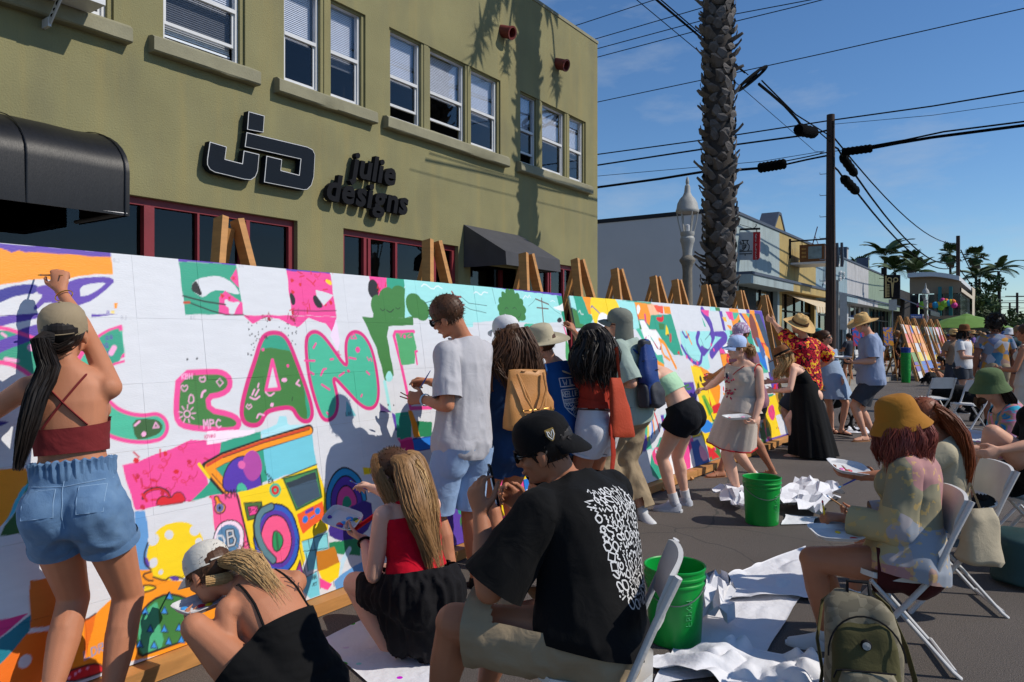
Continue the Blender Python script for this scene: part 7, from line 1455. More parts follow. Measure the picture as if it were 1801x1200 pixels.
# ---- woman in the beige dress
p=Person('woman in a pale blue cap and beige sleeveless dress printed with red flowers',1.6,'f',1.16,SK_P,.009,pel=J(1302,728,7.08),nk=J(1308,641,7.08),hd=J(1296,612,7.03),face=VD(-.93,-.25,-.12),hf=VD(-.8,-.2),cf=VD(-.72,-.6),rh=J(1236,688,7.7),re=VD(-.2,.3,-1),rd=VD(-.8,.6,-.1),rp=VD(0,0,-1),rc=.7,lh=J(1326,742,6.82),le=VD(.9,.2,-.5),ld=VD(-.8,-.2,-.1),lp=VD(0,.2,1),lc=.7,lf=J(1298,866,7.0),rf=J(1327,835,7.45),lt=VD(-.8,-.3),rt=VD(-.7,.1,-.5),rk=VD(-.8,-.2))
p.body();p.face_bits();p.top(beige,.06,.99,.022,0,.03,name='dress_bodice',wr=.008);hem=(p.kn[1]+p.kn[-1])*.5+V((0,0,.08));p.skirt(beige,.36,hem,.185,.27,.05,k=6,name='dress_skirt',asym=.04);wbz=p
m=MB();pc,u,r,f=p.spine(.36);rr=[hem+p.hr*math.cos(t)*.275*(1+.05*(math.sin(6*t+1.3)+.5*math.sin(15*t+2)))+UPZ.cross(p.hr)*math.sin(t)*.275*.74*(1+.05*(math.sin(6*t+1.3)+.5*math.sin(15*t+2)))+UPZ*(.04*math.cos(t))for t in[q*math.pi/32 for q in range(65)]];m.tube(rr,.007,5,False)
for sg in(-1,1):c=p.sh[sg]-UPZ*.01;m.tube([c+(p.cf*math.cos(t)+UPZ*math.sin(t)*1.1-UPZ*.03)*.068+p.cr*sg*.006*math.sin(t)for t in[q*math.pi/10 for q in range(21)]],.0055,5,False)
m.tube([p.back(-.07,.97,-.03),p.back(-.02,.85,-.034),p.back(.0,.78,-.036)],.004,5);m.build('red_piping',redtrim,p.root)
m=MB();R=random.Random(6)
for i in range(46):x,t=R.gauss(.02,.035),R.choice([.66,.4])+R.gauss(0,.045);c=p.back(x,t,-.036-(.0 if t<.55 else .028));m.ball(c,R.uniform(.004,.011),6,4)
tag(m.build('flower_print',mat('flower_red',(184,60,84),.8,.2,20),p.root),kind='stuff');m=MB();m.tube([p.back(.06,.8,-.06),p.back(.04,.74,-.068),p.back(.03,.7,-.07)],.012,6,squash=.4);m.build('hung_sunglasses',lens_m,p.root)
p.scalp(H_DBL,.01,300);p.cap(bluecap,bill=bluecap);m=MB();a=p.F(0,-.1,-.01);locks(m,[a,a-p.face*.05-UPZ*.02,a-p.face*.06-UPZ*.09],[.025,.04,.02],80,.004,3,None,.03);m.build('curly_bun',H_DBL,p.root,ang=80);p.shoes(whitep)
# ---- woman behind her
p=Person('woman in a floral trucker cap and mauve tee leaning in behind the beige dress',1.7,'f',1.0,SK_M,.012,pel=J(1325,702,8.25),nk=J(1312,612,8.15),hd=J(1303,588,8.1),face=VD(-.75,-.55,-.2),hf=VD(-.8,.3),cf=VD(-.85,.2),rh=J(1255,660,8.7),re=VD(0,.3,-1),lh=J(1250,672,8.3),le=VD(0,-.2,-1),lf=J(1266,828,8.1),rf=J(1358,826,8.3),lt=VD(-.9,-.2),rt=VD(-.5,.5))
p.body();p.top(mauve,-.1,.99,.022,.7,.04);p.legs(blkden,-.02,.5,.02,.03);p.scalp(H_BRN,.01,200);p.cap(floralcap);p.sandals(mat('tan_leather',(166,116,76),.6,.1));p.glasses()
# ---- man in the red hawaiian shirt
p=Person('man in a straw hat and red flowered shirt stretching one arm up to the boards',1.78,'m',1.1,SK_L,.012,pel=J(1418,672,10),nk=J(1416,598,10),hd=J(1406,573,9.95),face=VD(-.7,.7,.15),hf=VD(-.7,.7),cf=VD(-.6,.8),lh=J(1356,563,10.35),le=VD(-.3,-.2,-1),ld=VD(-.8,.3,.6),lc=.7,rh=J(1432,650,10.2),lf=J(1400,775,9.9),rf=J(1418,775,10.1))
p.body();p.top(hawaii,-.2,.99,.03,.95,.05,wr=.012);p.legs(dkgrey,-.08,.9,.02,.04);p.scalp(H_BRN,.01);p.brim(straw,WIDE,'straw_hat',.35,.0,.03,H_BRN,dent=.02);p.shoes(blackm)
# ---- woman in the long black dress
p=Person('woman in a brown felt hat and long black dress stooping to paint low',1.68,'f',1.0,SK_P,.012,pel=J(1424,692,9.5),nk=J(1392,645,9.55),hd=J(1378,628,9.55),face=VD(-.8,.3,-.5),hup=VD(-.5,.2,.8),hf=VD(-.9,.3),cf=VD(-.8,.4,-.4),cr=VD(.4,.9),bend=.12,rh=J(1357,672,9.95),lh=J(1361,688,9.5),ld=VD(-.9,.2),rd=VD(-.9,.3),lf=J(1404,793,9.45),rf=J(1426,790,9.7))
p.body();st=lambda s:[p.back(s*.08,.68,.012),p.back(s*.08,.85,.012),p.nk+p.cr*s*.07,p.back(s*.06,.8,-.01)]
p.band(blackj,.1,.72,.014,'dress_bodice',(st(1),st(-1)),.006);c=J(1430,803,9.5);c.z=.03;p.skirt(blackj,.42,c,.205,.40,.06,k=7,name='long_skirt');p.scalp(H_DBL,.01);p.brim(brownfelt,WIDE,'felt_hat',.05,.0,.008,blackc)
m=MB()
for i,(x,y)in enumerate(((-.07,-.03),(-.03,-.08),(.02,-.09),(.06,-.05),(-.08,.03))):a=p.F(x,y,.03);e=a+V((0,0,-.3))+VD(-.2,0)*.06;locks(m,[a,a.lerp(e,.35)+VD(.1,-.1)*.05,a.lerp(e,.7),e],[.03,.04,.04,.014],40,.005,i,None,.03)
m.build('long_hair',H_BLO,p.root,ang=80)
# ---- woman in light blue looking right
p=Person('woman in a light blue sleeveless dress and sunglasses looking right',1.66,'f',.95,SK_L,.013,pel=J(1456,669,11.5),nk=J(1454,613,11.5),hd=J(1451,594,11.45),face=VD(.75,-.6,.1),hf=VD(.4,-.9),cf=VD(.35,-.92),lf=J(1480,753,11.35),rf=J(1463,752,11.7),lh=J(1481,668,11.3))
p.body();p.face_bits();p.top(ltdress,.05,.99,.022,0,.02,name='dress_bodice');hem=(p.kn[1]+p.kn[-1])*.5+V((0,0,.09));p.skirt(ltdress,.62,hem,.185,.26,.04,k=5,name='dress_skirt');p.scalp(H_BRN,.012,300);p.glasses();p.sandals(blackm)
m=MB();a=p.F(.0,-.08,.06);locks(m,[a,a-p.face*.05,a-p.face*.07-UPZ*.07],[.03,.05,.025],60,.005,2,None,.02);m.build('hair_knot',H_BRN,p.root,ang=80)
# ---- man in straw hat and grey blue tee
p=Person('man in a straw hat, heather blue tee and dark grey shorts holding a palette',1.8,'m',1.12,SK_L,.011,pel=J(1532,667,10.9),nk=J(1530,590,10.9),hd=J(1517,570,10.85),face=VD(-.85,-.1,-.3),hf=VD(-.8,.2),cf=VD(-.85,.35),belly=.05,lh=J(1500,637,10.7),le=VD(.4,-.3,-1),ld=VD(-1,0,.1),lp=VD(0,.2,1),lc=.5,rh=J(1545,650,11.15),re=VD(.95,.4,-.1),lf=J(1521,764,10.8),rf=J(1537,764,11.05),lt=VD(-.9,-.2),rt=VD(-.8,.1))
p.body();p.top(bluetee2,-.12,.99,.03,.85,.05,wr=.016);p.legs(dkgrey,-.03,.85,.024,.04,wr=.012);p.scalp(H_BRN,.009,200);p.brim(straw,WIDE,'straw_hat',.0,.005,.022,straw,dent=.02);p.sandals(mat('tan_leather',(166,116,76),.6,.1));tb=p

# ---- seated man with the phone
p=Person('seated man with a phone, backward black cap, black tee with white doodles and khaki shorts',1.8,'m',1.16,SK_M,.0072,group='people seated on folding chairs',pel=J(1036,1106,2.53),nk=J(1003,856,2.66),hd=J(956,790,2.64),face=VD(-.93,.3,-.3),hf=VD(-.96,.28),cf=VD(-.76,.65),bend=.14,
     lh=J(846,908,2.62),le=VD(-.1,-.6,-1),ld=VD(-.25,.2,1),lp=VD(.6,.75,0),lc=.55,rh=J(922,892,2.95),re=VD(.5,.2,-1),rd=VD(-.75,.1,.6),rp=VD(-.3,-.9,0),rc=.75,lf=J(768,1272,2.68),rf=J(850,1225,3.1),lk=VD(-1,.15,.6),rk=VD(-.9,.6,.5))
p.body();ms=p;mtee=p.top(blackj,-.06,.99,.03,.92,.04,wr=.014,name='black_tee',wf=(8,8,4),loose=.035);p.legs(khaki,.02,.86,.026,.035,'cargo_shorts',wr=.022,wf=(8,8,8));p.face_bits(H_BLK);p.shoes(blackm);p.scalp(H_BLK,.006,300);o=p.cap(blackc,back=True,tilt=.0);p.glasses(clear=True)
def rot2(L,a,s,x,y,sy=2.0):return[(x+s*(u*math.cos(a)-v*math.sin(a)),y+s*sy*(u*math.sin(a)+v*math.cos(a)))for u,v in L]
R=random.Random(21);st=[];BX=lambda:(R.uniform(-.05,.165),R.uniform(.2,.92))
SHP=[[(-1,-.5),(-.4,.6),(.1,-.4),(.6,.6),(1,-.3)],[(-1,0),(-.3,1),(.6,.8),(1,0),(.5,-.9),(-.5,-.8),(-1,0)],[(-1,-1),(1,-1),(1,1),(-1,1),(-1,-1)],[(-.8,.8),(.6,.9),(0,.1),(.9,-.1),(-.6,-.9)],[(-1,.2),(-.5,-.5),(0,.2),(.5,-.5),(1,.2)],[(0,1),(.3,.3),(1,.2),(.4,-.2),(.6,-1),(0,-.5),(-.6,-1),(-.4,-.2),(-1,.2),(-.3,.3),(0,1)],[(-.6,-1),(-.6,.4),(0,1),(.6,.4),(.6,-1)],[(.9,.3),(.3,.9),(-.6,.7),(-.9,-.1),(-.4,-.8),(.4,-.6),(.5,.1),(0,.3)]]
gx,gy=10,13
for i in range(gx):
 for j in range(gy):
  x=-.15+.30*(i+.5)/gx+R.uniform(-.003,.003);y=.2+.70*(j+.5)/gy+R.uniform(-.005,.005)
  if abs(x)>.12 and(y>.85 or y<.26):continue
  q_=rot2(R.choice(SHP),R.uniform(0,6.28),R.uniform(.0115,.016),x,y);st.append([tuple(v)for v in(A.smooth(q_,2,False)if R.random()<.65 else q_)])
  if R.random()<.6:a=R.uniform(0,6.28);st.append(rot2([(1.3,-.3),(1.3,.3)],a,.01,x,y))
decal(p,'doodle_print',st,.0027,whitep,mtee)
m=MB();q=p.F(.0,0,0);c,X_,Y_,Z_=p.hat_frame(-.008,0);e=c-X_*.078-Y_*.055+Z_*.028;nrm=(-X_*.85-Y_*.5).normalized();rx_=nrm.cross(Z_).normalized()
e2=lambda x,y,d:e+rx_*x+Z_*y+nrm*(d+.009)
m.prism([(-.016,.02),(.016,.02),(.016,-.002),(.008,-.018),(0,-.024),(-.008,-.018),(-.016,-.002)],e2,-.004,.002);eo=m.build('emblem',mat('emblem_gold',(150,124,66),.5,.1),p.root);m=MB();m.tube([e2(-.011,.015,.004),e2(-.011,-.002,.004),e2(0,-.018,.004),e2(.011,-.002,.004),e2(.011,.015,.004)],.0022,5);m.tube([e2(-.006,.012,.004),e2(0,-.008,.004),e2(.006,.012,.004)],.0022,5);m.build('emblem_line',whitep,eo)
m=MB();m.tube([p.nk+p.cr*.1+p.cf*.02-UPZ*.02,p.nk+p.cr*.06-p.cf*.075+UPZ*.012,p.nk-p.cf*.085+UPZ*.016,p.nk-p.cr*.06-p.cf*.075+UPZ*.012,p.nk-p.cr*.1+p.cf*.02-UPZ*.02],.021,8,squash=.35);q=m.build('camera_strap',blackm,p.root)
m=MB();m.bar(p.nk+p.cr*.055-p.cf*.09+UPZ*.012,p.nk-p.cr*.055-p.cf*.09+UPZ*.012,.045,.012,UPZ);m.build('strap_pad',blackc,p.root)
# ---- seated woman in the mustard hat
p=Person('seated woman in a mustard bucket hat and pastel patchwork shirt',1.66,'f',1.08,SK_M,.0075,group='people seated on folding chairs',pel=J(1592,985,3.55),nk=J(1602,800,3.6),hd=J(1580,748,3.6),face=VD(-.95,.2,-.25),hf=VD(-.92,.35),cf=VD(-.78,.6),bend=.05,
     lh=J(1484,912,3.6),le=VD(.25,-.5,-1),ld=VD(-.9,.2,.1),lp=VD(.1,.3,-.9),lc=.8,rh=J(1520,905,3.85),re=VD(.5,.2,-1),rd=VD(-.9,.1,-.1),rp=VD(-.1,-.2,1),rc=.6,lf=J(1452,1112,3.66),rf=J(1490,1095,3.95),lk=VD(-1,.2,.5),rk=VD(-1,.3,.5))
p.body();wm=p;mpw_=p.top(patchw,-.10,.99,.026,1.88,.08,wr=.022,name='patchwork_shirt',loose=.018,wf=(7,7,4));p.legs(cloth('dark_maroon',(70,28,28)),.1,.35,.02,.03);p.scalp(H_MAG,.012);p.brim(mustard,BUCKET,'bucket_hat',-.02,.01,.0)
m=MB();R=random.Random(4)
for i,(x,y)in enumerate(((-.085,.04),(-.09,0),(-.08,-.05),(-.05,-.09),(0,-.105),(.05,-.09),(.08,-.05),(.088,0),(.08,.045),(-.03,-.1),(.03,-.1))):a=p.F(x,y,.0);e=a+V((0,0,-.15-.03*R.random()))+p.cr*x*.35+p.cf*y*.25;locks(m,[a,a.lerp(e,.35)+p.cr*x*.15+p.cf*y*.15,a.lerp(e,.7)+p.cr*R.uniform(-.02,.02),e+p.cr*R.uniform(-.03,.03)],[.028,.04,.038,.018],150,.0018,i,None,.018,.6,ends=.2)
m.build('wavy_hair',H_MAG,p.root,ang=80);p.shoes(vinyl)
# ---- auburn woman seated beyond her
p=Person('woman with very long auburn hair seated beyond the mustard hat',1.66,'f',1.0,SK_M,.0095,group='people seated on folding chairs',pel=J(1655,912,4.3),nk=J(1655,775,4.35),hd=J(1622,735,4.35),face=VD(-.95,.1,-.35),hf=VD(-.96,.2),cf=VD(-.85,.45),bend=.12,lh=J(1500,838,4.3),le=VD(.4,-.4,-1),ld=VD(-.95,.1,.15),lp=VD(0,.2,1),lc=.5,rh=J(1540,838,4.55),re=VD(.5,.2,-1),rd=VD(-.95,0,.1),lf=J(1500,1045,4.25),rf=J(1530,1020,4.7),lk=VD(-1,.1,.6),rk=VD(-1,.2,.6))
p.body();p.top(offw,-.05,.98,.02,.5,.03,vox=.012,name='cream_top');p.legs(denim,.1,.4,.02,.02,vox=.012);p.scalp(H_AUB,.012,700);p.shoes(vinyl);m=MB()
for i,x in enumerate((-.06,-.03,0,.03,.06)):a=p.F(x,-.06,.06);b=p.F(x*1.2,-.11,-.01);e=J(1697-i*2,858,4.2+.03*i);locks(m,[a,b,b.lerp(e,.35)+VD(.3,-.3,.3)*.06,b.lerp(e,.7)+VD(.3,-.2,.1)*.04,e],[.024,.034,.04,.04,.016],170,.0018,i,None,.008,.5,ends=.5)
m.build('long_hair',H_AUB,p.root,ang=80)
# ---- bearded man in the green hat
p=Person('bearded man in a green bucket hat and tie dyed tee seated at the right',1.76,'m',1.05,SK_L,.010,group='people seated on folding chairs',pel=J(1785,830,5.95),nk=J(1768,712,5.95),hd=J(1739,681,5.9),face=VD(-.97,.05,-.1),hf=VD(-.95,.2),cf=VD(-.9,.35),bend=.08,lh=J(1705,790,5.7),le=VD(.3,-.5,-1),ld=VD(-.9,0),rh=J(1705,795,6.1),lf=J(1690,900,5.75),rf=J(1700,895,6.2),lk=VD(-1,0,.6),rk=VD(-1,.2,.6))
p.body();p.top(tiedye,-.05,.99,.024,.9,.02,name='tie_dye_tee');p.legs(dkgrey,.1,.8,.02,.03);p.scalp(H_BLK,.012);p.brim(sage,BUCKET,'bucket_hat',-.05,.004,.01);p.glasses();p.shoes(blackm)
m=MB();m.ball(p.F(0,.055,-.095),(.045,.04,.04),10,7,p.HX,p.face,p.HZ);locks(m,[p.F(0,.07,-.08),p.F(0,.075,-.12),p.F(0,.065,-.15)],[.035,.035,.012],80,.0025,1);m.build('beard',H_BRN,p.root,ang=80);m=MB()
for i,x in enumerate((-.07,-.03,.01,.05,.08)):a=p.F(x,-.08,-.01);e=a+V((0,0,-.19))-p.face*.07;locks(m,[a,a.lerp(e,.5)-p.face*.02,e],[.03,.04,.015],40,.003,i)
m.build('long_hair',H_BLK,p.root,ang=80)
# ---- person in black at the right edge
p=Person('person in a black tee and shorts with crossed bare legs cut by the right edge',1.74,'f',1.08,SK_L,.0095,group='people seated on folding chairs',pel=J(1826,832,4.95),nk=J(1850,700,4.95),hd=J(1838,650,4.95),face=VD(-.9,.1,-.2),hf=VD(-.95,.2),cf=VD(-.95,.2),lh=J(1757,792,4.75),le=VD(.4,-.4,-1),ld=VD(-.9,0,-.3),rh=J(1748,785,5.1),rd=VD(-.95,0,.1),rp=VD(0,.1,1),lf=J(1725,868,4.95),rf=J(1735,955,5.2),lk=VD(-1,.1,.5),rk=VD(-1,.1,.5),lt=VD(-.9,0,-.3))
p.body();p.top(blackj,-.05,.99,.022,.85,.02);p.legs(blackc,.12,.45,.02,.03);p.shoes(blackm,vinyl);p.socks(whitec);p.scalp(H_BRN,.012,200)

# ---- people farther up the street
p=standing('man in a white tee, brown hat and yellow bag strap turned to the right',1694,14.8,VD(.6,-.8),1.74,'m',SK_L,whitec,dkgrey,H_BLK,1.05,.014,.6,arms=1,lh=J(1683,648,14.7));p.brim(brownfelt,WIDE,'brown_hat',.0,.0,.006);p.glasses();m=MB();
for i in range(8):a=i*.8;q=p.F(.08*math.cos(a),-.03+.08*math.sin(a),-.01);locks(m,[q,q+V((0,0,-.12))+(q-p.hd)*.3],[.05,.02],25,.006,i)
m.build('curly_hair',H_BLK,p.root,ang=80);m=MB();m.tube([p.back(-.1,.95,-.02),p.back(-.09,.7,-.035),p.back(-.1,.5,-.03)],.02,6,squash=.4);m.build('yellow_strap',mat('yellow_webbing',(206,150,30),.7,.1),p.root)
p=standing('man with a big curly afro and blue printed shirt seen from behind',1750,12.6,VD(.15,1),1.84,'m',SK_D,hawaii2,khaki,H_BLK,1.12,.013,.8);m=MB();R=random.Random(3);m.ball(p.F(0,-.02,.06),.135,14,10)
for i in range(420):d=V((R.gauss(0,1),R.gauss(0,1),R.gauss(.25,1))).normalized();q=p.F(0,-.02,.06)+d*R.uniform(.12,.165);w=d.cross(V((R.random(),R.random(),R.random()))).normalized()*.02;m.add([q-w,q+w,q+d*.03+w.cross(d)],[(0,1,2)])
m.build('afro',H_BLK,p.root)
p=standing('man in a yellow tee and white bucket hat beyond the afro',1776,19,VD(-.7,-.4),1.72,'m',SK_M,mat('yellow_tee',(206,146,28),.85,.1),denim,H_BLK,1.05,arms=1);p.brim(whitec,BUCKET)
p=standing('person in a cream vest standing at the right edge with a raised forearm',1808,9.6,VD(-.5,.6),1.7,'f',SK_T,cream,cream,H_BRN,1.0,.014,.9,0,arms=1)
CR=[('person in a teal cap behind the metal post',1441,20,(60,130,130),(40,44,60),'teal'),('person in dark clothes by the blue canvas',1494,24,(50,54,66),(40,40,44),0),('person in black shorts between the easels',1577,27,(36,36,42),(30,30,34),0),('person in a blue cap and blue shirt behind the small boards',1668,30,(40,80,130),(50,52,60),'blue'),('person in a navy top under the umbrella edge',1655,33,(50,56,84),(40,42,50),0),('person with folded arms at the far right',1792,17,(30,60,66),(40,46,60),0),('far person in a white shirt left of the umbrella',1646,40,(190,188,190),(60,64,80),0),('far person in a pink top near the parked cars',1765,40,(176,96,116),(40,44,60),0),('far person in grey by the scissors sign',1560,34,(120,120,126),(50,50,60),0),('woman in a straw hat behind the brown hatted man',1678,17.5,(150,120,96),(60,60,70),'straw'),('far person in a red top under the sage green shop',1533,31,(150,50,50),(40,42,50),0),('far person in olive beside the lime umbrella',1722,36,(96,104,70),(46,46,56),0),('far person in light blue near the last car',1752,48,(130,160,196),(50,54,70),0),('person in dark green at the far edge of the crowd',1738,26,(44,76,60),(36,38,46),0),('person in a black top left of the afro',1729,21,(30,30,34),(50,54,70),0),('person in pale yellow past the white bucket hat',1789,24,(200,184,120),(60,60,66),0),('person in a violet top under the parasol',1712,30,(104,80,140),(44,44,52),'straw'),('person in maroon near the silver car',1758,33,(110,40,46),(40,42,50),0),('person in a white cap and blue top behind the yellow tee',1768,27,(60,100,160),(50,50,58),'blue'),('tiny far person in white at the end of the street',1741,60,(200,200,204),(60,64,80),0),('tiny far person in black beside the silver car',1770,62,(34,34,38),(34,34,38),0),('person in tan right of the traffic post',1638,36,(160,130,100),(70,74,90),0)]
for i,(lab,px,D,c1,c2,cp)in enumerate(CR):
 R=random.Random(i*7+1);p=standing(lab,px,D,VD(R.uniform(-1,1),R.uniform(-1,1)),R.uniform(1.6,1.78),'fm'[i%2],[SK_L,SK_T,SK_M,SK_D][i%4],mat('crowd_top_%d'%i,c1,.85,.12),mat('crowd_leg_%d'%i,c2,.85,.12),[H_BRN,H_BLK,H_DBL][i%3],1,.022,[.6,1.9][i%3==0],arms=i%2)
 if cp=='straw':p.brim(straw,WIDE)
 elif cp:p.cap(mat('crowd_cap_%d'%i,(70,150,150)if cp=='teal' else(60,90,150),.8,.1))
# crouching painter at the small far board
p=Person('crouching far painter with dark hair in a ponytail and bare shoulders',1.65,'f',1,SK_M,.016,group='people painting at the mural',pel=J(1664,668,22.5),nk=J(1658,642,22.5),hd=J(1653,632,22.4),face=VD(-.9,.4),hf=VD(-.9,.4),cf=VD(-.85,.5),bend=.1,lh=J(1642,652,22.8),rh=J(1644,650,23),lf=J(1660,674,22.3),rf=J(1662,674,22.7),lk=VD(-1,0,1),rk=VD(-1,.2,1))
p.body();p.band(offw,.1,.72,.014,'top',vox=.016);p.legs(offw,.15,.5,vox=.018);p.scalp(H_BLK,.014);m=MB();a=p.F(0,-.1,.02);locks(m,[a,a-UPZ*.08-p.face*.05,a-UPZ*.24-p.face*.03],[.04,.06,.02],30,.008,1);m.build('ponytail',H_BLK,p.root)
# ================================================================ chairs
resin=mat('white_resin',(206,204,200),.5,.06,9,.06,90);tubem=mat('white_tube',(198,196,194),.45,.08,14)
def chair(lab,loc,rz):
 t=thing('folding_chair',lab,'chair',loc,rz,'white folding chairs')
 for s in(-1,1):
  m=MB();m.tube([(s*.215,-.27,.81),(s*.217,-.2,.66),(s*.22,-.12,.47),(s*.215,.27,.0)],.017,10,squash=.75);m.build('front_leg',tubem,t,local=True)
  m=MB();m.tube([(s*.19,.14,.42),(s*.188,.0,.26),(s*.185,-.2,.03),(s*.185,-.235,.0)],.0125,10,squash=.8);m.build('rear_leg',tubem,t,local=True)
 m=MB();m.tube([(-.185,-.21,.03),(.185,-.21,.03)],.011,8);m.build('crossbar',tubem,t,local=True);m=MB();m.tube([(-.21,.215,.06),(.21,.215,.06)],.011,8);m.build('crossbar',tubem,t,local=True)
 m=MB();rings=[]
 for i in range(9):x=-.205+.41*i/8;c=.03*(x/.2)**2;rings.append([(x,-.205-.028+c,.63),(x,-.208-.012+c,.63),(x,-.225-.012+c,.72),(x,-.262-.012+c,.825-.012*(x/.2)**4),(x,-.262-.028+c,.825-.012*(x/.2)**4),(x,-.225-.028+c,.72)])
 m.loft(rings);m.build('backrest',resin,t,local=True);m=MB();rings=[]
 for i in range(11):y=-.19+.40*i/10;w=.205*min(1,(1-abs((y-.01)/.22)**5)+.05);z=.45-.012*math.sin(i/10*math.pi)+.015*(i/10);rings.append([(-w,y,z-.022),(w,y,z-.022),(w,y,z+.004),(w*.8,y,z-.004),(0,y,z-.008),(-w*.8,y,z-.004),(-w,y,z+.004)])
 m.loft(rings);m.build('seat',resin,t,local=True);return t
def under(p,off=.03):f=p.hf;return V((p.pel.x,p.pel.y,0))+V((f.x,f.y,0))*off,math.atan2(f.y,f.x)-math.pi/2
PP={o['label'][:22]:o for o in bpy.data.objects if o.name.startswith('person')}
loc,rz=under(ms,-.025);rz=math.atan2(VD(-.98,.2).y,VD(-.98,.2).x)-math.pi/2;ch=chair('white folding chair under the man with the phone',loc,rz)
loc,rz=under(wm,.05);rz=math.atan2(VD(-.98,.25).y,VD(-.98,.25).x)-math.pi/2;dup(ch,loc,rz,'white folding chair under the woman in the mustard hat')
def fc(px,py,D,face):b=P(px,py,D);return V((b.x,b.y,0)),math.atan2(face.y,face.x)-math.pi/2
for lab,px,D,f in(('white folding chair holding a canvas tote, behind the patchwork shirt',1668,4.28,VD(-.96,.2)),('empty white folding chair seen from behind',1643,13.0,VD(-.1,1)),('empty white folding chair turned to the left',1702,11.9,VD(-.85,-.3)),('white folding chair under the bearded man',1789,5.97,VD(-.95,.2)),('white folding chair under the person with crossed legs',1833,4.97,VD(-.95,.2))):
 loc,rz=fc(px,590,D,f);dup(ch,loc,rz,lab)
# ================================================================ buckets
green=mat('green_plastic',(6,150,56),.38,.12,7,.03,40,spec=.5);bluep=mat('blue_plastic',(24,60,140),.4,.1)
def bucket(lab,loc,mt=green,rz=0,handle=True,grp='green paint buckets'):
 t=thing('bucket',lab,'bucket',loc,rz,grp);m=MB();m.lathe([(.001,.004),(.128,.003),(.13,.008),(.146,.30),(.152,.302),(.152,.312),(.147,.316),(.148,.333),(.156,.335),(.156,.345),(.15,.349),(.151,.372),(.156,.374),(.156,.383),(.15,.385),(.145,.38),(.142,.3),(.126,.012),(.001,.012)],n=40);m.build('shell',mt,t,local=True,ang=35)
 if handle:
  m=MB();m.tube([(.154*math.cos(a),.16*math.sin(a)-.01,.33-.11*math.sin(a))for a in[math.pi*q/14 for q in range(15)]],.0028,5);m.build('handle',metal,t,local=True)
  m=MB();m.lathe([(.001,.13),(.134,.13)],n=28);m.build('dirty_water',mat('dirty_water',(30,70,60),.08,.3,5,.02,20),t,local=True)
  m=MB()
  for z0,tx in((.2,'HOPE'),(.12,'SF')):
   for gi,c in enumerate(tx):
    for g in GLY.get(c,[]):m.tube([(lambda a,z:((.1405+(z-.15)*.05)*math.cos(a),(.1405+(z-.15)*.05)*math.sin(a),z))(2.0+.0*gi+g[i+1]*.22-(0 if z0>.15 else .0),z0+.045-gi*.026+g[i]*.02-.02)for i in range(0,len(g),2)],.0016,4)
  m.build('lettering',mat('faded_print',(70,176,110),.6,.1),t,local=True)
 return t
b1=G(1187,1125);bk=bucket('green bucket in the foreground beside the phone man\'s chair',(b1.x,b1.y,0),rz=rad(200));b2=G(1340,920);dup(bk,(b2.x,b2.y,0),rad(215),'green bucket in front of the woman in the beige dress')
b3=P(1676,690,20);dup(bk,(b3.x,b3.y,0),1,'green bucket near the crouching far painter')
fb=bucket('lowest green bucket of the tall stack up the street',(0,0,0),handle=False,grp='buckets stacked up the street');s0=P(1593,672,24.2);fb.location=(s0.x,s0.y,0)
ORD=['second','third','fourth','fifth','sixth','seventh','eighth']
for k in range(7):dup(fb,(s0.x,s0.y,.085*(k+1)),k,ORD[k]+' green bucket from the ground in the tall stack')
fb2=bucket('lower blue bucket on top of the green stack',(0,0,0),bluep,0,False,'buckets stacked up the street');fb2.location=(s0.x,s0.y,.085*8);dup(fb2,(s0.x,s0.y,.085*9),1,'topmost blue bucket on the green stack')
# ================================================================ paper on the road
paper=mat('paper_sheet',(222,222,226),.85,.04,5,.25,18,bd=.01)
def stains(m):
 N,L,b=nodes(m);v=N.new('ShaderNodeTexVoronoi');v.inputs['Scale'].default_value=9;v.inputs['Randomness'].default_value=1;n=N.new('ShaderNodeTexNoise');n.inputs['Scale'].default_value=1.3;tc=N['Texture Coordinate'];L.new(tc.outputs['Object'],v.inputs[0]);L.new(tc.outputs['Object'],n.inputs[0])
 a=N.new('ShaderNodeMath');a.operation='LESS_THAN';a.inputs[1].default_value=.17;L.new(v.outputs['Distance'],a.inputs[0]);g=N.new('ShaderNodeMath');g.operation='GREATER_THAN';g.inputs[1].default_value=.5;L.new(n.outputs[0],g.inputs[0]);k=N.new('ShaderNodeMath');k.operation='MULTIPLY';L.new(a.outputs[0],k.inputs[0]);L.new(g.outputs[0],k.inputs[1])
 s=N.new('ShaderNodeHueSaturation');s.inputs['Saturation'].default_value=1.4;s.inputs['Value'].default_value=.7;L.new(v.outputs['Color'],s.inputs['Color']);x=N.new('ShaderNodeMixRGB');L.new(k.outputs[0],x.inputs[0]);L.new(b.inputs['Base Color'].links[0].from_socket,x.inputs[1]);L.new(s.outputs[0],x.inputs[2]);L.new(x.outputs[0],b.inputs['Base Color'])
stained=mat('stained_paper',(220,220,226),.85,.04,5,.25,18,bd=.01);stains(stained)
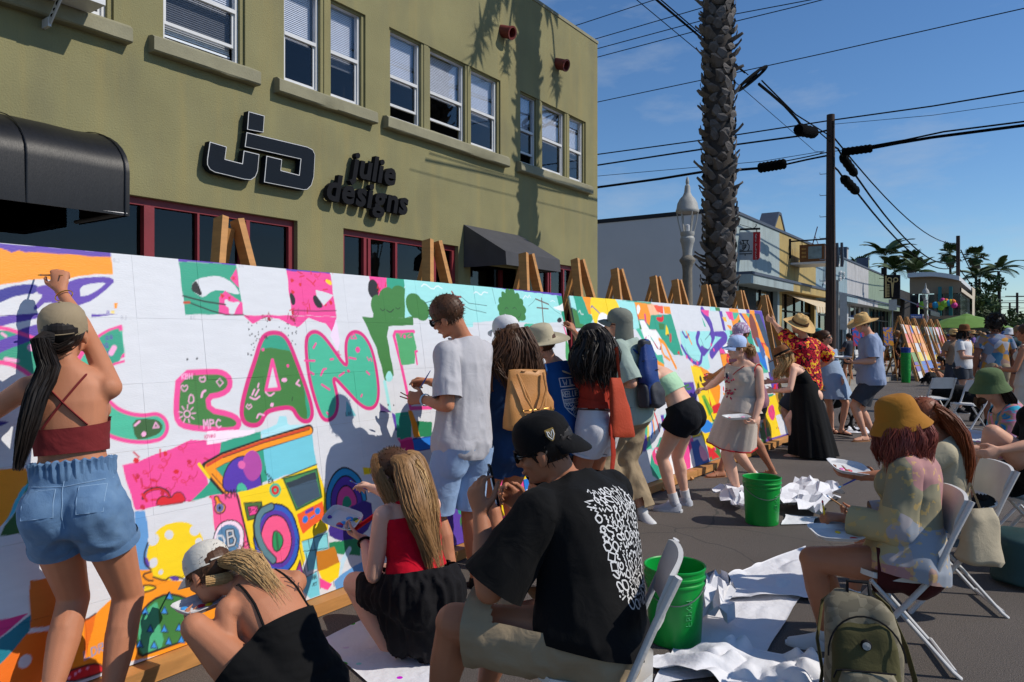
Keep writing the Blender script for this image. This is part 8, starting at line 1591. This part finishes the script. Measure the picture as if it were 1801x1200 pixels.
def sheet(lab,q,amp=.02,fr=5,seed=0,n=44,mt=paper,z=.006,cat='paper sheet',curl=0,facet=0):
 n=facet or n
 a,b,c,d=[G(*p)if p[1]<1190 else G(p[0],p[1])for p in q];uv=np.linspace(0,1,n);U,W=np.meshgrid(uv,uv);A_=[np.array(p)for p in(a,b,c,d)];X=((1-U)[...,None]*A_[0]+U[...,None]*A_[1])*(1-W)[...,None]+((1-U)[...,None]*A_[3]+U[...,None]*A_[2])*W[...,None];X=X.reshape(-1,3)
 pq=np.c_[X[:,:2]*fr,np.full(len(X),seed*3.7)];h=np.abs(vnoise(pq))*1.6+np.abs(vnoise(pq*2.3+5))*.8;h=np.maximum(0,h-.32)
 if facet:rs=np.random.RandomState(seed);h=(rs.rand(len(X))*.5+np.clip(vnoise(pq*1.5)+.35,0,1))*.55;X[:,:2]+=rs.uniform(-.5,.5,(len(X),2))*np.ptp(X[:,:2],axis=0)/n*.9
 ed=(np.abs(U.ravel()-.5)>.5-.5/n)|(np.abs(W.ravel()-.5)>.5-.5/n)
 X[:,0]+=vnoise(pq*.8+9)*.12*(.3+amp*8);X[:,1]+=vnoise(pq*.8+19)*.12*(.3+amp*8);X[:,2]=z+h*amp*2+np.where(ed,.004,0)+curl*np.maximum(0,np.abs(U.ravel()-.5)*2-.8)*.4
 idx=np.arange(n*n).reshape(n,n);f=np.stack([idx[:-1,:-1],idx[:-1,1:],idx[1:,1:],idx[1:,:-1]],-1).reshape(-1,4);o0=X.mean(0)*np.array([1,1,0]);me=bpy.data.meshes.new('s');me.from_pydata((X-o0).tolist(),[],f.tolist());me.materials.append(mt);finish(me,True,12 if facet else 30);o=bpy.data.objects.new('paper_sheet',me);COL.objects.link(o);o.location=o0;return tag(o,lab,cat,'white paper sheets on the road')
sheet('paint flecked paper sheet under the crouching woman in red',[(560,1135),(660,1082),(830,1110),(760,1300)],.004,3,1,40,stained)
sheet('large white paper sheet lying between the two seated people',[(1150,1215),(1240,1015),(1430,1010),(1330,1180)],.012,4,2)
sheet('rumpled paper sheet running from the near green bucket towards the patchwork shirt',[(1235,1040),(1415,965),(1450,1060),(1250,1065)],.05,3.2,3,60,z=.02)
sheet('torn white paper in front of the near green bucket',[(1100,1172),(1290,1140),(1500,1178),(1420,1260)],.06,5,4,70,z=.014)
sheet('crushed white paper heap right of the far green bucket',[(1360,905),(1395,858),(1478,872),(1452,918)],.12,4.5,5,facet=13)
sheet('stained paper left of the far green bucket',[(1250,880),(1300,905),(1325,918),(1305,872)],.12,6,6,mt=stained,facet=8)
sheet('flat paper corner right of the far green bucket',[(1372,925),(1380,908),(1440,912),(1432,924)],.012,6,7,20)
sheet('white paper behind the man in the heather blue tee',[(1485,762),(1497,752),(1530,754),(1536,764)],.06,5,8,24)
sheet('white paper heap under the empty chairs',[(1640,772),(1652,748),(1690,756),(1700,776)],.14,5,9,facet=7)
sheet('curled white sheet leaning on the near green bucket',[(1225,1110),(1235,1030),(1290,1060),(1310,1112)],.16,5,10,facet=8)
# ================================================================ bags
def pack(t,nm,c,X,Y,Z,w,h,d,mt,prof=None,n=28,bulge=.25,tz=None):
 m=MB();rings=[]
 pf=np.array(prof or((0,.8,.7),(.03,.95,.9),(.3,1,1),(.7,.98,.95),(.88,.86,.8),(.97,.6,.5),(1,.3,.25)))
 for z in sorted({*pf[:,0],*np.linspace(.1,.9,9)}):
  sx,sd_=np.interp(z,pf[:,0],pf[:,1]),np.interp(z,pf[:,0],pf[:,2])
  ring=[]
  for j in range(n):a=2*math.pi*j/n;ca,sa=math.cos(a),math.sin(a);q=(abs(ca)**3.4+abs(sa)**3.4)**(-1/3.4);ring.append(c+X*(w/2*sx*ca*q)+Y*(d/2*(1+sd_*sa*q))+Z*(h*z))
  rings.append(ring)
 V_=np.array([p for r in rings for p in r]);o_=np.c_[vnoise(V_*9+3),vnoise(V_*9+31),vnoise(V_*9+57)]*.045*min(1,w/.25);V_=V_+o_;rings=[[V(p)for p in V_[i*n:(i+1)*n]]for i in range(len(rings))];m.loft(rings);return m.build(nm,mt,t,ang=60)
olive_m=cloth('olive_pack',(82,78,50),.14,300,.25);honey=pattern('honeycomb',[(126,118,98),(112,105,88),(136,128,108)],34,'cell');leath=mat('tan_leather_bag',(188,130,70),.5,.1,6,.15,120)
X,Y,Z=VD(.97,-.25),VD(-.25,-.97),VD(0,.12,1);c=P(1514,590,3.14);c.z=.01;t=thing('backpack','olive green backpack with pale honeycomb panels standing in the foreground','backpack',(c.x,c.y,0))
pack(t,'main_compartment',c,X,Y,Z,.30,.46,.16,honey)
f=lambda x,z,d:c+X*x+Z*z+Y*(.17+d)
pack(t,'front_panel',c+Y*.06+Z*.02,X,Y,Z,.262,.36,.12,olive_m);pack(t,'front_pocket',c+Y*.13+Z*.015,X,Y,Z,.22,.17,.075,honey,((0,.8,.7),(.1,.98,1),(.7,1,1),(.95,.9,.8),(1,.8,.5)))
m=MB();m.tube([f(-.1,.19,.035),f(.1,.192,.035)],.004,5);m.tube([f(-.13,.15,.02),f(-.12,.185,.035),f(-.1,.19,.036)],.004,5);m.build('zip',blackm,t);m=MB();m.tube([f(.145*math.cos(a),.23+.16*math.sin(a),.012-.02*math.sin(a))for a in[math.pi*q/16 for q in range(17)]],.004,5);m.build('zip',blackm,t)
m=MB();m.lathe([(.001,.006),(.019,.005),(.021,0),(.021,-.01)],f(.0,.285,.017),20,X,Z,Y,True);o=m.build('round_badge',blackm,t);m=MB();m.lathe([(.001,.002),(.016,0)],f(.0,.285,.0235),20,X,Z,Y);m.build('badge_face',mat('badge_grey',(170,168,162),.5,.2,90),o)
for s in(-1,1):
 m=MB();m.tube([c+X*s*.07+Z*.44,c+X*s*.13-Y*.03+Z*.38,c+X*s*(.19 if s>0 else .16)-Y*.02+Z*.22,c+X*s*(.21 if s>0 else .15)+Y*.02+Z*.1,c+X*s*.17+Y*.05+Z*.03],.022,8,squash=.3);m.build('shoulder_strap',olive_m,t)
m=MB();m.tube([c+X*.045+Z*.45+Y*.08,c+X*.04+Z*.5+Y*.07,c-X*.04+Z*.5+Y*.07,c-X*.045+Z*.45+Y*.08],.011,6,squash=.5);m.build('grab_handle',blackm,t)
# blue rucksack worn by the khaki man
bluepk=mat('blue_nylon',(18,52,118),.55,.15,6,.2,60);greypk=mat('grey_nylon',(44,46,54),.6,.2,8,.2,60)
p=mk;Y=-p.cf;X=p.cr;Z=(p.nk-p.pel).normalized();c=p.back(-.01,.08,.0);t=thing('backpack','blue and black hiking backpack worn by the khaki trousers man','backpack',(c.x,c.y,c.z))
pack(t,'main_compartment',c,X,Y,Z,.29,.56,.15,bluepk,((0,.7,.6),(.08,.95,1),(.35,1,.95),(.7,.9,.7),(.9,.7,.4),(1,.35,.1)));pack(t,'lid',c+Z*.44+Y*.01,X,Y,Z,.2,.12,.09,greypk);pack(t,'lower_pocket',c-Z*.0+Y*.05,X,Y,Z,.27,.24,.14,greypk,((0,.7,.6),(.1,.95,1),(.6,.95,.8),(1,.5,.2)))
for s in(-1,1):pack(t,'side_pocket',c+X*s*.14+Y*.02,X,Y,Z,.06,.2,.1,greypk);m=MB();m.tube([p.back(s*.09,.85,.04),p.nk+p.cr*s*.11+UPZ*.035,p.sh[s]*.6+p.nk*.4+p.cf*.12-UPZ*.05,p.spine(.55)[0]+p.cr*s*.17+p.cf*.1,p.back(s*.17,.3,.02)],.03,8,squash=.3);m.build('shoulder_strap',bluepk if s<0 else greypk,t)
for z in(.28,.38):m=MB();m.tube([c+X*-.14+Z*z+Y*.08,c+Z*(z+.03)+Y*(.155-(z-.28)*.3),c+X*.14+Z*z+Y*.08],.008,6,squash=.4);m.build('compression_strap',blackm,t)
m=MB();m.tube([p.back(-.15,.1,.04),p.spine(.08)[0]-p.cr*.24+p.cf*.0,p.spine(.08)[0]-p.cr*.2+p.cf*.14],.03,8,squash=.4);m.build('hip_belt',greypk,t)
# tan leather rucksack
p=wd_;Y=-p.cf;X=p.cr;Z=UPZ;c=P(921,751,4.66);t=thing('backpack','tan leather rucksack hanging on the navy romper woman','backpack',(c.x,c.y,c.z))
pack(t,'body',c,X,Y,Z,.33,.36,.12,leath,((0,.9,.9),(.04,1,1),(.2,1,.95),(.6,.9,.7),(.92,.82,.35),(1,.8,.12)));f=lambda x,z,d:c+X*x+Z*z+Y*(.13+d)
for q in(0,.02):
 m=MB();m.tube([f(-.1,.34,-.03),f(-.07+q,.2,.02),f(-.01,.1-q,.03),f(.06-q,.14,.03),f(.09,.24,.0),f(.085,.345,-.03)],.0085,7);m.build('handle',leath,t)
for s in(-1,1):m=MB();m.tube([f(s*.04,.36,-.05),p.back(s*.07,.78,.03),p.nk+p.cr*s*.1+UPZ*.02,p.sh[s]*.5+p.nk*.5+p.cf*.1],.017,8,squash=.35);m.build('strap',leath,t)
m=MB();m.tube([f(-.08,.115,.004),f(.1,.125,.004)],.004,5);m.build('zip',mat('brass',(190,150,80),.35,.1,metal=.8),t);m=MB()
m.prism([(.1,.09),(.115,.135),(.125,.11),(.14,.125),(.13,.095),(.14,.07),(.12,.085)],f,.006,.014);m.build('charm',MATS['brass'],t,smooth=False)
# rust tote and sash
rustb=mat('rust_bag',(176,62,30),.75,.12,5,.2,60);c=P(1090,768,5.15);X,Y=VD(.85,.5),VD(.5,-.85);t=thing('tote_bag','rust orange tote bag hanging beside the white shorts','bag',(c.x,c.y,c.z));pack(t,'body',c,X,Y,VD(-.12,0,1),.2,.42,.07,rustb,((0,1,.8),(.03,1.05,1),(.5,.8,.9),(.9,.55,.6),(1,.45,.3)));m=MB();m.tube([c+UPZ*.4,c+UPZ*.62-X*.03,wk.sh[1]],.014,6,squash=.4);m.build('strap',rustb,t)
m=MB();pts=[wk.back(.13,.36,.01),wk.back(.15,.25,.02)+VD(.3,-.1)*.05,P(1076,740,5.08),P(1079,800,5.06),P(1074,852,5.05)];m.tube(pts,[.035,.034,.032,.03,.022],10,squash=.3);m.build('waist_sash',rust,wk.root);wk.band(rust,.31,.43,.022,'waist_sash',(),wr=.01)
canv=cloth('canvas',(176,164,140),.08,200,.3);c=P(1706,985,4.05);t=thing('tote_bag','cream canvas tote slung on the chair behind the patchwork shirt','bag',(c.x,c.y,c.z));pack(t,'body',c,VD(1,.2),VD(.2,-1),UPZ,.25,.29,.12,canv,((0,.85,.8),(.08,1,1),(.5,.95,.9),(.85,.7,.7),(1,.5,.3)))
m=MB();m.tube([c+UPZ*.27+VD(1,0)*.06,c+UPZ*.42,c+UPZ*.27-VD(1,0)*.06],.012,6,squash=.4);m.build('handle',canv,t)
c=P(1782,945,4.75);c.z=.02;t=thing('cooler_bag','teal cooler bag with grey straps at the right edge','bag',(c.x,c.y,0));pack(t,'body',c,VD(1,.1),VD(.1,-1),UPZ,.42,.30,.3,mat('teal_cloth',(34,66,68),.7,.15),((0,.95,.95),(.05,1,1),(.9,.95,.95),(1,.85,.85)))
for s in(-.1,.1):m=MB();m.tube([c+VD(1,0)*s+VD(.1,-1)*.305+UPZ*z for z in(.0,.15,.29)],.018,6,squash=.3);m.build('strap',metal,t)
# ================================================================ palettes, brushes, phone
PC=[mat('paint_%d'%i,c,.3,.05,bump=0)for i,c in enumerate(((200,30,60),(60,150,220),(240,200,40),(30,110,70),(90,50,150),(230,120,180)))]
def tray(lab,c,X,Y,cols,w=.23,d=.15):
 X=X.normalized();Z=X.cross(Y).normalized();Y=Z.cross(X);Z=Z if Z.z>0 else-Z;t=thing('paint_tray',lab,'paint tray',c,0,'white foam paint trays');m=MB();rings=[]
 for k,z in((.86,0),(1.0,.018),(1.06,.02),(1.06,.023),(.98,.022),(.84,.004),(.01,.004)):rings.append([c+X*(w/2*k*ca*q)+Y*(d/2*k*sa*q)+Z*z for ca,sa,q in[(math.cos(a),math.sin(a),(abs(math.cos(a))**5+abs(math.sin(a))**5)**-.2)for a in[2*math.pi*j/28 for j in range(28)]]])
 m.loft(rings);m.build('tray',vinyl,t,ang=50);R=random.Random(lab)
 for i in cols:m=MB();m.ball(c+X*R.uniform(-.08,.08)+Y*R.uniform(-.045,.045)+Z*.006,(R.uniform(.012,.022),R.uniform(.01,.018),.005),10,6,X,Y,Z);m.build('paint_blob',PC[i],t)
 return t
def brush(lab,a,b,r=.0035,col=None,tip=0):
 m=MB();a,b=V(a),V(b);m.tube([a,a.lerp(b,.5),a.lerp(b,.82)],[r*.6,r*1.25,r],7);t=thing('paintbrush',lab,'paintbrush',a,0,'paintbrushes in hands');m.build('handle',col or woodm,t);m=MB();m.tube([a.lerp(b,.82),a.lerp(b,.9)],r*1.1,7);m.build('ferrule',metal,t);m=MB();m.tube([a.lerp(b,.9),a.lerp(b,.96),b],[r*1.1,r*1.2,r*.3],7);m.build('bristles',PC[tip],t)
g=wa.grip[1];brush('thin brush in the raised hand of the tan cap woman',g+VD(.4,-.5,-.02)*.07,g+VD(-.8,.35,.05)*.15,tip=2)
g=mp.grip[-1];brush('upper brush in the lower hand of the grey polo man',g,P(704,690,4.5));brush('lower brush in the lower hand of the grey polo man',g-UPZ*.012,P(703,697,4.46));g=mp.grip[1];brush('blue handled brush in the upper hand of the grey polo man',P(757,652,4.6),P(738,684,4.66),.004,mat('brush_blue',(60,80,170),.4,.05),1)
g=wc.grip[1];brush('brush held against the board by the woman in red',g+VD(.4,-.6)*.05,g+VD(-.7,.6,.2)*.14,.0035,mat('brush_blue',(60,80,170),.4,.05),1)
g=wb.grip[1];brush('short brush in the hand of the cream cap woman',g+VD(.4,-.5)*.05,g+VD(-.6,.8)*.12,tip=2)
tray('white tray with yellow and red paint held by the cream cap woman',wb.grip[-1]+V((0,0,.02))+VD(-.1,.4)*.05,VD(.45,.9,.0),VD(-.9,.4,.12),(0,2,1),.19,.12);tray('white tray full of mixed paints held by the woman in red',wc.grip[-1]+V((0,0,.03))+VD(-.5,.2)*.06,VD(.9,-.3,-.2),VD(.25,.8,.5),(0,1,2,3,4,5,3,4,1),.18,.13)
tray('white tray held low by the woman in the beige dress',wbz.grip[-1]+V((0,0,.02))+VD(-.9,-.2)*.1,VD(1,.2,.04),VD(-.2,1,.1),(0,5));tray('white tray held out by the man in the heather blue tee',tb.grip[-1]+V((0,0,.02))+VD(-.8,0)*.06,VD(1,.1),VD(0,1,.1),(2,5,0))
g=wm.grip[-1];tray('white tray on the lap of the patchwork shirt woman',g+V((0,0,-.045))+VD(.0,-.2)*.1,VD(1,.1,-.06),VD(-.1,1,.2),(0,2));brush('orange brush in the near hand of the patchwork shirt woman',g-UPZ*.03,g+VD(-.15,.1,1)*.1,.004,PC[2],0);brush('thin brush in the far hand of the patchwork shirt woman',wm.grip[1],wm.grip[1]+VD(-.7,.2,.5)*.13,tip=1)
tray('white tray with pink paint held up behind the mustard hat',P(1492,826,4.32),VD(1,.15,-.16),VD(-.1,1,.35),(5,0));brush('blue grey brush held by the auburn woman',P(1520,836,4.3),P(1474,858,4.25),.004,mat('brush_blue',(60,80,170),.4,.05),1);tray('white tray held by the person with crossed legs',P(1715,772,4.98),VD(1,.1,-.12),VD(-.1,1,.5),(0,5))
g=(ms.grip[-1]+ms.grip[1])*.5;c=P(868,853,2.74);Y=VD(-.78,-.1,.0);Z=VD(-.22,.05,1);X=Z.cross(Y).normalized();Y=Z.cross(X).normalized();t=thing('phone','black phone held up in both hands by the seated man','phone',c);m=MB();m.frame(c,X,Y,Z,(.074,.008,.152));m.build('case',blackm,t,smooth=False);m=MB();m.frame(c+Y*.0046,X,Y,Z,(.068,.001,.144));m.frame(c-Y*.0046,X,Y,Z,(.068,.001,.144));m.build('screen',mat('phone_screen',(50,62,74),.08,.3,30,0,spec=.7),t,smooth=False);m=MB();m.lathe([(.001,.003),(.008,.003),(.009,0)],c-Y*.006+Z*.055+X*.02,12,X,Z,-Y);m.build('camera_lens',lens_m,t)
# ================================================================ things up the street
lime=mat('lime_cloth',(98,134,52),.75,.12,4);c=P(1700,590,34);c.z=0;t=thing('parasol','lime green market umbrella open above the crowd','umbrella',c);n=8
for k in range(n):
 a0,a1=2*math.pi*k/n,2*math.pi*(k+1)/n;e=lambda a,r,z:c+V((math.cos(a)*r,math.sin(a)*r,z));m=MB();m.add([e(0,0,2.52),e(a0,.9,2.3),e(a1,.9,2.3),e(a0,1.85,1.86),e((a0+a1)/2,1.72,1.9),e(a1,1.85,1.86)],[(0,1,2),(1,3,4),(1,4,2),(2,4,5)]);m.build('canopy_panel',lime,t,smooth=False)
m=MB();m.tube([c,c+UPZ*2.6],.03,8);m.build('pole',whitep,t);m=MB();m.lathe([(.35,2.42),(.2,2.5),(.01,2.56)],c,10);m.build('vent',lime,t)
fur=mat('black_fur',(20,19,20),.9,.3,20);c=P(1683,740,13.6);c.z=0;t=thing('dog','fluffy black dog standing beside the empty chairs','dog',c);f,s=VD(-.6,.8),VD(.8,.6);q=lambda a,b,z:c+f*a+s*b+UPZ*z;m=MB()
m.limb(q(.26,0,.5),q(-.3,0,.48),[.16,.17,.15,.13]);m.limb(q(.28,0,.55),q(.42,0,.72),[.12,.1]);m.ball(q(.47,0,.76),.105);m.limb(q(.5,0,.74),q(.62,0,.7),[.06,.04]);m.limb(q(-.36,0,.5),q(-.52,0,.68),[.06,.08,.04])
for b in(-.1,.1):m.limb(q(.2,b,.4),q(.22,b,.2),[.075,.05]);m.limb(q(.22,b,.2),q(.22,b,.03),[.05,.045]);m.limb(q(-.26,b,.42),q(-.2,b,.28),[.1,.06]);m.limb(q(-.2,b,.28),q(-.33,b,.2),[.055,.045]);m.limb(q(-.33,b,.2),q(-.3,b,.03),[.045,.045]);m.limb(q(.44,b*.8,.83),q(.42,b*1.15,.68),[.035,.045,.03])
bm_=remesh(m,.018,3);skin(bm_,'body',fur,t);R=random.Random(1);m=MB()
for v in R.sample(list(bm_.vertices),900):a=V(v.co)+c;w=V((R.gauss(0,1),R.gauss(0,1),R.gauss(0,1))).normalized()*.014;m.add([a-w,a+w,a+V(v.normal)*.03-UPZ*.05],[(0,1,2)])
tag(m.build('coat',fur,t,smooth=False),kind='stuff')
def wheel(t,c,ax,r,w=.02,sp=10):ax=ax.normalized();u=ax.cross(UPZ).normalized();m=MB();ring=[c+u*math.cos(a)*r+UPZ*math.sin(a)*r for a in[q*math.pi/12 for q in range(25)]];m.tube(ring,w,6,False);[m.tube([c,ring[int(k*24/sp)]],.003,4)for k in range(sp)];m.tube([c-ax*.03,c+ax*.03],.02,6);m.build('wheel',blackm,t)
c=P(1468,760,12.4);c.z=0;t=thing('stroller','dark pushchair half hidden behind the light blue dress','stroller',c)
for a,b in((.0,-.22),(.0,.22),(-.5,.0)):wheel(t,c+VD(.3,-.9)*a*-1+VD(.9,.3)*b+UPZ*.14,VD(.9,.3),.13,.022)
m=MB();[m.tube([c+VD(.9,.3)*b+UPZ*.14,c+VD(.3,-.9)*.25+VD(.9,.3)*b*.8+UPZ*.55,c-VD(.3,-.9)*.35+VD(.9,.3)*b*.8+UPZ*1.0],.014,6)for b in(-.22,.22)];m.build('frame',metal,t);m=MB();m.limb(c+UPZ*.5,c-VD(.3,-.9)*.2+UPZ*.75,[.18,.2],12);m.build('seat',blackc,t)
def bike(lab,px,D,rz):
 c=P(px,590,D);c.z=.12;f=VD(math.cos(rz),math.sin(rz));s=f.cross(UPZ);t=thing('bicycle',lab,'bicycle',c,0,'parked bicycles');q=lambda a,z:c+f*a+UPZ*z;wheel(t,q(.5,.33),s,.33,.02,12);wheel(t,q(-.5,.33),s,.33,.02,12);m=MB()
 for a,b in(((-.5,.33),(-.12,.3)),((-.5,.33),(-.25,.75)),((-.12,.3),(-.25,.8)),((-.12,.3),(.36,.72)),((-.25,.75),(.36,.8)),((.5,.33),(.36,.9))):m.tube([q(*a),q(*b)],.018,6)
 m.build('frame',mat('bike_frame',(40,46,60),.35,.1),t);m=MB();m.limb(q(-.34,.86),q(-.14,.86),[.05,.025],8);m.build('saddle',blackm,t);m=MB();m.tube([q(.34,.98)+s*.28,q(.4,1.0),q(.34,.98)-s*.28],.014,6);m.tube([q(.36,.88),q(.4,1.0)],.014,6);m.build('handlebar',blackm,t)
bike('bicycle parked at the kerb behind the heather blue tee',1503,24.5,.2);bike('second bicycle leaning near the metal post',1476,26,.1);bike('bicycle behind the stack of buckets',1572,29,.3)
for lab,px,py,D,w,h,c1,c2 in(('blue painted canvas with red strokes behind the straw hat man',1513,590,21,.48,.62,(28,90,170),(180,60,60)),('ochre canvas on an easel by the scissors post',1562,592,25,.34,.62,(190,130,40),(40,90,160)),('small dark canvas low behind the bucket stack',1556,625,26,.3,.4,(176,96,44),(60,40,40))):
 c=P(px,py,D);t=thing('canvas',lab,'canvas',(c.x,c.y,0));X=VD(1,.15);N=VD(.15,-1,.15);Z=N.cross(X)if N.cross(X).z>0 else-N.cross(X);m=MB();m.frame(c,X,N,Z,(w,.03,h));m.build('panel',pattern('canvas_%d'%px,[c1,c1,c2,c1],5,'noise',.5),t,smooth=False)
 for s in(-1,1):m=MB();m.tube([c+X*s*.1+UPZ*.3-N*.04,V((*(c+X*s*.35).xy,0))],.018,5);m.build('easel_leg',woodm,t)
c=P(1633,590,31);c.z=0;t=thing('traffic_post','orange traffic delineator post between the two small boards','traffic post',c);m=MB();m.lathe([(.2,0),(.2,.05),(.06,.08),(.055,.6)],c,14,cap=True);m.lathe([(.055,.72),(.05,1.05),(.001,1.06)],c,14);m.build('body',mat('cone_orange',(226,70,24),.5,.1),t);m=MB();m.lathe([(.056,.6),(.055,.72)],c,14);m.build('band',whitep,t)
